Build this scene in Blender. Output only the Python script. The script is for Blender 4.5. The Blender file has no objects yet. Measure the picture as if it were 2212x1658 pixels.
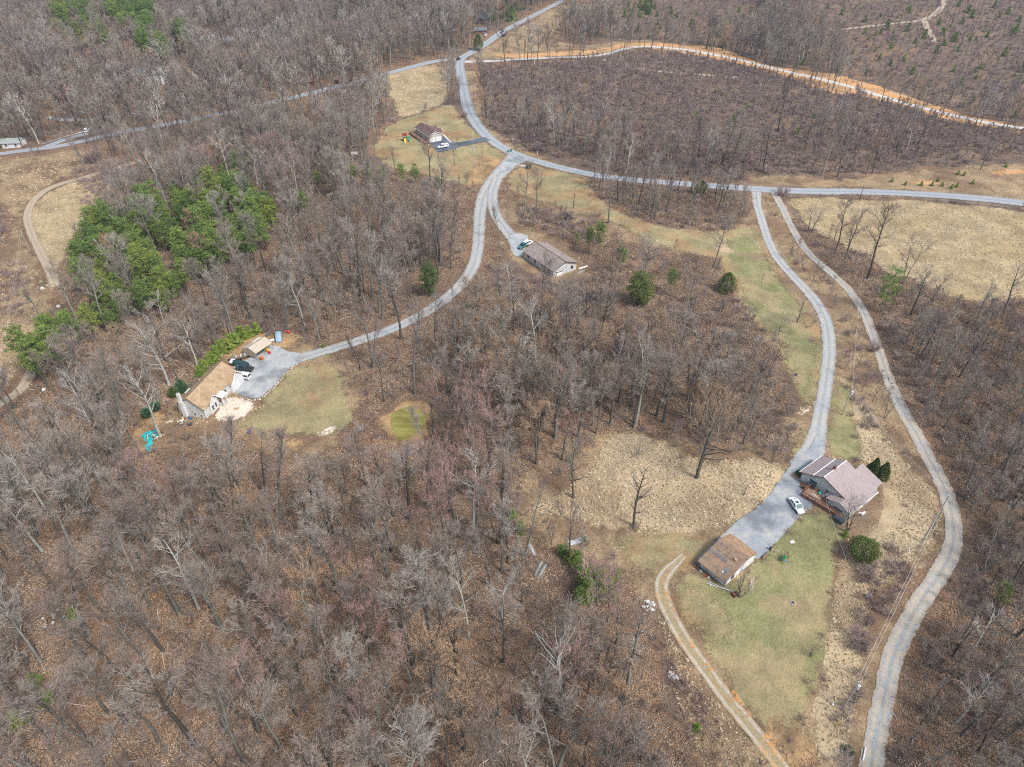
import bpy, math, random
import numpy as np
from mathutils import Vector, Matrix, Euler
from mathutils.geometry import delaunay_2d_cdt
R = math.radians
random.seed(7)
scene = bpy.context.scene
COL = scene.collection

# ------------------------------------------------------------------ camera
CAM_H, PITCH, FPX, IW, IH = 120.0, R(38.5), 1502.0, 2212.0, 1658.0
cam_d = bpy.data.cameras.new('camera'); cam = bpy.data.objects.new('camera', cam_d); COL.objects.link(cam)
cam.location = (0, 0, CAM_H); cam.rotation_euler = (R(90) - PITCH, 0, 0)
cam_d.sensor_fit = 'HORIZONTAL'; cam_d.sensor_width = 36; cam_d.lens = FPX / IW * 36
cam_d.clip_start = 0.5; cam_d.clip_end = 20000
scene.camera = cam
# ------------------------------------------------------------------ sky, sun, exposure
SUN_EL, SUN_AZ = R(52), R(132)          # azimuth measured from +Y towards +X
w = bpy.data.worlds.new('World'); scene.world = w; w.use_nodes = True
nt = w.node_tree; nt.nodes.clear()
sky = nt.nodes.new('ShaderNodeTexSky'); sky.sky_type = 'NISHITA'; sky.sun_disc = False
sky.sun_elevation = SUN_EL; sky.sun_rotation = SUN_AZ; sky.dust_density = 3.0; sky.air_density = 1.0
hs = nt.nodes.new('ShaderNodeHueSaturation'); hs.inputs['Saturation'].default_value = 0.78
bg = nt.nodes.new('ShaderNodeBackground'); bg.inputs['Strength'].default_value = 0.11
out = nt.nodes.new('ShaderNodeOutputWorld')
nt.links.new(sky.outputs[0], hs.inputs['Color']); nt.links.new(hs.outputs[0], bg.inputs[0]); nt.links.new(bg.outputs[0], out.inputs[0])
sd = bpy.data.lights.new('sun', 'SUN'); sd.energy = 1.5; sd.angle = R(10); sd.color = (1, 0.98, 0.95)
sun = bpy.data.objects.new('sun', sd); COL.objects.link(sun)
sdir = Vector((math.sin(SUN_AZ) * math.cos(SUN_EL), math.cos(SUN_AZ) * math.cos(SUN_EL), math.sin(SUN_EL)))
sun.rotation_euler = sdir.to_track_quat('Z', 'Y').to_euler(); sun.location = (0, 0, 300)
vs = scene.view_settings
vs.view_transform = 'Standard'; vs.look = 'None'; vs.gamma = 1; vs.use_curve_mapping = False
vs.exposure = 1.06
scene.cycles.filter_width = 1.1; scene.cycles.use_denoising = False
scene.cycles.max_bounces = 5; scene.cycles.diffuse_bounces = 2; scene.cycles.glossy_bounces = 2
scene.cycles.transparent_max_bounces = 8; scene.cycles.volume_bounces = 0

# ------------------------------------------------------------------ terrain and picture -> ground
FLATS = [(75, 109, 24), (46, 89, 20), (-79, 146, 26), (-75, 165, 16), (12, 217, 22), (-42, 347, 22), (64, 106, 16)]
def ground_z(x, y):
    x = np.asarray(x, float); y = np.asarray(y, float)
    z = 1.5 * np.sin(x * 0.021 + 0.7) * np.cos(y * 0.024 + 1.3) + 1.0 * np.sin(x * 0.041 - y * 0.033 + 2.1)
    m = np.ones_like(z)
    for fx, fy, r in FLATS:
        m = m * (1 - np.exp(-(((x - fx) ** 2 + (y - fy) ** 2) / (r * r)) ** 2))
    far = np.clip((y - 520) / 500, 0, 1)
    return z * m + far * far * 14 * (1 + 0.5 * np.sin(x * 0.006))
SP, CP = math.sin(PITCH), math.cos(PITCH)
def ray(px, py):
    u = (px - IW / 2) / FPX; v = (py - IH / 2) / FPX
    return u, CP - v * SP, -(SP + v * CP)
def at_z(px, py, z):
    d = ray(px, py); t = (CAM_H - z) / -d[2]
    return d[0] * t, d[1] * t
def P(px, py):
    z = 0.0
    for _ in range(8):
        x, y = at_z(px, py, z); z = float(ground_z(x, y))
    return x, y
def P3(px, py, dz=0.0):
    x, y = P(px, py); return Vector((x, y, float(ground_z(x, y)) + dz))
def proj(x, y, z):
    d = z - CAM_H; depth = y * CP - d * SP; up = y * SP + d * CP
    return IW / 2 + FPX * x / depth, IH / 2 - FPX * up / depth, depth
def height_to(px, py, ty):
    b = P3(px, py); lo, hi = 0.0, 60.0
    for _ in range(30):
        m = (lo + hi) / 2
        if proj(b.x, b.y, b.z + m)[1] > ty: lo = m
        else: hi = m
    return lo

# ------------------------------------------------------------------ object helpers
def link_props(o, label=None, cat=None, group=None, kind=None):
    if label: o['label'] = label
    if cat: o['category'] = cat
    if group: o['group'] = group
    if kind: o['kind'] = kind
    return o
def thing(name, label, cat, loc=(0, 0, 0), rz=0.0, group=None):
    o = bpy.data.objects.new(name, None); COL.objects.link(o)
    o.location = loc; o.rotation_euler = (0, 0, rz); o.empty_display_size = 0.5
    return link_props(o, label, cat, group)
class MB:
    def __init__(s): s.v = []; s.f = []; s.mi = []; s.m = 0
    def add(s, vs_, fs):
        b = len(s.v); s.v.extend([tuple(q) for q in vs_]); s.f.extend([tuple(i + b for i in f) for f in fs]); s.mi.extend([s.m] * len(fs))
    def box(s, x0, x1, y0, y1, z0, z1):
        s.add([(x0, y0, z0), (x1, y0, z0), (x1, y1, z0), (x0, y1, z0), (x0, y0, z1), (x1, y0, z1), (x1, y1, z1), (x0, y1, z1)],
              [(0, 3, 2, 1), (4, 5, 6, 7), (0, 1, 5, 4), (1, 2, 6, 5), (2, 3, 7, 6), (3, 0, 4, 7)])
        return s
    def prism(s, poly, z0, z1, axis='z'):
        n = len(poly)
        if axis == 'z': vs_ = [(a, b, z0) for a, b in poly] + [(a, b, z1) for a, b in poly]
        elif axis == 'y': vs_ = [(a, z0, b) for a, b in poly] + [(a, z1, b) for a, b in poly]
        else: vs_ = [(z0, a, b) for a, b in poly] + [(z1, a, b) for a, b in poly]
        fs = [tuple(range(n))[::-1], tuple(range(n, 2 * n))] + [(i, (i + 1) % n, n + (i + 1) % n, n + i) for i in range(n)]
        s.add(vs_, fs); return s
    def slab(s, quad, t):
        """a roof plane or panel: four corners, thickness t downwards"""
        q = [Vector(a) for a in quad]; n = len(q)
        s.add([tuple(a) for a in q] + [(a.x, a.y, a.z - t) for a in q],
              [tuple(range(n)), tuple(range(n, 2 * n))[::-1]] + [(i, n + i, n + (i + 1) % n, (i + 1) % n) for i in range(n)])
        return s
    def bar(s, a, b, w_, h_=None):
        h_ = h_ or w_; a = Vector(a); b = Vector(b); d = (b - a).normalized()
        up = Vector((0, 0, 1)) if abs(d.z) < 0.9 else Vector((0, 1, 0))
        x = d.cross(up).normalized() * (w_ / 2); y = x.cross(d).normalized() * (h_ / 2)
        s.add([a - x - y, a + x - y, a + x + y, a - x + y, b - x - y, b + x - y, b + x + y, b - x + y],
              [(0, 1, 2, 3), (7, 6, 5, 4), (0, 4, 5, 1), (1, 5, 6, 2), (2, 6, 7, 3), (3, 7, 4, 0)])
        return s
    def tube(s, pts, rad, n=5, cap=True):
        pts = [Vector(p) for p in pts]; rad = rad if isinstance(rad, (list, tuple)) else [rad] * len(pts)
        base = len(s.v); prev = None
        for i, p in enumerate(pts):
            d = (pts[min(i + 1, len(pts) - 1)] - pts[max(i - 1, 0)])
            d = d.normalized() if d.length > 1e-6 else Vector((0, 0, 1))
            if prev is None:
                up = Vector((1, 0, 0)) if abs(d.x) < 0.8 else Vector((0, 1, 0))
                x = d.cross(up).normalized()
            else:
                x = prev - d * prev.dot(d); x = x.normalized() if x.length > 1e-6 else prev
            prev = x; y = d.cross(x)
            for k in range(n):
                a = 2 * math.pi * k / n
                s.v.append(tuple(p + (x * math.cos(a) + y * math.sin(a)) * rad[i]))
        for i in range(len(pts) - 1):
            for k in range(n):
                s.f.append((base + i * n + k, base + i * n + (k + 1) % n, base + (i + 1) * n + (k + 1) % n, base + (i + 1) * n + k)); s.mi.append(s.m)
        if cap:
            s.f.append(tuple(base + k for k in range(n))[::-1]); s.mi.append(s.m)
            s.f.append(tuple(base + (len(pts) - 1) * n + k for k in range(n))); s.mi.append(s.m)
        return s
    def blob(s, c, rx, ry, rz, seed=0, amp=0.15, nu=8, nv=5):
        rn = random.Random(seed); c = Vector(c); base = len(s.v)
        for j in range(1, nv):
            th = math.pi * j / nv
            for i in range(nu):
                ph = 2 * math.pi * i / nu; k = 1 + rn.uniform(-amp, amp)
                s.v.append((c.x + rx * k * math.sin(th) * math.cos(ph), c.y + ry * k * math.sin(th) * math.sin(ph), c.z + rz * k * math.cos(th)))
        s.v.append((c.x, c.y, c.z + rz)); s.v.append((c.x, c.y, c.z - rz)); t = len(s.v) - 2; b = t + 1
        for j in range(nv - 2):
            for i in range(nu):
                s.f.append((base + j * nu + i, base + (j + 1) * nu + i, base + (j + 1) * nu + (i + 1) % nu, base + j * nu + (i + 1) % nu)); s.mi.append(s.m)
        for i in range(nu):
            s.f.append((t, base + i, base + (i + 1) % nu)); s.mi.append(s.m)
            q = base + (nv - 2) * nu
            s.f.append((b, q + (i + 1) % nu, q + i)); s.mi.append(s.m)
        return s
    def mesh(s, name, mats, smooth=False):
        me = bpy.data.meshes.new(name); me.from_pydata(s.v, [], s.f)
        for m in (mats if isinstance(mats, (list, tuple)) else [mats]): me.materials.append(m)
        if any(s.mi): me.polygons.foreach_set('material_index', s.mi)
        if smooth: me.polygons.foreach_set('use_smooth', [True] * len(me.polygons))
        me.update(); return me
    def build(s, name, mats, parent=None, smooth=False, **kw):
        o = bpy.data.objects.new(name, s.mesh(name, mats, smooth)); COL.objects.link(o)
        if parent: o.parent = parent
        return link_props(o, **kw)
def place_mesh(name, me, parent=None, loc=None):
    o = bpy.data.objects.new(name, me); COL.objects.link(o)
    if parent: o.parent = parent
    if loc is not None: o.location = loc
    return o
def copy_tree(o, parent=None):
    c = o.copy(); COL.objects.link(c)
    if parent: c.parent = parent
    for ch in list(o.children): copy_tree(ch, c)
    return c

# ------------------------------------------------------------------ materials
def new_mat(name, rough=0.9):
    m = bpy.data.materials.new(name); m.use_nodes = True
    b = m.node_tree.nodes['Principled BSDF']; b.inputs['Roughness'].default_value = rough
    b.inputs['Specular IOR Level'].default_value = 0.25
    return m, m.node_tree, b
def c4(c): return (c[0], c[1], c[2], 1)
def N(nt_, t, **k):
    n = nt_.nodes.new(t)
    for a, b in k.items(): setattr(n, a, b)
    return n
def mixc(nt_, fac, a, b, mode='MIX'):
    n = N(nt_, 'ShaderNodeMix', data_type='RGBA', blend_type=mode)
    for i, s in ((0, fac), (6, a), (7, b)):
        if hasattr(s, 'is_linked') or hasattr(s, 'links'): nt_.links.new(s, n.inputs[i])
        else: n.inputs[i].default_value = s if i == 0 else c4(s)
    return n.outputs[2]
def noise(nt_, co, scale, detail=3, rough=0.6, stretch=None, dist=0.0):
    if stretch:
        mp = N(nt_, 'ShaderNodeMapping'); mp.inputs['Scale'].default_value = stretch[:3]
        if len(stretch) > 3: mp.inputs['Rotation'].default_value = (0, 0, stretch[3])
        nt_.links.new(co, mp.inputs[0]); co = mp.outputs[0]
    n = N(nt_, 'ShaderNodeTexNoise'); n.inputs['Scale'].default_value = scale
    n.inputs['Detail'].default_value = detail; n.inputs['Roughness'].default_value = rough; n.inputs['Distortion'].default_value = dist
    nt_.links.new(co, n.inputs['Vector']); return n.outputs[0]
def ramp(nt_, v, a, b):
    n = N(nt_, 'ShaderNodeMapRange', interpolation_type='SMOOTHSTEP')
    n.inputs[1].default_value = a; n.inputs[2].default_value = b
    nt_.links.new(v, n.inputs[0]); return n.outputs[0]
def bump(nt_, b, h, strength, dist):
    n = N(nt_, 'ShaderNodeBump'); n.inputs['Strength'].default_value = strength; n.inputs['Distance'].default_value = dist
    nt_.links.new(h, n.inputs['Height']); nt_.links.new(n.outputs[0], b.inputs['Normal'])
def attr(nt_, name):
    n = N(nt_, 'ShaderNodeAttribute'); n.attribute_name = name; return n.outputs['Fac']
def math_n(nt_, op, a, b=None, c=None):
    n = N(nt_, 'ShaderNodeMath', operation=op)
    for i, s in enumerate((a, b, c)):
        if s is None: continue
        if isinstance(s, (int, float)): n.inputs[i].default_value = s
        else: nt_.links.new(s, n.inputs[i])
    return n.outputs[0]
def plain(name, col, rough=0.7, var=0.0, scale=2.0, metal=0.0, bmp=0.0):
    m, t, b = new_mat(name, rough); b.inputs['Metallic'].default_value = metal
    if var or bmp:
        co = N(t, 'ShaderNodeTexCoord').outputs['Object']
        n = noise(t, co, scale, 4, 0.65)
        dk = tuple(max(0, c * (1 - var)) for c in col); lt = tuple(min(1, c * (1 + var)) for c in col)
        t.links.new(mixc(t, ramp(t, n, 0.3, 0.7), dk, lt), b.inputs['Base Color'])
        if bmp: bump(t, b, n, 0.6, bmp)
    else: b.inputs['Base Color'].default_value = c4(col)
    return m
def ground_mat(name, base, alt, patch, litter=None, fine=2.2, patch_scale=0.05, patch_lo=0.45, patch_hi=0.62, stretch=(1, 1, 1), bmp=0.25, extra=None, speck=0.55, dk=0.45):
    """ground cover: fine speckle between base and alt, large patches, ragged edge into litter"""
    m, t, b = new_mat(name, 1.0); b.inputs['Specular IOR Level'].default_value = 0.05
    co = N(t, 'ShaderNodeNewGeometry').outputs['Position']
    n1 = noise(t, co, fine, 5, 0.75, stretch)
    n2 = noise(t, co, 0.35, 4, 0.65)
    n3 = noise(t, co, patch_scale, 5, 0.6)
    col = mixc(t, ramp(t, n1, 0.32, 0.68), base, alt)
    if extra: col = mixc(t, ramp(t, n2, 0.45, 0.7), col, extra)
    col = mixc(t, ramp(t, n3, patch_lo, patch_hi), col, patch)
    n5 = noise(t, co, 0.11, 5, 0.7); col = mixc(t, 1.0, col, mixc(t, ramp(t, n5, 0.35, 0.65), (0.76, 0.76, 0.76), (1.16, 1.14, 1.1)), 'MULTIPLY')
    n4 = noise(t, co, fine * 1.7, 3, 0.8, stretch)
    col = mixc(t, math_n(t, 'MULTIPLY', ramp(t, n4, 0.50, 0.64), speck), col, tuple(c * dk for c in base))
    if litter:        # the cover thins out raggedly towards its border
        e = math_n(t, 'ADD', attr(t, 'edge'), math_n(t, 'MULTIPLY', math_n(t, 'SUBTRACT', noise(t, co, 0.22, 3, 0.6), 0.5), 1.1))
        e = math_n(t, 'ADD', e, math_n(t, 'MULTIPLY', math_n(t, 'SUBTRACT', noise(t, co, 1.4, 4, 0.75), 0.5), 1.5))
        t.links.new(ramp(t, e, -0.04, 0.20), b.inputs['Alpha'])
    t.links.new(col, b.inputs['Base Color'])
    if bmp: bump(t, b, n1, 1.0, bmp)
    return m
LITTER = (0.155, 0.100, 0.070)
M = {}
M['ground'] = ground_mat('leaf litter', LITTER, (0.33, 0.23, 0.155), (0.18, 0.14, 0.11), extra=(0.25, 0.135, 0.07), fine=1.8, patch_scale=0.018, bmp=0.35, dk=0.3)
M['dry'] = ground_mat('tall dry grass', (0.40, 0.31, 0.19), (0.54, 0.44, 0.29), (0.35, 0.26, 0.16), litter=(0.21, 0.145, 0.09), extra=(0.46, 0.36, 0.23), fine=1.5, stretch=(1.6, 0.8, 1, 0.5), bmp=0.35, speck=0.1, dk=.7)
M['dryf'] = ground_mat('mown dry field grass', (0.33, 0.255, 0.145), (0.47, 0.38, 0.24), (0.36, 0.275, 0.155), litter=(0.26, 0.18, 0.11), extra=(0.42, 0.335, 0.205), fine=1.1, stretch=(0.6, 1.6, 1, 0.4), bmp=0.4, speck=0.3, dk=.6)
M['lawn'] = ground_mat('winter lawn grass', (0.20, 0.20, 0.09), (0.30, 0.285, 0.15), (0.33, 0.265, 0.15), litter=(0.30, 0.245, 0.15), extra=(0.20, 0.215, 0.09), fine=1.6, patch_scale=0.07, patch_lo=0.42, patch_hi=0.62, bmp=0.2, speck=0.5, dk=0.6)
M['lawn_dry'] = ground_mat('thin brownish lawn grass', (0.26, 0.22, 0.115), (0.37, 0.31, 0.18), (0.33, 0.22, 0.12), litter=(0.33, 0.27, 0.165), extra=(0.27, 0.255, 0.13), fine=1.6, patch_scale=0.07, bmp=0.2, speck=0.5, dk=0.6)
M['brush'] = ground_mat('brushy ground', (0.15, 0.105, 0.08), (0.23, 0.165, 0.125), (0.25, 0.18, 0.12), litter=LITTER, extra=(0.15, 0.11, 0.088), fine=1.1, patch_scale=0.03, patch_lo=0.5, patch_hi=0.7, bmp=0.4, dk=0.35)
M['tanbrush'] = ground_mat('rough tan grass', (0.27, 0.19, 0.11), (0.43, 0.33, 0.21), (0.23, 0.155, 0.10), litter=LITTER, extra=(0.34, 0.24, 0.14), fine=1.3, patch_scale=0.05, patch_lo=0.46, patch_hi=0.6, bmp=0.45, dk=0.4)
M['clay'] = ground_mat('orange clay', (0.50, 0.24, 0.085), (0.62, 0.38, 0.18), (0.44, 0.29, 0.16), litter=(0.27, 0.18, 0.11), extra=(0.55, 0.38, 0.22), fine=0.8, patch_scale=0.06, bmp=0.3, speck=0.3, dk=0.6)
M['claydull'] = ground_mat('dull ochre earth', (0.34, 0.22, 0.11), (0.45, 0.31, 0.17), (0.25, 0.17, 0.10), litter=(0.29, 0.225, 0.14), extra=(0.38, 0.25, 0.13), fine=1.0, patch_scale=0.12, bmp=0.25, speck=0.4)
M['sand'] = ground_mat('pale washed gravel', (0.60, 0.50, 0.40), (0.78, 0.70, 0.60), (0.62, 0.53, 0.42), litter=(0.4, 0.3, 0.2), fine=1.6, bmp=0.1, speck=0.4, dk=0.6)
def road_mat(name, base, alt, track, verge, tracks=True, grit=2.5):
    m, t, b = new_mat(name, 0.95); b.inputs['Specular IOR Level'].default_value = 0.1
    co = N(t, 'ShaderNodeNewGeometry').outputs['Position']
    n1 = noise(t, co, grit, 5, 0.75); n2 = noise(t, co, 0.25, 4, 0.65); n3 = noise(t, co, 0.9, 4, 0.7)
    col = mixc(t, ramp(t, n1, 0.3, 0.7), base, alt)
    col = mixc(t, math_n(t, 'MULTIPLY', ramp(t, n2, 0.4, 0.68), 0.55), col, track)
    a = attr(t, 'across')
    if tracks:
        d = math_n(t, 'ABSOLUTE', math_n(t, 'SUBTRACT', math_n(t, 'ABSOLUTE', a), 0.42))
        k = math_n(t, 'SUBTRACT', 1.0, ramp(t, d, 0.05, 0.28))
        col = mixc(t, math_n(t, 'MULTIPLY', k, math_n(t, 'MULTIPLY', ramp(t, n3, 0.25, 0.6), 0.7)), col, track)
    ev = math_n(t, 'ADD', math_n(t, 'ABSOLUTE', a), math_n(t, 'MULTIPLY', math_n(t, 'SUBTRACT', n3, 0.5), 0.7))
    col = mixc(t, math_n(t, 'MULTIPLY', ramp(t, ev, 0.72, 0.95), 0.7), col, verge)
    if tracks: col = mixc(t, math_n(t, 'MULTIPLY', math_n(t, 'SUBTRACT', 1.0, ramp(t, math_n(t, 'ABSOLUTE', a), 0.04, 0.2)), math_n(t, 'MULTIPLY', ramp(t, n2, 0.35, 0.6), 0.4)), col, tuple(c * 0.7 for c in base))
    t.links.new(math_n(t, 'SUBTRACT', 1.0, ramp(t, math_n(t, 'ADD', ev, math_n(t, 'MULTIPLY', math_n(t, 'SUBTRACT', n1, 0.5), 0.3)), 0.93, 1.02)), b.inputs['Alpha'])
    t.links.new(col, b.inputs['Base Color']); bump(t, b, n1, 0.5, 0.06)
    return m
M['paved'] = road_mat('worn grey road surface', (0.235, 0.26, 0.285), (0.31, 0.335, 0.355), (0.37, 0.385, 0.395), (0.27, 0.22, 0.15))
M['gravel'] = road_mat('blue grey gravel', (0.245, 0.27, 0.285), (0.385, 0.405, 0.41), (0.45, 0.42, 0.36), (0.28, 0.22, 0.15), grit=1.8)
M['gravel_tan'] = road_mat('sandy gravel road', (0.235, 0.25, 0.25), (0.38, 0.38, 0.36), (0.46, 0.385, 0.28), (0.36, 0.26, 0.16), grit=1.8)
M['dirt'] = road_mat('rutted dirt track', (0.36, 0.31, 0.25), (0.47, 0.40, 0.32), (0.52, 0.43, 0.34), (0.36, 0.23, 0.12), grit=1.5)
m_, t_, b_ = new_mat('two rut dirt track', 1.0); g_ = N(t_, 'ShaderNodeNewGeometry').outputs['Position']; a_ = attr(t_, 'across')
rut = math_n(t_, 'SUBTRACT', 1.0, ramp(t_, math_n(t_, 'ADD', math_n(t_, 'ABSOLUTE', math_n(t_, 'SUBTRACT', math_n(t_, 'ABSOLUTE', a_), 0.55)), math_n(t_, 'MULTIPLY', math_n(t_, 'SUBTRACT', noise(t_, g_, 1.1, 4, .7), .5), .35)), .08, .26))
sc_ = mixc(t_, ramp(t_, noise(t_, g_, .13, 4, .7), .52, .66), mixc(t_, ramp(t_, noise(t_, g_, 1.8, 4, .7), .3, .7), (.34, .30, .25), (.48, .42, .34)), (.50, .27, .11))
t_.links.new(mixc(t_, rut, mixc(t_, ramp(t_, noise(t_, g_, 1.5, 4, .7), .3, .7), (.25, .21, .12), (.36, .29, .17)), sc_), b_.inputs['Base Color'])
t_.links.new(math_n(t_, 'SUBTRACT', 1.0, ramp(t_, math_n(t_, 'ADD', math_n(t_, 'ABSOLUTE', a_), math_n(t_, 'MULTIPLY', math_n(t_, 'SUBTRACT', noise(t_, g_, .9, 4, .7), .5), .5)), .85, 1.0)), b_.inputs['Alpha'])
M['rut'] = m_
M['hill_road'] = road_mat('pale stone road', (0.44, 0.44, 0.43), (0.56, 0.55, 0.53), (0.55, 0.52, 0.46), (0.50, 0.33, 0.19), grit=1.2)
M['field_track'] = road_mat('trodden field track', (0.33, 0.25, 0.165), (0.43, 0.35, 0.24), (0.38, 0.33, 0.27), (0.28, 0.21, 0.13), grit=1.2)
def pad_mat(name, base, alt, wear, crack=False):
    m, t, b = new_mat(name, 0.95); b.inputs['Specular IOR Level'].default_value = 0.1
    co = N(t, 'ShaderNodeNewGeometry').outputs['Position']
    n1 = noise(t, co, 2.2, 5, 0.75); n2 = noise(t, co, 0.22, 5, 0.7); n3 = noise(t, co, 0.12, 4, 0.6)
    col = mixc(t, ramp(t, n1, 0.3, 0.7), base, alt)
    col = mixc(t, math_n(t, 'MULTIPLY', ramp(t, n2, 0.4, 0.66), 0.7), col, wear)
    col = mixc(t, math_n(t, 'MULTIPLY', ramp(t, n3, 0.48, 0.66), 0.8), col, tuple(c * 0.62 for c in base))
    if crack:
        vo = N(t, 'ShaderNodeTexVoronoi', feature='DISTANCE_TO_EDGE'); vo.inputs['Scale'].default_value = 0.16
        mp = mixc(t, 0.08, co, noise(t, co, 0.8, 3))
        t.links.new(mp, vo.inputs['Vector'])
        col = mixc(t, math_n(t, 'MULTIPLY', math_n(t, 'SUBTRACT', 1.0, ramp(t, vo.outputs[0], 0.0, 0.012)), 0.3), col, (0.12, 0.13, 0.14))
    e = math_n(t, 'ADD', attr(t, 'edge'), math_n(t, 'MULTIPLY', math_n(t, 'SUBTRACT', noise(t, co, 0.9, 4, 0.7), 0.5), 0.6))
    t.links.new(ramp(t, e, -0.02, 0.1), b.inputs['Alpha'])
    t.links.new(col, b.inputs['Base Color']); bump(t, b, n1, 0.4, 0.04)
    return m
M['pad_gravel'] = pad_mat('grey gravel yard', (0.27, 0.295, 0.31), (0.40, 0.42, 0.425), (0.45, 0.44, 0.40))
M['pad_asphalt'] = pad_mat('weathered asphalt', (0.22, 0.25, 0.28), (0.31, 0.34, 0.36), (0.46, 0.44, 0.39), crack=True)
M['pad_dark'] = pad_mat('dark sealed asphalt', (0.085, 0.10, 0.125), (0.125, 0.145, 0.17), (0.16, 0.18, 0.2))

def wood_mat(name, cols, rough=0.95):
    """bark and twigs: every tree takes its own tint between the given colours"""
    m, t, b = new_mat(name, rough); b.inputs['Specular IOR Level'].default_value = 0.1
    oi = N(t, 'ShaderNodeObjectInfo'); cr = N(t, 'ShaderNodeValToRGB')
    e = cr.color_ramp.elements
    while len(e) < len(cols): e.new(0.5)
    for i, c in enumerate(cols): e[i].position = i / max(1, len(cols) - 1); e[i].color = c4(c)
    t.links.new(oi.outputs['Random'], cr.inputs[0])
    co = N(t, 'ShaderNodeTexCoord').outputs['Object']
    n = noise(t, co, 0.9, 4, 0.7)
    hv = N(t, 'ShaderNodeHueSaturation'); t.links.new(cr.outputs[0], hv.inputs['Color'])
    mr = N(t, 'ShaderNodeMapRange'); mr.inputs[1].default_value = 0.3; mr.inputs[2].default_value = 0.7
    mr.inputs[3].default_value = 0.65; mr.inputs[4].default_value = 1.35
    t.links.new(n, mr.inputs[0]); t.links.new(mr.outputs[0], hv.inputs['Value'])
    t.links.new(hv.outputs[0], b.inputs['Base Color'])
    return m
M['bark'] = wood_mat('grey brown bark', [(0.065, 0.055, 0.045), (0.15, 0.14, 0.12), (0.09, 0.08, 0.065), (0.24, 0.24, 0.205), (0.11, 0.10, 0.085)])
M['bark_pale'] = wood_mat('pale sycamore bark', [(0.45, 0.44, 0.39), (0.38, 0.38, 0.34)])
M['twig'] = wood_mat('grey brown twigs', [(0.20, 0.155, 0.13), (0.31, 0.27, 0.235), (0.235, 0.19, 0.165), (0.37, 0.335, 0.295), (0.27, 0.20, 0.155), (0.27, 0.23, 0.205)])
M['twig_pale'] = wood_mat('pale grey twigs', [(0.42, 0.39, 0.34), (0.34, 0.31, 0.275)])
M['twig_red'] = wood_mat('reddish maple twigs', [(0.31, 0.19, 0.165), (0.35, 0.235, 0.21), (0.28, 0.185, 0.16)])
M['twig_tan'] = wood_mat('twigs with tan dead leaves', [(0.38, 0.25, 0.15), (0.32, 0.225, 0.15), (0.36, 0.26, 0.18)])
M['twig_brush'] = wood_mat('mauve brown brush twigs', [(0.23, 0.165, 0.15), (0.33, 0.25, 0.235), (0.27, 0.20, 0.17), (0.38, 0.305, 0.27), (0.28, 0.205, 0.20)])
M['needle'] = wood_mat('pine needles', [(0.12, 0.19, 0.045), (0.20, 0.28, 0.07), (0.10, 0.165, 0.045), (0.24, 0.29, 0.065)])
M['needle_y'] = wood_mat('young yellow green needles', [(0.25, 0.33, 0.06), (0.19, 0.28, 0.055), (0.28, 0.34, 0.08)])
M['needle_d'] = wood_mat('dark evergreen foliage', [(0.085, 0.13, 0.045), (0.14, 0.175, 0.05), (0.105, 0.145, 0.05)])
M['needle_g'] = wood_mat('bluish evergreen foliage', [(0.08, 0.16, 0.08), (0.11, 0.19, 0.09)])
M['tuft'] = wood_mat('dry grass tuft', [(0.62, 0.52, 0.35), (0.70, 0.61, 0.44), (0.54, 0.42, 0.27)])

# ------------------------------------------------------------------ sheets and roads
def chaikin(pts, closed=True, it=2):
    for _ in range(it):
        o = []; n = len(pts)
        rng = range(n) if closed else range(n - 1)
        if not closed: o.append(pts[0])
        for i in rng:
            a, b = pts[i], pts[(i + 1) % n]
            o.append((a[0] * .75 + b[0] * .25, a[1] * .75 + b[1] * .25)); o.append((a[0] * .25 + b[0] * .75, a[1] * .25 + b[1] * .75))
        if not closed: o.append(pts[-1])
        pts = o
    return pts
def resample(pts, step, closed=True):
    q = np.array(pts, float)
    if closed: q = np.vstack([q, q[:1]])
    L = np.concatenate([[0], np.cumsum(np.hypot(*np.diff(q, axis=0).T))])
    n = max(4, int(L[-1] / step)); s = np.linspace(0, L[-1], n + 1)
    if closed: s = s[:-1]
    return np.stack([np.interp(s, L, q[:, 0]), np.interp(s, L, q[:, 1])], 1), s
def pip(px, py, poly):
    inside = np.zeros(px.shape, bool); q = poly; j = len(q) - 1
    for i in range(len(q)):
        xi, yi = q[i]; xj, yj = q[j]
        if yi != yj:
            c = ((yi > py) != (yj > py)) & (px < (xj - xi) * (py - yi) / (yj - yi) + xi)
            inside ^= c
        j = i
    return inside
def seg_dist(px, py, line, closed=False):
    d = np.full(px.shape, 1e9); n = len(line)
    for i in range(n if closed else n - 1):
        ax, ay = line[i]; bx, by = line[(i + 1) % n]
        vx, vy = bx - ax, by - ay; l2 = vx * vx + vy * vy + 1e-9
        t = np.clip(((px - ax) * vx + (py - ay) * vy) / l2, 0, 1)
        d = np.minimum(d, np.hypot(px - ax - t * vx, py - ay - t * vy))
    return d
OPEN = []          # world polygons where no wood grows
GUARD = []         # open ground that stays in sight
PADS = []
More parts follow.
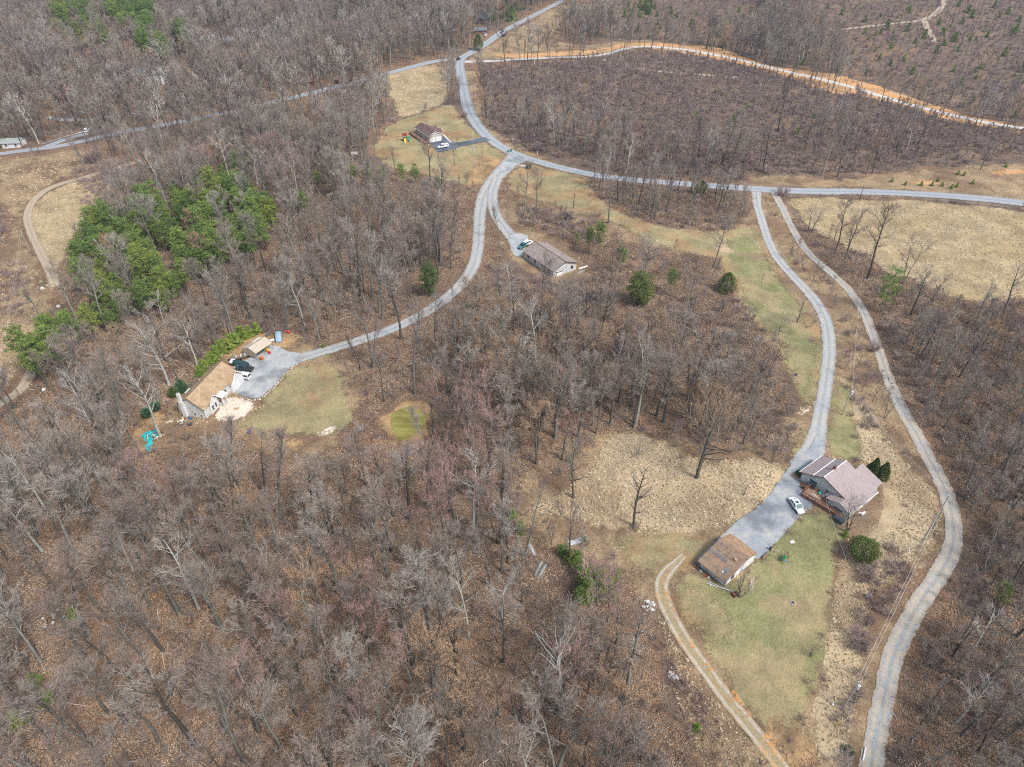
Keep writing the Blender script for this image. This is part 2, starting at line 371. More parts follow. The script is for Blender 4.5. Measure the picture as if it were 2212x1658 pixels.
def sheet(name, poly_px, mat, off, step=2.0, grid=3.0, wob=0.5, smooth=2, edge_w=5.0, open_=True, label=None, world=False):
    pw = poly_px if world else [P(*q) for q in poly_px]
    pw = chaikin(pw, True, smooth) if smooth else pw
    q, s = resample(pw, step)
    rn = np.random.RandomState(len(q) + int(off * 1000))
    if wob:
        k = np.convolve(np.tile(rn.randn(len(q)), 3), np.ones(3) / 3, 'same')[len(q):2 * len(q)]
        t = np.roll(q, -1, 0) - np.roll(q, 1, 0); t /= np.linalg.norm(t, axis=1)[:, None] + 1e-9
        k2 = np.interp(np.arange(len(q)), np.arange(0, len(q) + 5, 5), rn.randn(len(np.arange(0, len(q) + 5, 5)))); q = q + np.stack([-t[:, 1], t[:, 0]], 1) * ((k + k2 * (1.1 if wob >= .5 else .3)) * wob)[:, None]
    x0, y0 = q.min(0); x1, y1 = q.max(0)
    gx, gy = np.meshgrid(np.arange(x0, x1, grid), np.arange(y0, y1, grid)); gx = gx.ravel(); gy = gy.ravel()
    gx = gx + rn.uniform(-.2, .2, gx.shape) * grid; gy = gy + rn.uniform(-.2, .2, gy.shape) * grid
    d = seg_dist(gx, gy, q, True); m = pip(gx, gy, q) & (d > grid * 0.35)
    gx, gy = gx[m], gy[m]
    co = [Vector(a) for a in q] + [Vector((a, b)) for a, b in zip(gx, gy)]; n = len(q)
    vv, ee, ff, *_ = delaunay_2d_cdt(co, [(i, (i + 1) % n) for i in range(n)], [], 1, 1e-4)
    vx = np.array([a.x for a in vv]); vy = np.array([a.y for a in vv])
    z = ground_z(vx, vy) + off
    me = bpy.data.meshes.new(name)
    ff = [f if sum((vv[f[(i + 1) % 3]].x - vv[f[i]].x) * (vv[f[(i + 1) % 3]].y + vv[f[i]].y) for i in range(3)) < 0 else f[::-1] for f in ff]
    me.from_pydata(list(zip(vx.tolist(), vy.tolist(), z.tolist())), [], ff); me.materials.append(mat)
    e = me.attributes.new('edge', 'FLOAT', 'POINT')
    e.data.foreach_set('value', np.clip(seg_dist(vx, vy, q, True) / edge_w, 0, 1).astype(np.float32))
    me.polygons.foreach_set('use_smooth', [True] * len(me.polygons)); me.update()
    o = bpy.data.objects.new(name, me); COL.objects.link(o); link_props(o, label, None, None, 'structure')
    if 'yard' in mat.name or 'asphalt' in mat.name: PADS.append(q)
    if open_: OPEN.append(q); GUARD.append((q, .5 if mat.name in ('rough tan grass', 'dull ochre earth') else .2))
    return q
ROADS = []
def road(name, pts_px, widths, mat, off, label=None, clear=None, track=True):
    w3 = [(*P(*q), wd) for q, wd in zip(pts_px, widths)]
    for _ in range(3):
        o = [w3[0]]
        for a, b in zip(w3[:-1], w3[1:]):
            o.append(tuple(.75 * i + .25 * j for i, j in zip(a, b))); o.append(tuple(.25 * i + .75 * j for i, j in zip(a, b)))
        o.append(w3[-1]); w3 = o
    q = np.array(w3); L = np.concatenate([[0], np.cumsum(np.hypot(*np.diff(q[:, :2], axis=0).T))])
    n = max(4, int(L[-1] / 1.6)); s = np.linspace(0, L[-1], n + 1)
    c = np.stack([np.interp(s, L, q[:, k]) for k in range(3)], 1)
    t = np.gradient(c[:, :2], axis=0); t /= np.linalg.norm(t, axis=1)[:, None]
    nx, ny = -t[:, 1], t[:, 0]; us = (-1, -0.7, 0, 0.7, 1); vs_ = []; ac = []
    rn = np.random.RandomState(len(s)); jl = rn.uniform(-.18, .18, (n + 1, 2))
    for i in range(n + 1):
        for k, u in enumerate(us):
            h = c[i, 2] / 2; uu = u * h + (jl[i, 0] if k == 0 else jl[i, 1] if k == 4 else 0)
            x = c[i, 0] + nx[i] * uu; y = c[i, 1] + ny[i] * uu
            vs_.append((x, y)); ac.append(u)
    va = np.array(vs_); z = ground_z(va[:, 0], va[:, 1]) + off
    fs = [(i * 5 + k, i * 5 + k + 5, i * 5 + k + 6, i * 5 + k + 1)[::-1] for i in range(n) for k in range(4)]
    me = bpy.data.meshes.new(name); me.from_pydata([(a, b, zz) for (a, b), zz in zip(vs_, z.tolist())], [], fs); me.materials.append(mat)
    a = me.attributes.new('across', 'FLOAT', 'POINT'); a.data.foreach_set('value', np.array(ac, np.float32))
    me.update()
    if me.polygons[0].normal.z < 0: me.flip_normals()
    o = bpy.data.objects.new(name, me); COL.objects.link(o); link_props(o, label, None, None, 'structure')
    ROADS.append((c[::3, :2], (clear if clear is not None else 1.6) + float(np.mean(widths)) / 2))
    return c

# ground: fine cells where the camera looks, wide cells to the horizon
def axis(lo, hi, a, b, step):
    near = np.arange(a, b + step, step); l = [a]; g = step
    while l[-1] > lo: g *= 1.35; l.append(l[-1] - g)
    h = [near[-1]]; g = step
    while h[-1] < hi: g *= 1.35; h.append(h[-1] + g)
    return np.concatenate([np.array(l[1:])[::-1], near, np.array(h[1:])])
ax_, ay_ = axis(-5000, 5000, -560, 560, 3.0), axis(-1500, 7000, 10, 800, 3.0)
GX, GY = np.meshgrid(ax_, ay_); nxg, nyg = len(ax_), len(ay_)
vz = ground_z(GX, GY); me = bpy.data.meshes.new('ground')
me.vertices.add(GX.size); me.vertices.foreach_set('co', np.stack([GX, GY, vz], -1).astype(np.float32).ravel())
idx = np.arange(nxg * nyg).reshape(nyg, nxg); quads = np.stack([idx[:-1, :-1], idx[:-1, 1:], idx[1:, 1:], idx[1:, :-1]], -1).reshape(-1, 4)
me.loops.add(quads.size); me.loops.foreach_set('vertex_index', quads.ravel().astype(np.int32))
me.polygons.add(len(quads)); me.polygons.foreach_set('loop_start', np.arange(0, quads.size, 4, dtype=np.int32))
me.update(calc_edges=True); me.validate(); me.materials.append(M['ground'])
go = bpy.data.objects.new('ground', me); COL.objects.link(go); go['kind'] = 'structure'; go['label'] = 'brown leaf littered ground of the woods'

CLEARCUT = [(1040, 145), (1200, 140), (1300, 130), (1400, 112), (1480, 120), (1600, 142), (1730, 180), (1870, 212), (2000, 248), (2130, 280), (2212, 292), (2300, 300),
            (2300, 345), (2212, 345), (2100, 350), (2000, 362), (1900, 370), (1780, 378), (1660, 378), (1600, 395), (1480, 390), (1300, 368), (1190, 340), (1110, 308), (1070, 280), (1050, 240)]
HILL = [(1400, 88), (1350, 85), (1300, 60), (1240, 70), (1225, 40), (1260, 0), (1300, -40), (2400, -40), (2400, 260), (2212, 262), (2080, 240), (1900, 190), (1760, 150), (1650, 122), (1540, 100)]
BASES = []
for bp, lb in [([(1090, 395), (1180, 350), (1290, 380), (1290, 430), (1400, 480), (1500, 495), (1610, 490), (1625, 400), (1680, 405), (1720, 500), (1800, 600), (1870, 700), (1930, 860), (2010, 1000), (2050, 1110), (2050, 1190), (1960, 1340), (1910, 1480), (1880, 1660), (1870, 1720), (1700, 1720), (1560, 1540), (1470, 1400), (1410, 1290), (1330, 1190), (1280, 1155), (1400, 1140), (1600, 1120), (1690, 1030), (1720, 930), (1730, 890), (1700, 800), (1640, 710), (1590, 650), (1550, 570), (1400, 540), (1300, 510), (1230, 480), (1130, 440)], 'rough grass and scrub ground of the right hand farmstead'),
               ([(360, 890), (385, 850), (480, 760), (560, 715), (660, 725), (720, 760), (780, 800), (790, 900), (760, 960), (640, 1010), (480, 960), (320, 990), (270, 970), (280, 930)], 'rough ground round the tan roofed house'),
               ([(1095, 1010), (1300, 925), (1480, 940), (1710, 985), (1700, 1040), (1600, 1150), (1400, 1240), (1250, 1190), (1110, 1140)], 'rough grass spreading into the wood left of the tall grass field')]:
    q_ = sheet('rough_ground', bp, M['tanbrush'], 0.018, 2.5, 3, 1.5, open_=False, edge_w=8, label=lb); BASES.append(q_)
sheet('brushy_clearing', CLEARCUT, M['brush'], 0.02, 6, 8, 1.5, open_=False, label='brushy regrowing clearing between the road and the hill track')
sheet('brushy_hillside', HILL, M['brush'], 0.02, 10, 12, 2, open_=False, label='brushy cut-over hillside above the hill track')
sheet('dry_field', [(808, 171), (875, 150), (949, 136), (966, 146), (966, 201), (962, 226), (922, 241), (868, 258), (856, 250), (851, 218), (828, 191)], M['dryf'], 0.03, label='tan dry field behind the red roofed house')
sheet('grass_lawn', [(868, 258), (922, 241), (962, 226), (985, 232), (1002, 262), (1030, 290), (1065, 318), (1108, 338), (1085, 355), (1062, 388), (1035, 405), (990, 400), (930, 380), (870, 372), (820, 355), (806, 325), (820, 290), (850, 262)], M['lawn_dry'], 0.04, label='lawn around the house with two garage doors')
sheet('verge', [(1006, 138), (1026, 138), (1034, 200), (1048, 250), (1075, 292), (1120, 322), (1200, 350), (1300, 372), (1300, 384), (1180, 356), (1090, 325), (1040, 290), (1014, 250), (1004, 190)], M['tanbrush'], 0.035, wob=1.2, label='tan grass verge along the upper road')
sheet('hill_clearing', [(1008, 128), (1030, 112), (1060, 95), (1100, 72), (1150, 45), (1195, 12), (1235, 2), (1235, 30), (1212, 50), (1190, 85), (1250, 98), (1330, 90), (1395, 84), (1440, 90), (1440, 102), (1380, 104), (1320, 118), (1200, 124), (1080, 130), (1015, 134)], M['tanbrush'], 0.03, 4, 5, 1.5, label='rough grass clearing beside the upper road')
sheet('clay_bank', [(1060, 125), (1062, 114), (1140, 118), (1230, 110), (1290, 108), (1340, 94), (1390, 90), (1430, 98), (1390, 102), (1345, 104), (1300, 118), (1200, 124), (1130, 128)], M['clay'], 0.06, 4, 4, 1.5, edge_w=6, label='orange clay bank above the hill track')
sheet('clay_bank', [(1390, 97), (1430, 94), (1500, 98), (1560, 105), (1600, 116), (1650, 136), (1720, 150), (1790, 160), (1850, 172), (1930, 200), (2000, 222), (2080, 246), (2160, 264), (2212, 272), (2212, 288), (2130, 276), (2050, 258), (1960, 236), (1860, 206), (1780, 196), (1720, 176), (1640, 150), (1560, 128), (1480, 114), (1400, 106)], M['clay'], 0.055, 4, 4, 1.8, edge_w=6, label='orange clay shoulder along the hill track')
sheet('dry_field', [(1700, 430), (1760, 426), (1850, 428), (1950, 432), (2100, 446), (2212, 458), (2330, 470), (2330, 650), (2212, 640), (2160, 655), (2080, 650), (2010, 625), (1970, 600), (1920, 590), (1890, 560), (1840, 540), (1800, 520), (1760, 500), (1715, 455)], M['dryf'], 0.03, 3, 4, 1, label='wide tan dry field at the right edge')
sheet('verge', [(1600, 385), (1700, 382), (1800, 388), (1900, 378), (2000, 368), (2100, 358), (2212, 352), (2330, 345), (2330, 452), (2212, 438), (2100, 425), (1950, 410), (1850, 405), (1700, 408), (1620, 402)], M['tanbrush'], 0.028, 3, 4, 1.2, label='tan grass verge above the right hand road')
sheet('clay_patch', [(1962, 392), (2000, 386), (2040, 392), (2035, 398), (2000, 402), (1965, 401)], M['clay'], 0.06, label='orange clay patch above the right hand road')
sheet('clay_patch', [(2130, 372), (2180, 366), (2260, 368), (2260, 378), (2200, 380), (2150, 380)], M['clay'], 0.06, label='orange clay patch at the right edge above the road')
sheet('mown_grass', [(1090, 392), (1104, 370), (1122, 356), (1165, 355), (1240, 378), (1282, 392), (1275, 412), (1288, 430), (1330, 452), (1380, 478), (1450, 497), (1540, 503), (1600, 488), (1636, 490), (1652, 540), (1675, 590), (1710, 635), (1752, 678), (1772, 730), (1778, 800), (1768, 855), (1752, 884), (1722, 880), (1716, 850), (1700, 795), (1656, 728), (1612, 672), (1580, 620), (1556, 560), (1500, 548), (1420, 530), (1370, 508), (1320, 482), (1270, 462), (1200, 445), (1130, 424), (1100, 412)], M['lawn_dry'], 0.04, label='mown grass strip between the driveways')
sheet('lawn', [(1560, 515), (1620, 510), (1650, 550), (1690, 610), (1740, 670), (1762, 730), (1768, 800), (1760, 850), (1730, 860), (1718, 820), (1690, 760), (1650, 712), (1615, 665), (1590, 610), (1575, 560)], M['lawn'], 0.05, open_=False, edge_w=8, label='green lawn strip beside the asphalt driveway')
sheet('bare_plot', [(1528, 526), (1568, 522), (1590, 548), (1550, 556)], M['dryf'], 0.06, wob=0.2, smooth=0, open_=False, label='small bare garden plot')
sheet('rough_grass', [(1085, 420), (1110, 430), (1118, 470), (1150, 500), (1195, 512), (1250, 545), (1285, 590), (1275, 625), (1200, 618), (1150, 596), (1108, 568), (1095, 530), (1080, 490), (1070, 450)], M['tanbrush'], 0.03, label='rough tan grass round the long grey house')
sheet('tall_grass_field', [(1290, 990), (1310, 950), (1360, 934), (1420, 948), (1480, 985), (1560, 996), (1620, 985), (1680, 1002), (1700, 1012), (1680, 1048), (1640, 1092), (1600, 1132), (1540, 1146), (1460, 1152), (1380, 1152), (1290, 1145), (1220, 1122), (1130, 1108), (1120, 1090), (1200, 1070), (1250, 1030)], M['dry'], 0.03, label='tall tan grass field beside the driveway')
sheet('mown_strip', [(1290, 1160), (1330, 1152), (1420, 1150), (1520, 1150), (1560, 1146), (1600, 1135), (1690, 1045), (1706, 1010), (1740, 920), (1750, 905), (1780, 950), (1740, 1030), (1640, 1110), (1540, 1200), (1470, 1236), (1430, 1260), (1400, 1240), (1350, 1200)], M['lawn_dry'], 0.042, label='mown strip along the asphalt driveway')
sheet('lawn', [(1788, 900), (1795, 850), (1812, 822), (1836, 835), (1852, 900), (1868, 960), (1876, 990), (1850, 1004), (1800, 996), (1786, 950)], M['lawn'], 0.05, label='lawn north of the brown roofed house')
sheet('tan_slope', [(1812, 810), (1850, 850), (1880, 880), (1915, 935), (1955, 990), (1990, 1035), (2022, 1075), (2032, 1115), (2015, 1160), (1975, 1200), (1930, 1250), (1890, 1290), (1870, 1380), (1850, 1450), (1860, 1500), (1840, 1560), (1830, 1658), (1760, 1658), (1740, 1560), (1770, 1480), (1780, 1370), (1800, 1290), (1815, 1200), (1850, 1100), (1860, 1000), (1845, 900), (1812, 840)], M['dry'], 0.03, label='rough tan grass slope beside the gravel road')
sheet('rough_grass', [(1735, 1030), (1760, 1000), (1800, 985), (1860, 985), (1915, 1020), (1915, 1150), (1850, 1180), (1790, 1150), (1750, 1115)], M['tanbrush'], 0.035, 1.5, 2, label='rough grass close round the brown roofed house')
sheet('lawn', [(1700, 1140), (1760, 1090), (1800, 1120), (1832, 1150), (1825, 1190), (1806, 1230), (1800, 1290), (1784, 1370), (1786, 1400), (1768, 1480), (1742, 1535), (1758, 1580), (1740, 1640), (1660, 1600), (1600, 1530), (1545, 1450), (1490, 1370), (1455, 1310), (1445, 1260), (1480, 1232), (1560, 1240), (1640, 1225)], M['lawn'], 0.05, label='big green lawn behind the garage')
sheet('thin_lawn', [(1452, 1262), (1520, 1255), (1560, 1290), (1600, 1330), (1600, 1390), (1555, 1420), (1500, 1370), (1462, 1320)], M['lawn_dry'], 0.06, open_=False, edge_w=9, label='thin brownish part of the lawn by the track')
sheet('worn_ground', [(1650, 1560), (1700, 1545), (1750, 1570), (1775, 1620), (1780, 1680), (1700, 1680), (1660, 1610)], M['claydull'], 0.058, open_=False, edge_w=8, label='worn ochre ground at the bottom of the lawn')
sheet('rough_grass', [(1395, 1330), (1430, 1290), (1450, 1340), (1490, 1410), (1560, 1510), (1630, 1600), (1680, 1680), (1500, 1700), (1490, 1600), (1450, 1500), (1440, 1420)], M['tanbrush'], 0.03, label='rough tan grass left of the dirt track')
sheet('lawn', [(632, 795), (700, 782), (742, 800), (756, 850), (765, 905), (742, 935), (680, 942), (600, 942), (480, 925), (400, 915), (360, 905), (345, 885), (383, 862), (450, 915), (530, 905), (570, 862), (605, 832)], M['lawn_dry'], 0.05, label='lawn in front of the tan roofed house')
sheet('ochre_plot', [(552, 946), (600, 944), (660, 952), (645, 985), (600, 1000), (556, 985)], M['claydull'], 0.06, edge_w=9, label='ochre earth plot below the lawn')
sheet('ochre_plot', [(345, 880), (380, 905), (345, 925), (350, 965), (290, 980), (280, 940), (300, 905)], M['claydull'], 0.05, label='ochre earth round the teal tarp')
sheet('ochre_bank', [(500, 745), (555, 722), (600, 715), (660, 730), (640, 762), (600, 760), (520, 775), (500, 785), (480, 800), (470, 780)], M['claydull'], 0.05, label='ochre bank behind the carport')
sheet('dry_field', [(66, 446), (100, 414), (151, 394), (201, 380), (238, 373), (244, 403), (232, 436), (190, 470), (165, 505), (150, 540), (130, 575), (100, 590), (88, 545), (68, 500), (62, 470)], M['dryf'], 0.04, label='tan dry field at the left with a track round it')
sheet('rough_grass', [(-60, 350), (60, 342), (200, 318), (236, 330), (225, 350), (180, 372), (110, 398), (60, 440), (50, 500), (70, 560), (120, 600), (110, 690), (70, 760), (40, 820), (0, 870), (-60, 900), (-60, 600), (20, 520), (20, 440), (-60, 430)], M['tanbrush'], 0.028, label='rough brown grass at the left edge')
sheet('stone_patio', [(477, 868), (490, 858), (512, 858), (530, 862), (552, 872), (549, 884), (530, 900), (505, 910), (478, 913), (462, 910), (468, 890)], M['sand'], 0.07, wob=0.1, open_=True, edge_w=2.0, label='pale washed stone yard in front of the tan roofed house')
sheet('earth_path', [(380, 905), (400, 896), (440, 902), (463, 908), (480, 862), (500, 853), (515, 858), (488, 870), (478, 913), (440, 920), (400, 915)], M['claydull'], 0.065, wob=0.1, edge_w=1.5, label='brown earth path round the tan roofed house')
sheet('rock_patch', [(676, 938), (700, 930), (716, 922), (732, 916), (735, 924), (716, 936), (700, 944), (680, 946)], M['sand'], 0.07, wob=0.3, edge_w=2, label='pale stone patch at the lower edge of the lawn')
sheet('path_slab', [(1722, 888), (1744, 876), (1756, 866), (1764, 866), (1760, 882), (1738, 892), (1716, 904)], M['sand'], 0.07, wob=0.2, edge_w=1, smooth=1, label='pale concrete apron beside the driveway')
sheet('ochre_bank', [(1000, 372), (1030, 352), (1075, 340), (1105, 342), (1085, 352), (1060, 378), (1040, 400), (1005, 395)], M['claydull'], 0.06, edge_w=8, open_=False, label='brown earth slope beside the drive fork')
sheet('pale_lane', [(84, 243), (96, 241), (110, 254), (198, 257), (240, 250), (300, 243), (395, 238), (395, 242), (300, 248), (235, 256), (190, 262), (110, 262)], M['pad_gravel'], 0.05, wob=0.2, smooth=1, edge_w=2, label='pale lane among the trees beyond the left road')
sheet('pale_lane', [(425, 78), (470, 74), (520, 84), (515, 92), (470, 92), (430, 88)], M['pad_gravel'], 0.05, wob=0.2, smooth=1, edge_w=2, label='pale clearing among the far left woods')
# roads
road('hill_track', [(1003, 134), (1070, 132.6), (1137, 127.6), (1204, 125), (1271, 123.5), (1311, 117.5), (1348, 105.7), (1388, 100.7), (1439, 104), (1490, 109), (1537, 117.5), (1604, 131), (1671, 147.7), (1738, 164.5), (1805, 179.6), (1872, 198), (1939, 220), (2006, 236.6), (2074, 253), (2141, 268.5), (2212, 278.6), (2330, 292)], [5] * 22, M['hill_road'], 0.09, 'pale stone track crossing the cut hillside', 4)
road('paved_road', [(1330, -60), (1265, -22), (1215, 2), (1150, 35), (1090, 65), (1045, 100), (1012, 117), (990, 131), (997, 165), (1003, 205), (1013, 245), (1040, 285), (1075, 315), (1120, 337), (1180, 355), (1240, 370), (1310, 384), (1400, 393), (1500, 400), (1600, 407), (1660, 411), (1750, 414), (1850, 414), (1950, 418), (2050, 424), (2130, 431), (2212, 440), (2330, 455)], [6.5] * 28, M['paved'], 0.12, 'grey paved road winding across the whole picture', 3)
road('paved_road', [(992, 129), (940, 132), (880, 148), (800, 168), (740, 185), (660, 205), (560, 228), (460, 250), (360, 270), (280, 283), (200, 300), (130, 317), (60, 325), (0, 333), (-90, 347)], [5.5] + [6.5] * 14, M['paved'], 0.10, 'grey paved road running off to the left edge', 2)
road('side_lane', [(190, 289), (165, 295), (134, 304), (100, 318)], [5, 6, 6, 6], M['paved'], 0.085, 'short side lane beside the left road')
road('gravel_driveway', [(1122, 338), (1098, 356), (1070, 385), (1046, 420), (1036, 460), (1035, 500), (1032, 545), (1018, 590), (983, 630), (940, 664), (880, 698), (820, 722), (760, 742), (700, 760), (650, 773), (620, 785)], [12, 8, 7.5, 6.5, 5, 4.8] + [4.6] * 9 + [6], M['gravel'], 0.10, 'grey gravel driveway curving down to the tan roofed house', 2.5)
road('gravel_driveway', [(1075, 385), (1062, 420), (1066, 455), (1082, 485), (1105, 512), (1118, 528), (1120, 545)], [5, 4.8, 4.6, 4.6, 5, 6, 6], M['gravel'], 0.11, 'gravel spur to the long grey house')
road('asphalt_driveway', [(1634, 410), (1634, 440), (1642, 465), (1657, 515), (1674, 553), (1711, 596), (1758, 643), (1786, 694), (1793, 754), (1786, 814), (1779, 861), (1771, 900), (1767, 940), (1754, 972), (1726, 1010)], [4.5, 3.8, 3.6, 3.6, 3.6, 3.8, 4, 4, 4, 3.8, 3.8, 3.8, 4.6, 5.2, 5.2], M['gravel'], 0.10, 'narrow grey driveway to the brown roofed house', 2)
road('gravel_road', [(1670, 414), (1688, 446), (1704, 480), (1728, 524), (1750, 552), (1791, 587), (1825, 617), (1852, 650), (1872, 687), (1889, 734), (1903, 771), (1919, 821), (1936, 861), (1957, 902), (1983, 943), (2003, 986), (2024, 1022), (2044, 1063), (2055, 1105), (2061, 1140), (2058, 1185), (2037, 1229), (2007, 1273), (1980, 1313), (1953, 1363), (1930, 1414), (1916, 1474), (1905, 1528), (1893, 1585), (1880, 1658), (1866, 1740)], [3.2] * 12 + [3.7] * 19, M['gravel_tan'], 0.10, 'sandy gravel road winding down the right side', 2.2)
road('dirt_track', [(1478, 1200), (1456, 1222), (1436, 1240), (1426, 1265), (1436, 1306), (1460, 1352), (1484, 1394), (1520, 1441), (1563, 1501), (1604, 1551), (1646, 1602), (1688, 1658), (1730, 1715)], [1.6, 2.4] + [3.2] * 11, M['rut'], 0.09, 'rutted dirt track round the lower lawn')
road('clay_rut', [(1441, 1232), (1431, 1262), (1444, 1300), (1470, 1345)], [1.0, 1.2, 1.0, .6], M['clay'], 0.125, 'orange clay rut in the dirt track')
road('clay_rut', [(1492, 1392), (1535, 1448), (1572, 1500), (1590, 1520), (1622, 1558), (1660, 1602), (1700, 1655)], [.6, .9, 3.2, 2.6, 1.2, 1.8, 2.2], M['clay'], 0.125, 'orange clay bank along the dirt track')
road('field_track', [(290, 352), (235, 369), (185, 383), (134, 396), (94, 413), (66, 440), (57, 470), (67, 504), (87, 545), (110, 590), (120, 620)], [3.2] * 11, M['field_track'], 0.085, 'trodden track round the left field', 1)
road('field_track', [(-60, 905), (0, 875), (50, 841), (70, 800)], [3.4] * 4, M['field_track'], 0.085, 'pale track at the left edge', 1)
road('old_track', [(1798, 66), (1855, 60), (1925, 52), (1996, 45), (2030, 25), (2045, -5)], [5] * 6, M['field_track'], 0.07, 'old tan track on the far hillside', 1)
road('old_track', [(1996, 45), (2008, 70), (2020, 92)], [5] * 3, M['field_track'], 0.075, 'short spur of the old hillside track', 1)
road('old_track', [(1300, 128), (1338, 142), (1390, 150), (1440, 157), (1500, 160), (1600, 168)], [4] * 6, M['field_track'], 0.07, 'faint old track across the brushy clearing', 0.5)
sheet('gravel_yard', [(561, 748), (600, 745), (613, 757), (640, 762), (665, 764), (662, 778), (639, 788), (612, 812), (595, 834), (570, 857), (562, 863), (544, 864), (519, 857), (502, 850), (515, 835), (505, 800), (500, 794), (533, 778), (545, 770)], M['pad_gravel'], 0.15, wob=0.1, edge_w=3, label='grey gravel yard of the tan roofed house')
sheet('gravel_yard', [(1096, 495), (1114, 504), (1145, 510), (1141, 519), (1135, 530), (1131, 543), (1131, 559), (1124, 559), (1111, 554), (1105, 541), (1100, 520)], M['pad_gravel'], 0.15, wob=0.1, edge_w=3, label='grey gravel yard of the long grey house')
sheet('gravel_apron', [(1075, 362), (1090, 348), (1104, 338), (1118, 336), (1150, 347), (1130, 352), (1118, 354), (1104, 366), (1088, 378)], M['pad_gravel'], 0.145, wob=0.1, edge_w=3, label='gravel apron where the drive meets the road')
sheet('asphalt_yard', [(1753, 965), (1714, 990), (1678, 1049), (1627, 1105), (1614, 1108), (1570, 1145), (1530, 1186), (1498, 1212), (1508, 1222), (1560, 1222), (1637, 1213), (1671, 1182), (1711, 1135), (1738, 1108), (1757, 1096), (1748, 1078), (1731, 1060), (1728, 1040), (1722, 1030), (1742, 1012), (1782, 991), (1785, 950), (1772, 935), (1760, 945)], M['pad_asphalt'], 0.15, 1.5, 2, wob=0.1, smooth=1, edge_w=2, label='weathered asphalt yard between the house and the garage')
sheet('asphalt_drive', [(927, 309), (937, 300), (957, 292), (975, 309), (996, 307.5), (1021, 302.5), (1046, 296), (1061, 305.5), (1034, 310), (996, 318), (971, 325.5), (946, 331)], M['pad_dark'], 0.16, 1.5, 2, wob=0.05, smooth=0, edge_w=1.5, label='dark asphalt drive of the house with two garage doors')
sheet('concrete_walk', [(956, 292), (959, 291), (976.5, 309), (973.5, 310)], plain('pale concrete', (0.55, 0.53, 0.49), var=0.1), 0.17, 1, 2, wob=0, smooth=0, label='concrete walk beside the dark asphalt drive')
# pond
sheet('pond_bank', [(pc_x + 7.6 * math.cos(a / 20 * 6.283) * (1 + .12 * math.sin(a * 1.3)), pc_y + 8.8 * math.sin(a / 20 * 6.283)) for pc_x, pc_y in [P(881, 912)] for a in range(20)], M['claydull'], 0.05, 1, 2, .6, world=True, edge_w=3, open_=False, label='muddy bank round the pond')
pm, pt, pb = new_mat('green algae water', 0.25)
pco = N(pt, 'ShaderNodeNewGeometry').outputs['Position']
pt.links.new(mixc(pt, ramp(pt, noise(pt, pco, 0.5, 4, 0.7, (0.4, 1.4, 1, 0.3)), 0.35, 0.65), (0.185, 0.17, 0.035), (0.30, 0.265, 0.08)), pb.inputs['Base Color'])
bump(pt, pb, noise(pt, pco, 3.0, 2), 0.15, 0.02)
pc = P(881, 912)
sheet('pond', [(pc[0] + 4.6 * (1 + .09 * math.sin(a * .8)) * math.cos(a / 24 * 6.283), pc[1] + 6.0 * (1 + .07 * math.cos(a * 1.1)) * math.sin(a / 24 * 6.283)) for a in range(24)], pm, 0.08, 1, 2, 0.35, world=True, edge_w=0.5, label='small round pond with yellow green algae')



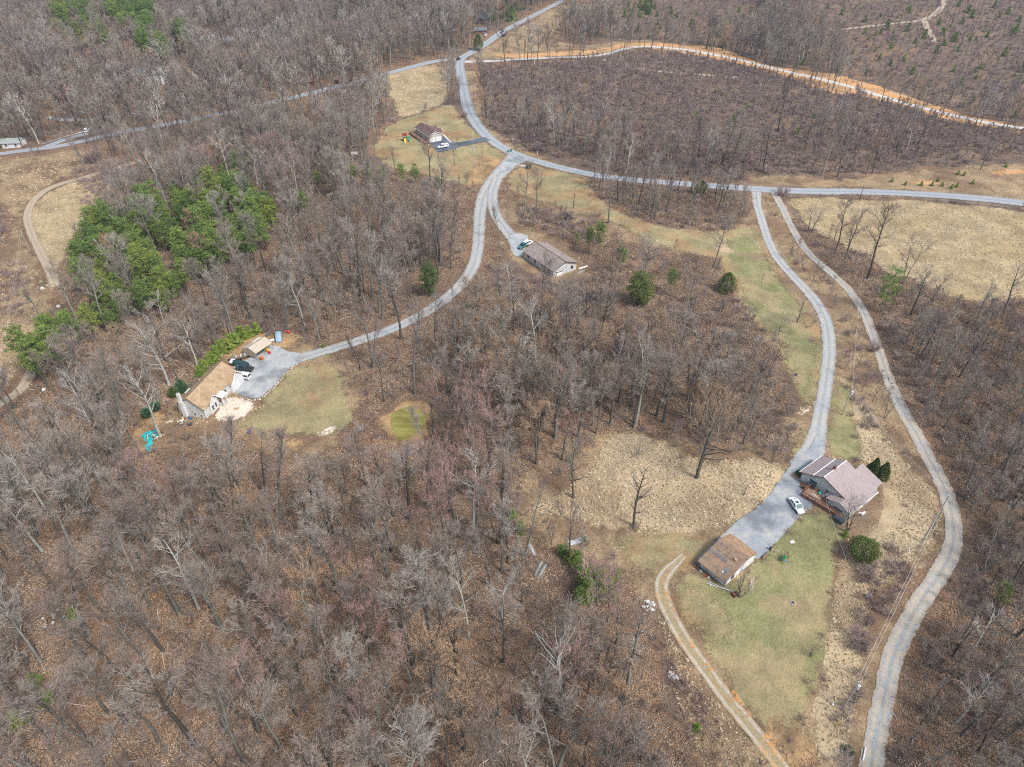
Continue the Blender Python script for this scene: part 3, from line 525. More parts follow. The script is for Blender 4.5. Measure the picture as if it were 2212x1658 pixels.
# ------------------------------------------------------------------ tree shapes
def perp(d, rn):
    while True:
        a = Vector((rn.uniform(-1, 1), rn.uniform(-1, 1), rn.uniform(-1, 1)))
        p = a - d * a.dot(d)
        if p.length > 0.2: return p.normalized()
def twig_tri(mb, a, b, w_, rn):
    d = (b - a); s = d.cross(Vector((rn.uniform(-1, 1), rn.uniform(-1, 1), rn.uniform(-.6, .6)))); s = s.normalized() * w_ if s.length > 1e-6 else Vector((w_, 0, 0))
    i = len(mb.v); mb.v.extend([tuple(a - s), tuple(a + s), tuple(b)]); mb.f.append((i, i + 1, i + 2)); mb.mi.append(mb.m)
def bare_tree(seed, h, bare, cw, r0, nprim=18, nsec=9, ntw=8, nsub=2, up=0.5, tw=0.037, stems=1, fork=0.0, leaves=0, droop=0.0):
    """trunk (with its limbs) and crown of twigs, as two meshes; h height, bare = clear part of the trunk, cw = crown radius"""
    rn = random.Random(seed); T, C = MB(), MB()
    axes = []
    for st in range(stems):
        lean = Vector((rn.gauss(0, 1), rn.gauss(0, 1), 0)) * (0.02 if stems == 1 else 0.22)
        hh = h * (1 if st == 0 else rn.uniform(.75, 1)); p = Vector((rn.uniform(-.2, .2) * (stems > 1), rn.uniform(-.2, .2) * (stems > 1), -0.4)); d = Vector((0, 0, 1)) + lean; pts = [p.copy()]
        n = 10
        for i in range(n):
            d = (d + Vector((rn.gauss(0, .05), rn.gauss(0, .05), 0.04))).normalized(); p = p + d * (hh * 0.96 / n); pts.append(p.copy())
        rr = r0 / math.sqrt(stems) * 1.15
        rad = [rr * 1.25] + [max(rr * 0.12, rr * (1 - (i + 1) / (n + 1) * 0.93)) for i in range(n)]
        T.tube(pts, rad, 6, cap=False); axes.append((pts, rad, hh))
    def along(pts, rad, t):
        f = t * (len(pts) - 1); i = min(int(f), len(pts) - 2); k = f - i
        return pts[i].lerp(pts[i + 1], k), (pts[i + 1] - pts[i]).normalized(), rad[i] * (1 - k) + rad[i + 1] * k
    per = max(3, nprim // stems)
    for pts, rad, hh in axes:
        for i in range(per):
            t = bare + (1 - bare) * ((i + rn.random() * .8) / per) ** 0.9
            p, d, r = along(pts, rad, min(t, .985)); k = (t - bare) / (1 - bare + 1e-6)
            prof = (0.55 + 1.0 * k) if k < .45 else max(.22, 1.0 - (k - .45) * 1.25)
            L = cw * prof * rn.uniform(.75, 1.15) * 1.15
            side = perp(d, rn); side.z = 0; side = side.normalized() if side.length > .1 else Vector((1, 0, 0))
            dd = (side * (1 - up * (0.5 + .5 * k)) + Vector((0, 0, up + .25 * k - droop))).normalized()
            lp = [p.copy()]; q = p.copy(); m = 5
            for j in range(m):
                dd = (dd + Vector((rn.gauss(0, .13), rn.gauss(0, .13), rn.gauss(0.07 - droop * .1, .08)))).normalized(); q = q + dd * (L / m); lp.append(q.copy())
            r1 = min(r * .65, 0.03 + L * 0.021); lr = [r1 * (1 - j / m * .8) for j in range(m + 1)]
            T.tube(lp, lr, 4, cap=False)
            for s in range(nsec):
                tt = 0.22 + .78 * (s + rn.random()) / nsec
                p2, d2, r2 = along(lp, lr, min(tt, .99)); L2 = L * rn.uniform(.28, .5) * (1.15 - tt * .5)
                e2 = (d2 * .7 + perp(d2, rn) * rn.uniform(.5, .9) + Vector((0, 0, .18))).normalized()
                mid = p2 + e2 * L2 * .5; e3 = (e2 + Vector((rn.gauss(0, .2), rn.gauss(0, .2), .15))).normalized(); end = mid + e3 * L2 * .5
                C.tube([p2, mid, end], [max(tw * .8, r2 * .5), tw * .8, tw * .35], 3, cap=False)
                for w2 in range(ntw):
                    u = .15 + .85 * rn.random(); b = p2.lerp(mid, u * 2) if u < .5 else mid.lerp(end, u * 2 - 1)
                    e4 = ((e2 if u < .5 else e3) * .75 + perp(e2, rn) * rn.uniform(.4, .9) + Vector((0, 0, .15))).normalized()
                    L4 = rn.uniform(.45, 1.0) * min(1.1, .45 + L * .12); tip = b + e4 * L4
                    twig_tri(C, b, tip, tw * .55, rn)
                    for _ in range(nsub):
                        bb = b.lerp(tip, rn.uniform(.2, .85)); twig_tri(C, bb, bb + (e4 * .7 + perp(e4, rn) * .7).normalized() * L4 * rn.uniform(.35, .65), tw * .42, rn)
                    for _ in range(leaves):
                        c_ = b.lerp(tip, rn.random()) + Vector((rn.gauss(0, .1), rn.gauss(0, .1), rn.gauss(0, .1)))
                        twig_tri(C, c_, c_ + Vector((rn.gauss(0, .1), rn.gauss(0, .1), -.12)), .05, rn)
    return T, C
def needle_puff(C, c, r, n, rn, ln=.42, wd=.075, flat=.75):
    for _ in range(n):
        d = Vector((rn.gauss(0, 1), rn.gauss(0, 1), rn.gauss(.25, .8) * flat)).normalized()
        a = c + d * r * rn.uniform(.15, .75); e = (d + Vector((rn.gauss(0, .5), rn.gauss(0, .5), rn.gauss(.15, .35)))).normalized()
        twig_tri(C, a, a + e * ln * rn.uniform(.7, 1.3), wd, rn)
def pine_tree(seed, h, bare, cw, r0, whorls=9, per=6, shape='round', puff=.62, n=26):
    rn = random.Random(seed); T, C = MB(), MB(); pts = [Vector((0, 0, -.4))]; d = Vector((0, 0, 1))
    for i in range(7):
        d = (d + Vector((rn.gauss(0, .03), rn.gauss(0, .03), .05))).normalized(); pts.append(pts[-1] + d * (h * .97 / 7))
    T.tube(pts, [r0 * 1.2] + [r0 * (1 - i / 7.6) for i in range(1, 8)], 6, cap=False)
    for w_ in range(whorls):
        k = (w_ + rn.random() * .5) / whorls; z = h * (bare + (1 - bare) * k); f = z / (h * .97) * 7; i = min(int(f), 6); base = pts[i].lerp(pts[i + 1], f - i)
        if shape == 'round': prof = math.sqrt(max(.08, 1 - (max(0, k - .3) / .75) ** 2)) * (0.62 + .38 * min(1, k / .3))
        elif shape == 'cone': prof = 1.05 * (1 - k) + .08
        else: prof = math.sin(math.pi * min(1, .12 + k * .85)) * .95 + .08
        a0 = rn.random() * 6.28
        for b in range(per):
            if rn.random() < .12: continue
            a = a0 + b * 6.283 / per + rn.gauss(0, .25); L = cw * prof * rn.uniform(.65, 1.15)
            e = Vector((math.cos(a), math.sin(a), rn.uniform(.05, .4))); end = base + e * L
            T.bar(base, base.lerp(end, .85), max(.03, r0 * .22))
            for s in range(max(1, int(L / (puff * .85)))):
                t = 1 - s * (puff * .8) / max(L, .1)
                if t < .25: break
                needle_puff(C, base.lerp(end, t) + Vector((rn.gauss(0, .15), rn.gauss(0, .15), rn.gauss(.05, .12))), puff * rn.uniform(.8, 1.2), n, rn)
    needle_puff(C, pts[-1] - Vector((0, 0, .2)), puff * .7, n, rn)
    return T, C
def dense_ever(seed, h, cw, shape='egg', n=5200, leaf=.17):
    """cedar or clipped evergreen: a full crown of small leaf faces with lumps and dents"""
    rn = random.Random(seed); T, C = MB(), MB(); T.tube([(0, 0, -.3), (0, 0, h * .5), (0, 0, h * .85)], [h * .03, h * .022, .03], 6)
    lumps = [(Vector((rn.gauss(0, 1), rn.gauss(0, 1), rn.gauss(0, 1))).normalized(), rn.uniform(.5, 1)) for _ in range(26)]
    for _ in range(n):
        k = rn.random() ** .8; a = rn.random() * 6.283
        if shape == 'cone': pr = (1 - k) ** .75 * (1 if k > .06 else k / .06 * .5 + .5)
        elif shape == 'ball': pr = math.sqrt(max(0, 1 - (2 * k - 1) ** 2))
        else: pr = math.sin(math.pi * min(1, .1 + .9 * k) ** .8) ** .7
        d = Vector((math.cos(a), math.sin(a), (2 * k - 1)))
        dn = d.normalized(); g = max((dn.dot(l) - .82) * 2.2 * s for l, s in lumps); g = max(0, min(.5, g))
        rr = cw * pr * (.66 + g) * rn.uniform(.6, 1.16)
        p = Vector((math.cos(a) * rr, math.sin(a) * rr, .1 + h * k * .97)); e = (Vector((math.cos(a), math.sin(a), .5)) + Vector((rn.gauss(0, .5), rn.gauss(0, .5), rn.gauss(0, .5)))).normalized()
        twig_tri(C, p, p + e * leaf * 2.0, leaf * .55, rn)
    return T, C
def thicket(seed, h, r, n=34, nt_=14, tw=.022):
    """shrub: many thin stems arching out of the ground with side twigs"""
    rn = random.Random(seed); C = MB()
    for i in range(n):
        a = rn.random() * 6.283; q = rn.random() ** .5 * r * .55; p = Vector((math.cos(a) * q, math.sin(a) * q, -.05)); b = a + rn.gauss(0, .7)
        d = Vector((math.cos(b) * rn.uniform(.15, .8), math.sin(b) * rn.uniform(.15, .8), 1)).normalized(); L = h * rn.uniform(.6, 1.1); pts = [p]
        for j in range(3):
            d = (d + Vector((rn.gauss(0, .15), rn.gauss(0, .15), -.04))).normalized(); pts.append(pts[-1] + d * L / 3)
        C.tube(pts, [tw * 1.6, tw * 1.3, tw, tw * .4], 3, cap=False)
        for _ in range(nt_):
            t = rn.uniform(.25, 1) * 3; j = min(2, int(t)); o = pts[j].lerp(pts[j + 1], t - j); e = ((pts[j + 1] - pts[j]).normalized() * .6 + perp(d, rn) * rn.uniform(.5, 1)).normalized(); l = L * rn.uniform(.12, .3)
            twig_tri(C, o, o + e * l, tw * .8, rn)
            o2 = o + e * l * .5; twig_tri(C, o2, o2 + (e + perp(e, rn)).normalized() * l * .6, tw * .6, rn)
    return C
def tree_meshes(tc, base, bark, twig, tn='trunk', cn='crown'):
    return tc[0].mesh(tn, bark, True), tc[1].mesh(cn, twig)
# forest variants: (description, trunk mesh, crown mesh, height)
FOREST = []
for sd_, h, ba, cw, r0, kw, tw_, ds in [
        (1, 19, .48, 3.3, .24, dict(), 'twig', 'tall bare tree with a narrow grey brown crown'),
        (2, 21, .55, 3.0, .25, dict(up=.65), 'twig', 'very tall bare tree with upswept twigs'),
        (3, 17, .42, 3.6, .22, dict(), 'twig', 'bare tree with a rounded twiggy crown'),
        (4, 18, .50, 3.2, .22, dict(nprim=13), 'twig_red', 'bare maple with a reddish crown of buds'),
        (5, 20, .50, 3.9, .29, dict(nprim=16, up=.45), 'twig', 'stout bare tree with a wide fanned crown'),
        (6, 16, .45, 2.7, .18, dict(nprim=12), 'twig', 'slim bare tree with a light crown'),
        (7, 15, .34, 3.9, .24, dict(nprim=14, leaves=2, nsub=1), 'twig_tan', 'bare oak holding tan dead leaves'),
        (8, 18, .4, 3.5, .24, dict(nprim=11, nsub=1, ntw=6, up=.4), 'twig_pale', 'pale barked bare tree with whitish limbs'),
        (9, 19, .38, 3.6, .25, dict(stems=2, nprim=16), 'twig', 'bare tree forked low into two trunks'),
        (10, 15, .6, 2.3, .15, dict(nprim=9), 'twig', 'thin straight bare tree with a small top')]:
    cw *= 1.6; h *= 1.1; r0 *= 1.25; T, C = bare_tree(sd_, h, ba * .9, cw, r0, **kw)
    bk = M['bark_pale'] if tw_ == 'twig_pale' else M['bark']
    FOREST.append((ds, T.mesh('trunk', bk, True), C.mesh('crown', M[tw_]), h, T, C, bk, M[tw_]))
def make_tree(name, label, cat, x, y, tm, cm, s=1.0, rz=0.0, group=None, sz=None):
    t = thing(name, label, cat, (x, y, float(ground_z(x, y))), rz, group); t.scale = (s, s, sz or s)
    if tm: place_mesh('trunk', tm, t)
    if cm: place_mesh('crown', cm, t)
    return t

# ------------------------------------------------------------------ where wood grows
rng = np.random.RandomState(11)
def in_px(px, x, y): return pip(x, y, [P(*q) for q in px])
CC_W = [P(*q) for q in CLEARCUT]; HILL_W = [P(*q) for q in HILL]
KEEP = [(76, 109, 13), (46, 89, 9), (-79, 146, 12), (-75, 165, 10), (12, 217, 13), (-42, 347, 13), (-62, 152, 14), pc + (9,)]
def open_at(x, y, margin=0.0):
    m = np.zeros(x.shape, bool)
    for q in OPEN:
        x0, y0 = q.min(0) - margin; x1, y1 = q.max(0) + margin
        b = (x > x0) & (x < x1) & (y > y0) & (y < y1)
        if b.any(): m[b] |= pip(x[b], y[b], q) | ((seg_dist(x[b], y[b], q, True) < margin) if margin else False)
    for kx, ky, kr in KEEP: m |= (x - kx) ** 2 + (y - ky) ** 2 < kr * kr
    return m
def near_road(x, y, extra=0.0):
    m = np.zeros(x.shape, bool)
    for c, w_ in ROADS:
        x0, y0 = c.min(0) - 12; x1, y1 = c.max(0) + 12
        b = (x > x0) & (x < x1) & (y > y0) & (y < y1)
        if b.any(): m[b] |= seg_dist(x[b], y[b], c) < w_ + extra
    return m
def in_view(x, y, h=10, mg=0.06):
    u, v, d = proj_np(x, y, ground_z(x, y)); u2, v2, d2 = proj_np(x, y, ground_z(x, y) + h)
    ex, ey = IW * mg, IH * mg
    return (d > 5) & (u > -ex) & (u < IW + ex) & (v2 < IH + ey) & (v > -ey)
def proj_np(x, y, z):
    d = z - CAM_H; dep = y * CP - d * SP; up = y * SP + d * CP; dep_ = np.maximum(dep, 1)
    return IW / 2 + FPX * x / dep_, IH / 2 - FPX * up / dep_, dep
def jgrid(step, x0=-640, x1=640, y0=15, y1=1000):
    gx, gy = np.meshgrid(np.arange(x0, x1, step), np.arange(y0, y1, step)); gx = gx.ravel(); gy = gy.ravel()
    return gx + rng.uniform(-.46, .46, gx.shape) * step, gy + rng.uniform(-.46, .46, gx.shape) * step
PINES_PX = [(190, 545), (240, 485), (300, 495), (390, 445), (470, 425), (560, 455), (600, 480), (598, 530), (560, 572), (480, 615), (420, 622), (360, 690), (290, 715), (240, 735), (200, 770), (130, 835), (65, 845), (95, 780), (125, 725), (175, 685), (178, 605)]
FARPINES_PX = [(111, 60), (160, 30), (280, 5), (345, 30), (352, 90), (330, 112), (395, 112), (420, 108), (410, 140), (340, 152), (310, 135), (300, 100), (245, 100), (150, 128), (138, 115), (240, 88), (270, 70), (200, 68), (140, 85)]
PINES_W = [P(*q) for q in PINES_PX]; FARP_W = [P(*q) for q in FARPINES_PX]
# thin edge belts and light patches of the photograph: (polygon, keep share)
THIN = [([(380, 905), (560, 925), (760, 930), (800, 1000), (760, 1060), (560, 1050), (330, 980)], .4), ([(1110, 1000), (1300, 950), (1320, 1160), (1100, 1120)], .35),
        ([(700, 740), (880, 700), (940, 760), (940, 980), (800, 960), (760, 860), (640, 770)], .55), ([(1105, 415), (1300, 450), (1460, 520), (1560, 560), (1560, 620), (1290, 620), (1250, 540)], .3),
        ([(1815, 700), (1900, 760), (1990, 960), (2060, 1150), (1960, 1330), (1880, 1450), (1860, 1658), (1990, 1658), (2080, 1250), (2100, 1100), (1960, 740), (1850, 640)], .12),
        ([(1650, 480), (1720, 500), (1830, 640), (1900, 800), (1850, 830), (1790, 690), (1680, 560)], .25), ([(-50, 420), (130, 560), (180, 720), (60, 860), (-80, 900)], .35),
        ([(1400, 1200), (1480, 1400), (1600, 1580), (1600, 1700), (1440, 1700), (1380, 1450)], .3), ([(985, 395), (1040, 395), (1040, 520), (1000, 620), (960, 640), (960, 480)], .6),
        ([(1330, 1130), (1180, 1110), (1120, 1180), (1240, 1300), (1400, 1350), (1420, 1240)], .25), ([(1015, 500), (1130, 580), (1250, 640), (1150, 760), (1000, 720), (950, 680)], .35),
        ([(1900, 600), (2212, 640), (2280, 900), (2212, 1500), (2060, 1500), (2100, 1150), (1990, 850)], .6)]
tx, ty = jgrid(5.05)
m = in_view(tx, ty, 18) & ~open_at(tx, ty, 1.0) & ~near_road(tx, ty, .6) & ~(pip(tx, ty, PINES_W) & (rng.rand(len(tx)) < .6)) & ~pip(tx, ty, CC_W) & ~pip(tx, ty, HILL_W)
for poly, keep in THIN: m &= ~(in_px(poly, tx, ty) & (rng.rand(len(tx)) > keep))
m &= ~(pip(tx, ty, FARP_W) & (rng.rand(len(tx)) > .35))
cl = np.sin(tx * .11 + 1.7 * np.sin(ty * .05)) * np.cos(ty * .09 + 1.3 * np.sin(tx * .06)); m &= rng.rand(len(tx)) < .80 + .25 * cl
tx, ty = tx[m], ty[m]
# a few tall trees left standing on the cut hill
belts = [([(1000, 590), (1250, 650), (1500, 600), (1580, 680), (1700, 860), (1690, 960), (1560, 970), (1350, 920), (1100, 980), (960, 860), (960, 690)], 8.5, .75), ([(1470, 95), (1560, 118), (1700, 165), (1860, 215), (1830, 190), (1790, 120), (1700, 20), (1660, -30), (1640, -20), (1650, 60), (1620, 95)], 6.0, .8),
         ([(1640, 250), (1700, 330), (1900, 350), (2150, 330), (2212, 300), (2100, 285), (1960, 260), (1900, 255), (1800, 280)], 8.0, .45),
         ([(1105, 305), (1190, 338), (1330, 366), (1500, 388), (1640, 392), (1700, 370), (1600, 350), (1400, 335), (1200, 290), (1100, 260)], 6.2, .8),
         ([(1500, 108), (1700, 165), (2000, 245), (2050, 262), (1900, 225), (1700, 180), (1560, 130)], 7.0, .4)]
for poly, st, keep in belts:
    bx, by = jgrid(st); k = in_px(poly, bx, by) & ~near_road(bx, by, -1) & (rng.rand(len(bx)) < keep)
    tx = np.concatenate([tx, bx[k]]); ty = np.concatenate([ty, by[k]])
SPECIAL = []     # hand placed wood: (px, py) of the foot
# wood that would stand in front of the open ground, the roads and the houses seen from the air is thinned, as in the picture
def hides(x, y, h=17.0):
    best = np.ones(x.shape)
    gz = ground_z(x, y); shots = []
    for k in (.5, .75, .97):
        for dx in (-2.0, 2.0): shots.append(proj_np(x + dx, y, gz + h * k)[:2])
    for q, keep in GUARD:
        u, v, _ = proj_np(q[:, 0], q[:, 1], ground_z(q[:, 0], q[:, 1])); pl = np.stack([u, v], 1)
        for a, b in shots:
            bb = (a > u.min()) & (a < u.max()) & (b > v.min()) & (b < v.max())
            if bb.any(): m_ = np.zeros(x.shape, bool); m_[bb] = pip(a[bb], b[bb], pl); best[m_] = np.minimum(best[m_], keep)
    for poly, keep in HOUSE_PX:
        for a, b in shots: m_ = pip(a, b, poly); best[m_] = np.minimum(best[m_], keep)
    for c, w_ in ROADS:
        u, v, d = proj_np(c[:, 0], c[:, 1], ground_z(c[:, 0], c[:, 1])); ln = np.stack([u, v], 1)[::2]
        for a, b in shots[2:]:
            bb = (a > u.min() - 20) & (a < u.max() + 20) & (b > v.min() - 15) & (b < v.max() + 15)
            if bb.any(): m_ = np.zeros(x.shape, bool); m_[bb] = seg_dist(a[bb], b[bb], ln) < 3.2 * FPX / float(np.median(d)) ; best[m_] = np.minimum(best[m_], .34)
    return best
FARP_GUARD = (FARPINES_PX, .2)
HOUSE_PX = [FARP_GUARD, ([(370, 790), (460, 770), (560, 770), (560, 880), (480, 920), (380, 930)], .0), ([(1110, 510), (1240, 525), (1290, 580), (1270, 610), (1180, 610), (1110, 560)], .12), ([(500, 715), (640, 710), (640, 790), (520, 800)], .05), ([(285, 155), (370, 150), (370, 185), (285, 190)], .4),
            ([(590, 175), (790, 165), (800, 195), (600, 215)], .25), ([(0, 300), (110, 290), (230, 275), (240, 300), (0, 340)], .15), ([(1025, 30), (1062, 30), (1062, 90), (1025, 90)], .2), ([(760, 320), (1060, 270), (1060, 340), (900, 345), (760, 345)], .1),
            ([(835, 880), (925, 880), (925, 955), (835, 955)], .3), ([(300, 910), (350, 910), (350, 985), (300, 985)], .05), ([(1220, 1155), (1280, 1155), (1280, 1195), (1220, 1195)], .2), ([(1390, 1290), (1420, 1290), (1420, 1335), (1390, 1335)], .0), ([(560, 930), (700, 930), (690, 1000), (550, 1000)], .4),
            ([(1345, 575), (1420, 575), (1420, 662), (1345, 662)], .06), ([(900, 550), (960, 550), (960, 640), (900, 640)], .08), ([(1422, 570), (1468, 570), (1468, 645), (1422, 645)], .1), ([(1538, 570), (1595, 570), (1595, 640), (1538, 640)], .05), ([(1880, 560), (1955, 560), (1955, 685), (1880, 685)], .1), ([(1205, 1195), (1345, 1195), (1345, 1310), (1205, 1310)], .3), ([(430, 712), (575, 712), (575, 790), (440, 815)], .08), ([(360, 815), (415, 815), (415, 870), (360, 870)], .0), ([(305, 865), (350, 865), (350, 905), (305, 905)], .0),
            ([(1255, 480), (1310, 480), (1310, 560), (1255, 560)], .25), (PINES_PX, .45), ([(640, 405), (700, 405), (700, 470), (640, 470)], .3), ([(480, 370), (560, 370), (560, 425), (480, 425)], .3), ([(755, 360), (960, 360), (960, 420), (755, 420)], .45)]
hk = hides(tx, ty); k = rng.rand(len(tx)) < hk; tx, ty = tx[k], ty[k]
pu, pv, pd = proj_np(tx, ty, ground_z(tx, ty) + 8)
RED_PX = [(870, 1030, 120), (940, 1080, 120), (1000, 940, 80), (800, 1270, 90), (780, 1330, 90), (1160, 1520, 80), (1280, 1320, 90), (1340, 1340, 70), (200, 1560, 90), (480, 420, 60), (380, 520, 50), (990, 1010, 90), (600, 400, 60)]
def pick(i, x, y, u, v):
    for rx, ry, rr in RED_PX:
        if (u - rx) ** 2 + (v - ry) ** 2 < rr * rr and rng.rand() < .38: return 3
    w_ = np.array([.17, .14, .16, .03, .12, .14, .07, .05, .06, .06])
    if u > 1000 and u < 1750 and 560 < v < 1000: w_ = np.array([.12, .05, .18, .03, .12, .10, .22, .05, .1, .03])
    if v < 330 and u < 950: w_ = np.array([.2, .14, .24, .01, .2, .1, .03, .03, .03, .02])
    return int(rng.choice(10, p=w_ / w_.sum()))
kind = np.array([pick(i, tx[i], ty[i], pu[i], pv[i]) for i in range(len(tx))])
scl = np.where(rng.rand(len(tx)) < .25, rng.uniform(.5, .75, len(tx)), rng.uniform(.8, 1.2, len(tx))); rot = rng.uniform(0, 6.283, len(tx))
# smaller wood on the right side slopes and the middle hollow
for poly, k in [([(1850, 640), (2212, 640), (2300, 1658), (1900, 1658), (2070, 1150)], .68), ([(1480, 560), (1600, 640), (1740, 850), (1700, 1000), (1560, 960), (1450, 700)], .62), ([(1270, 395), (1640, 405), (1630, 500), (1480, 510), (1300, 430)], .7),
                ([(1640, 480), (1720, 480), (1830, 590), (1880, 690), (1960, 870), (2060, 1060), (2080, 1180), (1990, 1330), (1920, 1480), (1890, 1660), (1780, 1658), (1860, 1200), (1800, 820), (1800, 720), (1690, 600)], .42)]:
    mm = in_px(poly, tx, ty); scl[mm] *= k
size = scl * 18 / np.maximum(pd, 30)
off_frame = (pu < -20) | (pu > IW + 20) | (pv < -10) | (pv > IH + 40); order = np.argsort(-(size * (~off_frame)))
print('forest trees', len(tx))
COLN = [(180, 'at the left edge'), (380, 'far left'), (580, 'left'), (780, 'left of centre'), (980, 'just left of centre'), (1180, 'at the centre'), (1380, 'just right of centre'), (1600, 'right of centre'), (1850, 'right'), (9999, 'far right')]
def region(u, v):
    row = 'in the bottom row of woods' if v > 1480 else 'in the lowest woods' if v > 1330 else 'in the lower woods' if v > 1180 else 'below the pond' if v > 1020 else 'level with the pond' if v > 860 else 'in the middle woods' if v > 640 else 'in the upper woods'
    return row + ', ' + next(n for c, n in COLN if u < c)
NIND = 290
SHORT = ['narrow grey bare tree', 'bare tree with upswept twigs', 'round crowned bare tree', 'reddish bare maple', 'wide fanned bare tree', 'slim bare tree', 'bare oak with tan leaves', 'pale limbed bare tree', 'fork trunked bare tree', 'thin straight bare tree']
for i in order[:NIND]:
    ds, tm, cm, h, *_ = FOREST[kind[i]]; ds = SHORT[kind[i]]; ds = ('short ' if scl[i] < .85 else 'tall ' if scl[i] > 1.03 else '') + ds; rg = region(pu[i], pv[i])
    t = make_tree('bare_tree', f'{ds} {rg}', 'tree', tx[i], ty[i], tm, cm, scl[i], rot[i])
    t['group'] = f'bare trees {rg}: {ds}'

# ------------------------------------------------------------------ masses too many to count: points carrying the variants
def scatter(name, label, x, y, variants, sc, rz, vi, tilt=None, kindv='stuff', zoff=0.0):
    lib = bpy.data.collections.new(name + '_variants')
    for j, (vm, mats) in enumerate(variants):
        me = vm if isinstance(vm, bpy.types.Mesh) else vm.mesh('shape', mats); lib.objects.link(bpy.data.objects.new('shape_%02d' % j, me))
    n = len(x); z = ground_z(x, y) + zoff; me = bpy.data.meshes.new(name)
    me.vertices.add(n); me.vertices.foreach_set('co', np.stack([x, y, z], -1).astype(np.float32).ravel())
    a = me.attributes.new('vi', 'INT', 'POINT'); a.data.foreach_set('value', np.asarray(vi, np.int32))
    a = me.attributes.new('scl', 'FLOAT', 'POINT'); a.data.foreach_set('value', np.asarray(sc, np.float32))
    ro = np.zeros((n, 3), np.float32); ro[:, 2] = rz
    if tilt is not None: ro[:, :2] = tilt
    a = me.attributes.new('rotv', 'FLOAT_VECTOR', 'POINT'); a.data.foreach_set('vector', ro.ravel())
    o = bpy.data.objects.new(name, me); COL.objects.link(o); link_props(o, label, None, None, kindv)
    ng = bpy.data.node_groups.new(name, 'GeometryNodeTree')
    ng.interface.new_socket('Geometry', in_out='INPUT', socket_type='NodeSocketGeometry'); ng.interface.new_socket('Geometry', in_out='OUTPUT', socket_type='NodeSocketGeometry')
    gi = ng.nodes.new('NodeGroupInput'); go_ = ng.nodes.new('NodeGroupOutput'); ip = ng.nodes.new('GeometryNodeInstanceOnPoints'); ci = ng.nodes.new('GeometryNodeCollectionInfo')
    ci.inputs['Collection'].default_value = lib; ci.inputs['Separate Children'].default_value = True; ci.inputs['Reset Children'].default_value = True
    def na(nm, dt):
        q = ng.nodes.new('GeometryNodeInputNamedAttribute'); q.data_type = dt; q.inputs['Name'].default_value = nm; return q.outputs['Attribute']
    ng.links.new(gi.outputs[0], ip.inputs['Points']); ng.links.new(ci.outputs[0], ip.inputs['Instance']); ip.inputs['Pick Instance'].default_value = True
    ng.links.new(na('vi', 'INT'), ip.inputs['Instance Index']); ng.links.new(na('rotv', 'FLOAT_VECTOR'), ip.inputs['Rotation']); ng.links.new(na('scl', 'FLOAT'), ip.inputs['Scale'])
    ng.links.new(ip.outputs[0], go_.inputs[0])
    md = o.modifiers.new('instances', 'NODES'); md.node_group = ng
    return o
def joined(T, C, bk, tw_):
    J = MB(); J.v = list(T.v); J.f = list(T.f); J.mi = [0] * len(T.f); b = len(J.v); J.v += C.v; J.f += [tuple(i + b for i in f) for f in C.f]; J.mi += [1] * len(C.f)
    return (J, [bk, tw_])
rest = order[NIND:]
near = rest[pd[rest] < 330]; farr = rest[pd[rest] >= 330]
scatter('woodland', 'bare leafless woodland behind the nearest trees', tx[near], ty[near], [joined(f[4], f[5], f[6], f[7]) for f in FOREST], scl[near], rot[near], kind[near])
FAR = []
for (ds, tm, cm, h, T, C, bk, tw_), (sd_, ba, cw, r0, kw) in zip(FOREST, [(1, .48, 3.3, .26, {}), (2, .5, 3.0, .26, dict(up=.65)), (3, .42, 3.6, .24, {}), (4, .5, 3.2, .24, {}), (5, .5, 4.2, .3, {}), (6, .45, 2.7, .2, {}), (7, .34, 3.9, .24, {}), (8, .4, 3.5, .26, {}), (9, .38, 3.6, .24, {}), (10, .6, 2.3, .17, {})]):
    T2, C2 = bare_tree(sd_ + 40, h, ba * .85, cw * 1.6, r0, nprim=14, nsec=7, ntw=7, nsub=1, tw=.085, **kw); FAR.append(joined(T2, C2, bk, tw_))
scatter('distant_woodland', 'distant bare woods covering the far slopes', tx[farr], ty[farr], FAR, scl[farr] * 1.05, rot[farr], kind[farr])

# saplings and undergrowth
SAPL = []
for sd_, h, r0 in [(21, 6.5, .06), (22, 5.0, .05), (23, 8.0, .08), (24, 5.5, .05)]:
    T, C = bare_tree(sd_, h, .22, 1.3, r0, nprim=14, nsec=5, ntw=6, nsub=2, tw=.03); SAPL.append(joined(T, C, M['bark'], M['twig'] if sd_ != 24 else M['twig_tan']))
THK = [thicket(31, 2.2, 1.6), thicket(32, 1.6, 1.3), thicket(33, 2.8, 1.8)]
for t in THK: pass
SAPL_V = SAPL + [(THK[0], [M['twig_brush']]), (THK[1], [M['twig']]), (THK[2], [M['twig_brush']])]
ux, uy = jgrid(3.0, y1=420)
u_, v_, d_ = proj_np(ux, uy, ground_z(ux, uy))
m = in_view(ux, uy, 4, .03) & ~open_at(ux, uy, -0.0) & ~near_road(ux, uy, -.2) & ~pip(ux, uy, CC_W) & ~pip(ux, uy, HILL_W)
dens = np.full(ux.shape, .42)
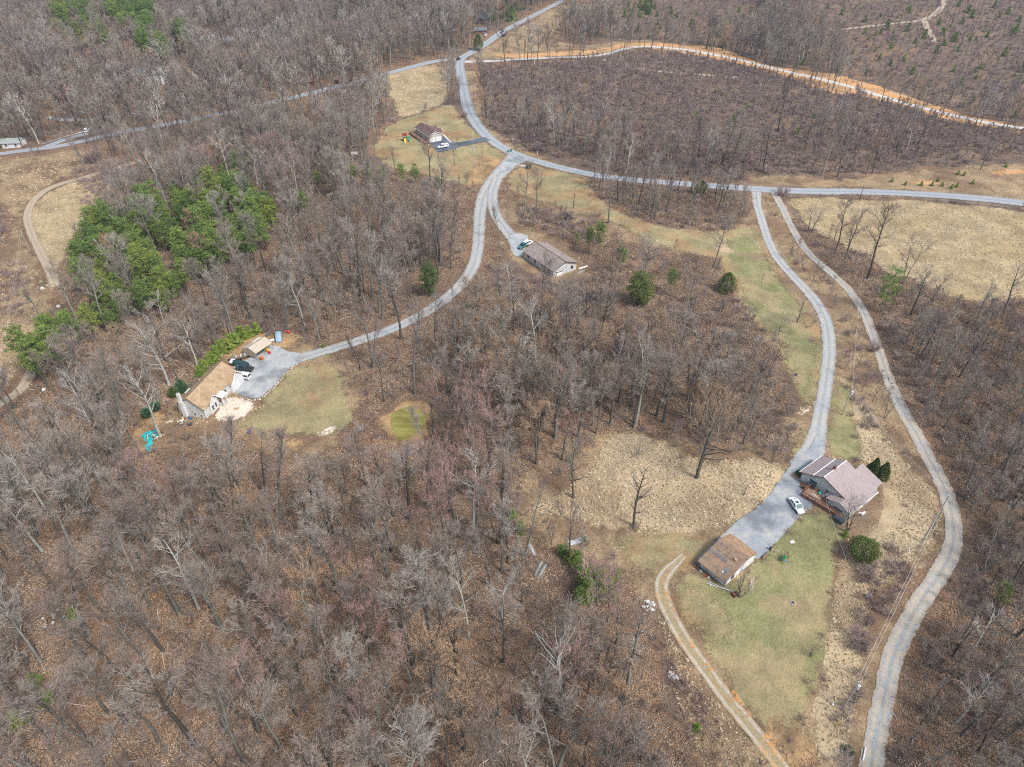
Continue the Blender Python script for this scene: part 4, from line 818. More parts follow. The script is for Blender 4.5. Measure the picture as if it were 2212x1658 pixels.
for poly, k in [([(1850, 620), (2212, 640), (2300, 1658), (1900, 1658), (2070, 1150)], .85), ([(1480, 560), (1600, 640), (1740, 850), (1700, 1000), (1500, 960), (1400, 700)], .95), ([(1270, 395), (1640, 405), (1630, 500), (1480, 510), (1300, 430)], .95),
                ([(1640, 480), (1720, 480), (1830, 600), (1960, 850), (1990, 980), (1900, 900), (1830, 800), (1790, 690), (1700, 600)], .95), ([(1000, 580), (1250, 640), (1500, 760), (1450, 900), (1000, 900)], .7),
                ([(0, 1300), (1000, 1300), (1000, 1658), (0, 1658)], .5), ([(380, 900), (760, 930), (760, 1080), (380, 1080)], .2)]:
    dens[in_px(poly, ux, uy)] = k
m &= rng.rand(len(ux)) < dens
ux, uy = ux[m], uy[m]
usc = rng.uniform(.6, 1.15, len(ux))
usc *= np.where(in_px([(1820, 600), (2212, 620), (2300, 1658), (1890, 1658), (2070, 1150)], ux, uy), 1.35, 1.0)
k = rng.rand(len(ux)) < np.maximum(.35, hides(ux, uy, 5.0)); ux, uy, usc = ux[k], uy[k], usc[k]
scatter('undergrowth', 'bare saplings and brambles under the woods', ux, uy, SAPL_V, usc, rng.uniform(0, 6.28, len(ux)), rng.choice(7, len(ux), p=[.16, .2, .12, .07, .17, .16, .12]))
# brush on the cleared hill
BR = []
for sd_, h in [(51, 3.8), (52, 5.5), (53, 3.0)]:
    T, C = bare_tree(sd_, h, .12, 1.25, .05, nprim=14, nsec=4, ntw=6, nsub=1, tw=.07); BR.append(joined(T, C, M['bark'], M['twig_brush']))
BR += [(thicket(54, 2.6, 1.8, 30, 10, .05), [M['twig_brush']]), (thicket(55, 1.8, 1.5, 28, 10, .05), [M['twig']])]
bx, by = jgrid(3.1, y0=220)
m = in_view(bx, by, 4, .03) & ((pip(bx, by, CC_W)) | (pip(bx, by, HILL_W) & (rng.rand(len(bx)) < .5))) & ~near_road(bx, by, -2.5)
for q in OPEN: m &= ~pip(bx, by, q)
cl = np.sin(bx * .05 + 2 * np.sin(by * .03)) * np.cos(by * .045 + bx * .02); m &= rng.rand(len(bx)) < .78 + .3 * cl
bx, by = bx[m], by[m]; hillm = pip(bx, by, HILL_W)
print('brush', len(bx), 'undergrowth', len(ux))
scatter('hill_brush', 'mauve brown brush and saplings covering the cut hillside', bx, by, BR, rng.uniform(.7, 1.2, len(bx)) * np.where(hillm, .85, 1.05), rng.uniform(0, 6.28, len(bx)), rng.choice(5, len(bx), p=[.27, .25, .18, .18, .12]))
# brambles along rough grass, tufts in tall grass
def inside_many(names_px, st, y1=330):
    gx, gy = jgrid(st, -330, 330, 30, y1); k = np.zeros(gx.shape, bool)
    for q in names_px: k |= in_px(q, gx, gy)
    return gx[k], gy[k]
TG = [[(1300, 960), (1360, 942), (1420, 955), (1480, 990), (1620, 992), (1690, 1008), (1670, 1048), (1600, 1128), (1460, 1146), (1290, 1138), (1150, 1105), (1250, 1035)],
      [(1860, 860), (1915, 940), (2020, 1080), (2025, 1150), (1930, 1245), (1885, 1290), (1845, 1450), (1830, 1658), (1770, 1600), (1790, 1380), (1820, 1215), (1860, 1100)],
      [(1420, 1310), (1490, 1420), (1640, 1620), (1660, 1658), (1510, 1658), (1450, 1480)]]
gx, gy = inside_many(TG, .8)
k = ~near_road(gx, gy, -1.2) & ((gx - 76) ** 2 + (gy - 109) ** 2 > 150); gx, gy = gx[k], gy[k]
def tuft(seed):
    rn = random.Random(seed); C = MB()
    for _ in range(12):
        a = Vector((rn.uniform(-.22, .22), rn.uniform(-.22, .22), 0)); twig_tri(C, a, a + Vector((rn.gauss(.12, .22), rn.gauss(.1, .22), rn.uniform(.12, .38))), .07, rn)
    return C
scatter('dry_grass_tufts', 'tufts of tall dry grass in the rough fields', gx, gy, [(tuft(61), [M['tuft']]), (tuft(62), [M['tuft']]), (tuft(63), [M['tuft']])], rng.uniform(.7, 1.4, len(gx)), rng.uniform(0, 6.28, len(gx)), rng.randint(0, 3, len(gx)))
gx, gy = inside_many([[(1895, 1180), (1960, 1190), (1990, 1230), (1940, 1330), (1900, 1440), (1870, 1500), (1880, 1640), (1815, 1560), (1830, 1500), (1850, 1400), (1850, 1280)], [(1810, 780), (1870, 880), (1900, 930), (1870, 930), (1835, 850)],
                      [(1420, 1380), (1480, 1470), (1580, 1600), (1540, 1658), (1470, 1560)], [(1140, 450), (1200, 455), (1290, 490), (1300, 530), (1210, 520), (1150, 490)], [(1105, 600), (1250, 610), (1280, 640), (1100, 640)],
                      [(-20, 560), (60, 570), (60, 680), (0, 720)], [(150, 370), (260, 350), (240, 440), (200, 480)]], 2.5)
k = ~near_road(gx, gy, 0) & (rng.rand(len(gx)) < .75); gx, gy = gx[k], gy[k]
scatter('bramble_scrub', 'brown bramble scrub on the rough grass', gx, gy, [(THK[0], [M['twig_brush']]), (THK[1], [M['twig_brush']]), (thicket(34, 1.3, 1.5, 30, 10), [M['twig_brush']])], rng.uniform(.7, 1.3, len(gx)), rng.uniform(0, 6.28, len(gx)), rng.randint(0, 3, len(gx)))

# fallen leaves, sticks and forbs lying under the woods
def leaf_patch(seed, leaf=.095, n=210, sticks=6, rad=2.2):
    rn = random.Random(seed); C = MB()
    for _ in range(n):
        a = Vector((rn.gauss(0, rad * .5), rn.gauss(0, rad * .5), rn.uniform(.03, .16))); s = rn.uniform(.6, 1.5) * leaf; u = Vector((rn.gauss(0, 1), rn.gauss(0, 1), rn.gauss(0, .45))).normalized() * s; v = u.cross(Vector((rn.gauss(0, .5), rn.gauss(0, .5), 1))).normalized() * s * .7
        i = len(C.v); C.v.extend([tuple(a - u), tuple(a - v), tuple(a + u), tuple(a + v)]); C.f.append((i, i + 1, i + 2, i + 3)); C.mi.append(0)
    C.m = 1
    for _ in range(sticks):
        a = Vector((rn.gauss(0, rad * .5), rn.gauss(0, rad * .5), .1)); an = rn.random() * 6.28; L = rn.uniform(.5, 1.8); C.bar(a, a + Vector((math.cos(an) * L, math.sin(an) * L, rn.uniform(0, .25))), .05)
    return C
M['leaf'] = wood_mat('fallen oak leaves', [(0.40, 0.27, 0.165), (0.24, 0.135, 0.085), (0.50, 0.37, 0.25), (0.29, 0.175, 0.105), (0.13, 0.09, 0.065)])
lx, ly = jgrid(1.75, -230, 230, 30, 300)
k = in_view(lx, ly, 1, .02) & ~open_at(lx, ly, 1.5) & ~near_road(lx, ly, -.8)
for q in BASES: k &= ~(pip(lx, ly, q) & (rng.rand(len(lx)) < .9))
lx, ly = lx[k], ly[k]
scatter('leaf_litter', 'fallen leaves and sticks strewn over the woodland floor', lx, ly, [(leaf_patch(s_), [M['leaf'], M['twig_pale'] if s_ == 95 else M['bark']]) for s_ in (95, 96, 97, 98, 99)], rng.uniform(.7, 1.3, len(lx)), rng.uniform(0, 6.28, len(lx)), rng.randint(0, 5, len(lx)))
# coarse grass clumps over the dry fields farther off
gx, gy = inside_many([[(1705, 435), (1850, 432), (2100, 448), (2260, 462), (2260, 640), (2160, 650), (2010, 620), (1900, 575), (1760, 500)], [(812, 172), (949, 138), (963, 146), (963, 201), (958, 226), (868, 256), (852, 218)], [(100, 416), (200, 382), (236, 376), (230, 436), (165, 505), (100, 585), (70, 500), (68, 450)], [(0, 360), (200, 322), (225, 345), (100, 398), (50, 440), (10, 440)], [(0, 560), (60, 570), (115, 620), (60, 760), (0, 850)]], 1.9, 560)
scatter('field_grass_clumps', 'coarse clumps of dry grass over the open fields', gx, gy, [(tuft(64), [M['tuft']]), (tuft(65), [M['tuft']]), (tuft(66), [M['tuft']])], rng.uniform(.8, 1.7, len(gx)), rng.uniform(0, 6.28, len(gx)), rng.randint(0, 3, len(gx)))
# fringe of weeds and small brush round the mown ground
fx, fy = [], []
for q, _k in GUARD:
    if len(q) < 30: continue
    for a_ in q[::2]: fx.append(a_[0] + rng.normal(0, 1.3)); fy.append(a_[1] + rng.normal(0, 1.3))
fx, fy = np.array(fx), np.array(fy); k = in_view(fx, fy, 2, .02) & ~near_road(fx, fy, .3) & (rng.rand(len(fx)) < .6)
for q in PADS: k &= ~pip(fx, fy, q)
for kx, ky, kr in KEEP: k &= (fx - kx) ** 2 + (fy - ky) ** 2 > (kr - 1) ** 2
fx, fy = fx[k], fy[k]
scatter('edge_weeds', 'weeds and small brush fringing the mown and open ground', fx, fy, [(thicket(35, 1.0, .9, 20, 8), [M['twig_brush']]), (thicket(36, .8, 1.1, 24, 8), [M['tuft']]), (tuft(67), [M['tuft']])], rng.uniform(.6, 1.4, len(fx)), rng.uniform(0, 6.28, len(fx)), rng.randint(0, 3, len(fx)))

# ------------------------------------------------------------------ evergreens
PV = []
for sd_, h, ba, cw, r0, sh in [(71, 12, .30, 2.5, .2, 'round'), (72, 14, .42, 2.4, .2, 'round'), (73, 10, .22, 2.3, .17, 'round'), (74, 13, .35, 2.8, .21, 'oval')]:
    PV.append(pine_tree(sd_, h, ba, cw, r0, shape=sh, per=5, n=24))
PM = [(T.mesh('trunk', M['bark'], True), C.mesh('crown', M['needle'])) for T, C in PV]
px_, py_ = jgrid(4.7, -260, -40, 120, 330)
k = pip(px_, py_, PINES_W) & (rng.rand(len(px_)) < .88) & (np.sin(px_ * .23 + 1.5 * np.sin(py_ * .11)) * np.cos(py_ * .17 + px_ * .07) > -.6); px_, py_ = px_[k], py_[k]
print('pines', len(px_))
for i in range(len(px_)):
    a = rng.randint(0, 4)
    u_ = proj(px_[i], py_[i], 6)[1]; wh = 'upper end' if u_ < 520 else 'upper half' if u_ < 590 else 'lower half' if u_ < 680 else 'lower end'
    make_tree('pine_tree', ('full', 'tall', 'short', 'broad')[a] + ' green pine in the ' + wh + ' of the dense pine stand', 'pine tree', px_[i], py_[i], *PM[a], rng.uniform(.85, 1.35), rng.uniform(0, 6.28), 'pines of the dense pine stand, ' + wh)
px_, py_ = jgrid(9.5, -560, -120, 400, 1000); k = pip(px_, py_, FARP_W) & (rng.rand(len(px_)) < .75); px_, py_ = px_[k], py_[k]
print('far pines', len(px_))
for i in range(len(px_)):
    uu, vv, _ = proj(px_[i], py_[i], 6); wh = ('left' if uu < 220 else 'middle' if uu < 320 else 'right') + ' part, ' + ('upper' if vv < 60 else 'lower') + ' side'
    make_tree('pine_tree', 'dark green pine in the far belt at the top left, ' + wh, 'pine tree', px_[i], py_[i], *PM[rng.randint(0, 4)], rng.uniform(1.3, 1.9), rng.uniform(0, 6.28), 'pines of the far belt at the top left, ' + wh)
for (x, y, s), lb in [((490, 400, .95), 'pine poking out of the bare woods above the pine stand'), ((522, 392, 1.1), 'tall dark pine above the pine stand'), ((488, 425, .8), 'small pine just above the pine stand'), ((540, 380, .7), 'short pine right of the tall dark pine'),
                      ((652, 452, .75), 'pine in the bare woods left of the drive'), ((660, 475, .85), 'lower of two pines in the woods left of the drive'), ((690, 405, .6), 'small pine below the earth bank'),
                      ((768, 412, .8), 'pine with a flat top below the playset lawn'), ((800, 415, .95), 'broad pine at the wood edge below the lawn'), ((826, 410, .9), 'pine at the wood edge right of the broad pine'), ((872, 400, .8), 'pine below the wooden deck at the wood edge'), ((898, 400, .75), 'twisted pine under the dark asphalt drive'), ((946, 428, .7), 'thin pine with a small flat crown near the utility pole'),
                      ((1292, 556, 1.0), 'tall thin pine right of the long grey house'), ((1272, 548, .75), 'left of the pines behind the long grey house'), ((1246, 530, .5), 'small pine nearest the junk pile'), ((1340, 590, .7), 'yellowish pine beside the brush right of the long house'),
                      ((1447, 640, .75), 'smaller round pine beside the big round one'), ((2150, 1310, .62), 'pine half hidden in the woods right of the gravel road'),
                      ((1010, 680, .35), 'low evergreen on the bank of the curving driveway')]:
    X, Y = P(x, y); make_tree('pine_tree', lb, 'pine tree', X, Y, *PM[random.randrange(4)], s, random.random() * 6)
T, C = pine_tree(81, 13, .08, 4.6, .28, whorls=12, per=9, shape='oval', puff=.8, n=30)
X, Y = P(1382, 660); make_tree('pine_tree', 'big round dark green pine standing alone right of the long grey house', 'pine tree', X, Y, T.mesh('trunk', M['bark']), C.mesh('crown', M['needle_d']), .95)
T, C = pine_tree(82, 13, .12, 3.3, .25, whorls=12, per=7, shape='oval', puff=.7, n=28)
X, Y = P(931, 640); make_tree('pine_tree', 'dark pine standing alone above the curving gravel driveway', 'pine tree', X, Y, T.mesh('trunk', M['bark']), C.mesh('crown', M['needle_d']), 1.0)
T, C = pine_tree(83, 16, .3, 3.5, .28, whorls=9, per=5, shape='round', puff=.8, n=34)
X, Y = P(1905, 676); make_tree('pine_tree', 'tall lone pine with layered green boughs below the wide dry field', 'pine tree', X, Y, T.mesh('trunk', M['bark']), C.mesh('crown', M['needle']), 1.0)
# young pines behind the tan roofed house
YP = pine_tree(84, 4.2, .04, 1.25, .07, whorls=7, per=6, shape='cone', puff=.36, n=22); YPM = (YP[0].mesh('trunk', M['bark']), YP[1].mesh('crown', M['needle_y']))
for (x, y) in [(434, 812), (441, 797), (452, 788), (457, 777), (466, 783), (464, 768), (475, 757), (484, 763), (482, 750), (495, 760), (500, 748), (510, 741), (513, 747), (517, 727), (525, 729), (531, 733), (540, 726), (555, 722), (447, 803), (470, 770)]:
    X, Y = P(x, y); make_tree('young_pine', 'bright green young pine in the row behind the tan roofed house', 'young pine', X, Y, *YPM, random.uniform(.7, 1.2), random.random() * 6, 'row of young pines behind the tan roofed house')
for (x, y, s), lb in [((1825, 1160, .5), 'small bright evergreen beside the round cedar'), ((1503, 1577, .55), 'lone young pine in the rough grass left of the dirt track'), ((700, 751, .4), 'tiny pine beside the orange clay near the driveway'), ((1108, 1120, .8), 'young pine at the wood edge left of the tall grass'), ((1125, 1150, .9), 'yellowish young pine at the wood edge'),
                      ((80, 1480, .9), 'small hemlock low in the bottom left woods'), ((107, 1518, 1.0), 'hemlock beside a fallen pale log at the bottom left'), ((42, 1566, 1.1), 'dark hemlock nearest the bottom left corner'), ((164, 1335, .8), 'small dark evergreen in the left foreground woods')]:
    X, Y = P(x, y); make_tree('young_pine', lb, 'young pine', X, Y, *YPM, s, random.random() * 6)
CN = pine_tree(85, 6.5, .02, 1.9, .12, whorls=9, per=8, shape='cone', puff=.5, n=26); CNM = (CN[0].mesh('trunk', M['bark']), CN[1].mesh('crown', M['needle']))
CNY = pine_tree(86, 6.0, .05, 2.2, .12, whorls=8, per=6, shape='oval', puff=.55, n=22)[1].mesh('crown', M['needle'])
for i, (x, y, s) in enumerate([(1215, 1200, .6), (1228, 1212, .65), (1250, 1240, .85), (1262, 1262, .9), (1272, 1290, 1.0), (1290, 1276, 1.15), (1305, 1290, 1.0), (1300, 1262, .9), (1332, 1262, .9), (1258, 1300, .8), (1246, 1215, .6), (1262, 1172, .35), (1318, 1300, .8)]):
    X, Y = P(x, y); make_tree('spruce', ('yellowish', 'green', 'dark green')[i % 3] + ' conifer in the clump between the woods and the dirt track', 'spruce', X, Y, CNM[0], (CNY, CNM[1], PM[0][1])[i % 3], s * (.95, 1.0, .5)[i % 3], random.random() * 6, 'conifer clump left of the dirt track: ' + ('yellowish', 'green', 'dark green')[i % 3])
# hillside evergreens
hx, hy = jgrid(14, -100, 640, 380, 1000); k = pip(hx, hy, HILL_W) & in_view(hx, hy, 3, 0) & (rng.rand(len(hx)) < .5) & ~near_road(hx, hy, 0); hx, hy = hx[k][:150], hy[k][:150]
for i in range(len(hx)):
    uu, vv, _ = proj(hx[i], hy[i], 2); wh = ('top' if vv < 60 else 'upper' if vv < 130 else 'lower') + ' part of the cut hillside, ' + next(n for c, n in COLN if uu < c)
    make_tree('young_pine', 'small evergreen in the ' + wh, 'young pine', hx[i], hy[i], *(YPM if rng.rand() < .4 else CNM), rng.uniform(.4, 1.15), rng.uniform(0, 6), 'small evergreens, ' + wh)
for poly, n, s, lb, gr in [([(1237, 45), (1290, 20), (1311, 40), (1300, 70), (1250, 68)], 14, .8, 'young pine in the patch above the upper road clearing', 'young pines above the upper clearing'), ([(1328, 35), (1400, 0), (1425, 30), (1370, 50)], 16, 1.0, 'pine in the patch at the top edge of the cut hill', 'pines at the top edge of the hill'),
                           ([(1050, 60), (1115, 48), (1130, 20), (1090, 0), (1060, 20)], 12, 1.9, 'tall dark conifer by the far house beside the upper road', 'tall conifers beside the upper road')]:
    W_ = [P(*q) for q in poly]; xs = [q[0] for q in W_]; ys = [q[1] for q in W_]; c = 0
    while c < n:
        X, Y = random.uniform(min(xs), max(xs)), random.uniform(min(ys), max(ys))
        if pip(np.array([X]), np.array([Y]), W_)[0]: make_tree('spruce', lb, 'spruce', X, Y, *CNM, s * random.uniform(.7, 1.2), random.random() * 6, gr); c += 1
for (x, y, s), lb in [((1440, 152, .5), 'a'), ((1560, 235, .4), 'b')]: pass
for (x, y) in [(1545, 205), (1505, 255), (1610, 235), (1733, 235), (1758, 255), (1812, 262), (1825, 268), (1720, 290), (1522, 302), (1904, 444), (1583, 262), (1430, 180)]:
    X, Y = P(x, y)
    if y < 400: make_tree('young_pine', 'tiny evergreen poking out of the brushy clearing', 'young pine', X, Y, *YPM, .9, random.random() * 6, 'tiny evergreens in the brushy clearing')
for (x, y) in [(1955, 401), (1990, 402), (2012, 402), (2035, 403), (2066, 405), (2025, 393), (2100, 398), (2068, 378), (2082, 380), (2172, 362), (2055, 408), (1925, 394)]:
    X, Y = P(x, y); make_tree('young_pine', 'little pine on the tan verge above the right hand road', 'young pine', X, Y, *YPM, .55, random.random() * 6, 'little pines on the right hand verge')
for (x, y, h, cw, sh, mt), lb in [((1880, 1028, 5.8, 1.9, 'cone', 'needle_d'), 'left of the two pointed evergreens behind the brown roofed house'), ((1903, 1034, 5.2, 1.8, 'cone', 'needle_d'), 'right of the two pointed evergreens behind the brown roofed house'),
                                   ((1857, 1206, 5.6, 3.1, 'ball', 'needle_d'), 'big round dark cedar on the slope below the brown roofed house'), ((1567, 632, 7.5, 3.0, 'egg', 'needle_d'), 'dark cedar at the left edge of the green lawn strip'),
                                   ((1033, 110, 11, 3.4, 'egg', 'needle_d'), 'dark cedar beside the upper road below the far houses'), ((395, 846, 4.0, 1.5, 'egg', 'needle_g'), 'larger bluish bush behind the tan roofed house'),
                                   ((376, 856, 2.8, 1.25, 'egg', 'needle_d'), 'smaller green bush behind the tan roofed house'), ((338, 886, 2.4, 1.25, 'ball', 'needle_g'), 'right of two round bushes left of the house'), ((320, 900, 2.5, 1.4, 'ball', 'needle_g'), 'left of two round bushes left of the house'),
                                   ((1831, 1626, 1.0, .75, 'ball', 'needle_d'), 'low green bush at the bottom of the tan slope'), ((1143, 365, 2.0, 1.2, 'ball', 'needle_d'), 'green bush on the stone bed at the drive fork'),
                                   ((570, 45, 9, 3.6, 'egg', 'needle_g'), 'lone evergreen in the far woods at the top'), ((783, 152, 8, 3.5, 'egg', 'needle'), 'left of two evergreens beside the left road'), ((797, 158, 7, 3, 'egg', 'needle_d'), 'right of two evergreens beside the left road'),
                                   ((1513, 420, 6, 2.6, 'egg', 'needle_d'), 'evergreen hidden in the thicket below the road'), ((536, 200, 9, 2.4, 'cone', 'needle_d'), 'dark evergreen beside the brown house in the trees')]:
    T, C = dense_ever(int(x), h, cw, sh, 6000 if h < 8 else 4500, .15 if h < 8 else .24); X, Y = P(x, y)
    make_tree('evergreen_bush' if h < 5 else 'cedar_tree', lb, 'bush' if h < 5 else 'cedar', X, Y, T.mesh('trunk', M['bark']), C.mesh('crown', M[mt]))

# ------------------------------------------------------------------ bare trees that stand out
for (x, y, top, cwk, kw, bk, tw_), lb in [
        ((1505, 1033, 862, .46, dict(bare=.22, nprim=24, nsec=8, ntw=8, up=.3, leaves=1), 'bark', 'twig_tan'), 'big spreading oak with buff twigs at the top of the tall grass field'),
        ((1200, 947, 790, .36, dict(bare=.45, nprim=22, nsec=7, up=.35), 'bark', 'twig'), 'straight dark trunked tree with a round crown below the middle hollow'),
        ((1239, 1076, 945, .38, dict(bare=.22, nprim=20, nsec=6, ntw=5, up=.5), 'bark', 'twig'), 'dark bare tree with a wide open crown at the left of the tall grass'),
        ((1368, 1137, 1004, .26, dict(bare=.25, nprim=18, nsec=6, ntw=5, up=.5), 'bark', 'twig'), 'slender dark bare tree standing in the tall grass'),
        ((1378, 992, 950, .7, dict(bare=.15, nprim=14, nsec=5, ntw=6, up=.4), 'bark', 'twig'), 'low twisted dark shrub tree in the tall grass'),
        ((1681, 724, 683, 1.1, dict(bare=.2, nprim=18, nsec=7, ntw=7, up=.25), 'bark', 'twig'), 'wide low apple tree on the green lawn strip'),
        ((1721, 697, 640, .4, dict(bare=.1, nprim=16, nsec=6, ntw=6, up=.5), 'bark', 'twig'), 'bare fruit tree at the bend of the driveway'),
        ((1752, 707, 672, .6, dict(bare=.15, nprim=12, nsec=6, ntw=6, up=.4), 'bark', 'twig'), 'small bare tree right of the fruit tree by the driveway'),
        ((1644, 619, 592, .42, dict(bare=.35, nprim=10, nsec=4, ntw=5), 'bark', 'twig'), 'tiny bare tree alone on the green lawn strip'),
        ((1607, 1070, 1035, .7, dict(bare=.1, nprim=14, nsec=6, ntw=6, up=.3), 'bark', 'twig'), 'small grey tree leaning at the edge of the asphalt driveway'),
        ((1667, 1000, 950, .55, dict(bare=.12, nprim=18, nsec=7, ntw=7), 'bark', 'twig'), 'bluish grey twiggy tree left of the driveway'),
        ((1830, 1150, 1068, .55, dict(bare=.05, nprim=30, nsec=5, ntw=7, up=.7, stems=5), 'bark', 'twig'), 'many stemmed bare tree at the corner of the brown roofed house'),
        ((365, 832, 700, .42, dict(bare=.25, nprim=22, nsec=8, up=.45), 'bark_pale', 'twig_pale'), 'big pale sycamore behind the tan roofed house'),
        ((348, 944, 790, .3, dict(bare=.4, nprim=18, nsec=6), 'bark_pale', 'twig_pale'), 'pale leaning sycamore left of the two round bushes'),
        ((983, 358, 300, .3, dict(bare=.3, nprim=14, nsec=5, ntw=5), 'bark', 'twig'), 'dark bare tree on the lawn beside the drive fork'),
        ((1043, 340, 305, .3, dict(bare=.2, nprim=10, nsec=4, ntw=5), 'bark', 'twig'), 'thin crooked tree right of the dark bare lawn tree'),
        ((1062, 274, 220, .4, dict(bare=.25, nprim=14, nsec=6), 'bark', 'twig'), 'dark leaning tree across the road from the lawn'),
        ((857, 380, 312, .32, dict(bare=.35, nprim=14, nsec=5, ntw=6), 'bark', 'twig'), 'bare tree with an open fan crown below the wooden deck'),
        ((961, 418, 328, .3, dict(bare=.4, nprim=16, nsec=6), 'bark', 'twig'), 'tall bare tree rising before the dark asphalt drive'),
        ((2118, 367, 290, .3, dict(bare=.3, nprim=16, nsec=6), 'bark', 'twig'), 'big bare tree leaning right at the edge of the brushy clearing'),
        ((1802, 517, 470, .36, dict(bare=.2, nprim=16, nsec=6), 'bark', 'twig'), 'dark bare tree at the left edge of the wide dry field'),
        ((1745, 500, 445, .35, dict(bare=.25, nprim=14, nsec=6), 'bark', 'twig'), 'left of the bare trees on the wide dry field'),
        ((1752, 505, 450, .3, dict(bare=.25, nprim=14, nsec=6), 'bark', 'twig'), 'middle bare tree at the field corner by the gravel road'),
        ((2010, 660, 590, .36, dict(bare=.2, nprim=16, nsec=6), 'bark', 'twig'), 'wide bare tree below the edge of the wide dry field'),
        ((2119, 668, 605, .3, dict(bare=.3, nprim=14, nsec=6), 'bark', 'twig'), 'bare tree with a flat crown in the dry field corner'),
        ((2165, 680, 570, .25, dict(bare=.35, nprim=16, nsec=5), 'bark', 'twig'), 'dark tall tree at the right edge below the dry field'),
        ((1752, 1418, 1385, .55, dict(bare=.02, nprim=16, nsec=3, ntw=5, up=.8, stems=5), 'bark', 'twig_brush'), 'young vase shaped shrub in the middle of the big lawn'),
        ((1597, 1290, 1215, .3, dict(bare=.03, nprim=20, nsec=4, ntw=6, up=.85, stems=5), 'bark', 'twig'), 'clump of upright bare stems behind the garage'),
        ((1700, 730, 700, .3, dict(bare=.2, nprim=8, nsec=3, ntw=4), 'bark', 'twig'), 'little sapling beside the wide apple tree'),
        ((390, 1330, 1150, .2, dict(bare=.5, nprim=14, nsec=6), 'bark', 'twig'), 'stout leaning trunk in the woods below the teal tarp'),
        ((1315, 1695, 1510, .3, dict(bare=.4, nprim=18, nsec=8), 'bark', 'twig_red'), 'reddish crowned tree at the bottom edge of the woods'),
        ((1215, 1540, 1370, .24, dict(bare=.45, nprim=12, nsec=4, up=.35, ntw=4), 'bark_pale', 'twig_pale'), 'whitish tree with crooked limbs left of the dirt track'),
        ((2075, 1590, 1480, .3, dict(bare=.3, nprim=16, nsec=6), 'bark', 'twig'), 'grey tree in the bottom right woods')]:
    hh = height_to(x, y, top) if y < 1660 else 19; T, C = bare_tree(int(x + y), hh, kw.pop('bare'), hh * cwk, max(.05, hh * .016), tw=.012 if hh < 9 else .02, **kw); X, Y = P(x, y)
    make_tree('bare_tree', lb, 'tree', X, Y, T.mesh('trunk', M[bk], True), C.mesh('crown', M[tw_]))
# tree row between the dry field and the upper road
tm3, cm3 = FOREST[2][1], FOREST[2][2]
for i in range(14):
    f = i / 13; X, Y = P(972 + 16 * f, 150 + 78 * f); make_tree('bare_tree', 'bushy bare tree in the row between the dry field and the upper road', 'tree', X + random.uniform(-2, 2), Y, tm3, cm3, random.uniform(.5, .75), random.random() * 6, 'tree row along the upper road')
# single bushes
SB = [(thicket(91, 2.2, 1.5, 60, 16), 'twig_brush'), (thicket(92, 1.4, 1.0, 50, 14), 'twig')]; SBM = [s.mesh('bare_bush', M[m_]) for s, m_ in SB]
for (x, y, s, v), lb in [((1886, 757, 1.3, 0), 'rounded mauve bush between the driveway and the gravel road'), ((1688, 422, 2.0, 0), 'tan rounded bush at the mouth of the two driveways'), ((1003, 253, 1.4, 0), 'dark red bush on the lawn left of the upper road'), ((1852, 1392, 1.5, 0), 'brown bush at the right edge of the big lawn'),
                         ((1372, 1143, 1.0, 1), 'low scrub round the foot of the slender tree'), ((1866, 1250, 1.3, 0), 'brown bush below the round cedar'), ((1270, 68, 3.0, 0), 'purplish bush in the upper clearing'), ((240, 375, 3.0, 0), 'dark bush at the corner of the left field track'), ((205, 350, 3.0, 0), 'dark brown bush above the left field track'),
                         ((1160, 325, 1.6, 0), 'bush at the roadside across from the drive fork')]:
    X, Y = P(x, y); o = place_mesh('bare_bush', SBM[v], None, (X, Y, float(ground_z(X, Y)))); o.scale = (s, s, s); link_props(o, lb, 'bush')

# ------------------------------------------------------------------ buildings
def stripe_mat(name, col, period, axis, dark=0.75, depth=0.03, rough=0.7, var=0.12, blot=None, spec=0.25):
    """siding, ribs or shingle courses: fine relief repeating along one local axis"""
    m, t, b = new_mat(name, rough); b.inputs['Specular IOR Level'].default_value = spec
    co = N(t, 'ShaderNodeTexCoord').outputs['Object']; sx = N(t, 'ShaderNodeSeparateXYZ'); t.links.new(co, sx.inputs[0])
    f = math_n(t, 'FRACT', math_n(t, 'DIVIDE', sx.outputs['XYZ'.index(axis)], period))
    g = ramp(t, f, 0.0, 0.18); n = noise(t, co, 1.1, 5, .7)
    c = mixc(t, ramp(t, n, .3, .7), tuple(q * (1 - var) for q in col), tuple(min(1, q * (1 + var)) for q in col))
    if blot: c = mixc(t, ramp(t, noise(t, co, .55, 5, .75, (1, .6, 1)), .48, .62), c, blot)
    c = mixc(t, g, mixc(t, 1.0, c, (dark, dark, dark), 'MULTIPLY'), c)
    t.links.new(c, b.inputs['Base Color']); bump(t, b, g, .8, depth); return m
WHITE = plain('white trim paint', (.74, .74, .73), .5, .06)
GLASS = plain('dark window glass', (.035, .05, .06), .12)
SID_SAGE = stripe_mat('pale sage siding', (.56, .59, .56), .12, 'Z', .85)
SID_GREY = stripe_mat('light grey siding', (.60, .61, .59), .12, 'Z', .85)
SID_BEIGE = stripe_mat('warm beige siding', (.47, .44, .385), .12, 'Z', .85)
SID_WHITE = stripe_mat('white siding', (.70, .70, .70), .12, 'Z', .88)
ROOF_METAL = stripe_mat('mauve ribbed metal roof', (.35, .285, .27), .3, 'Y', .8, .05, .45, .1, spec=.5)
ROOF_TAN = stripe_mat('tan shingles', (.36, .255, .155), .14, 'Z', .85, .02, .95, .2, (.43, .31, .20))
ROOF_BR = stripe_mat('brown grey shingles', (.27, .225, .20), .14, 'Z', .85, .02, .95, .15, (.33, .275, .245))
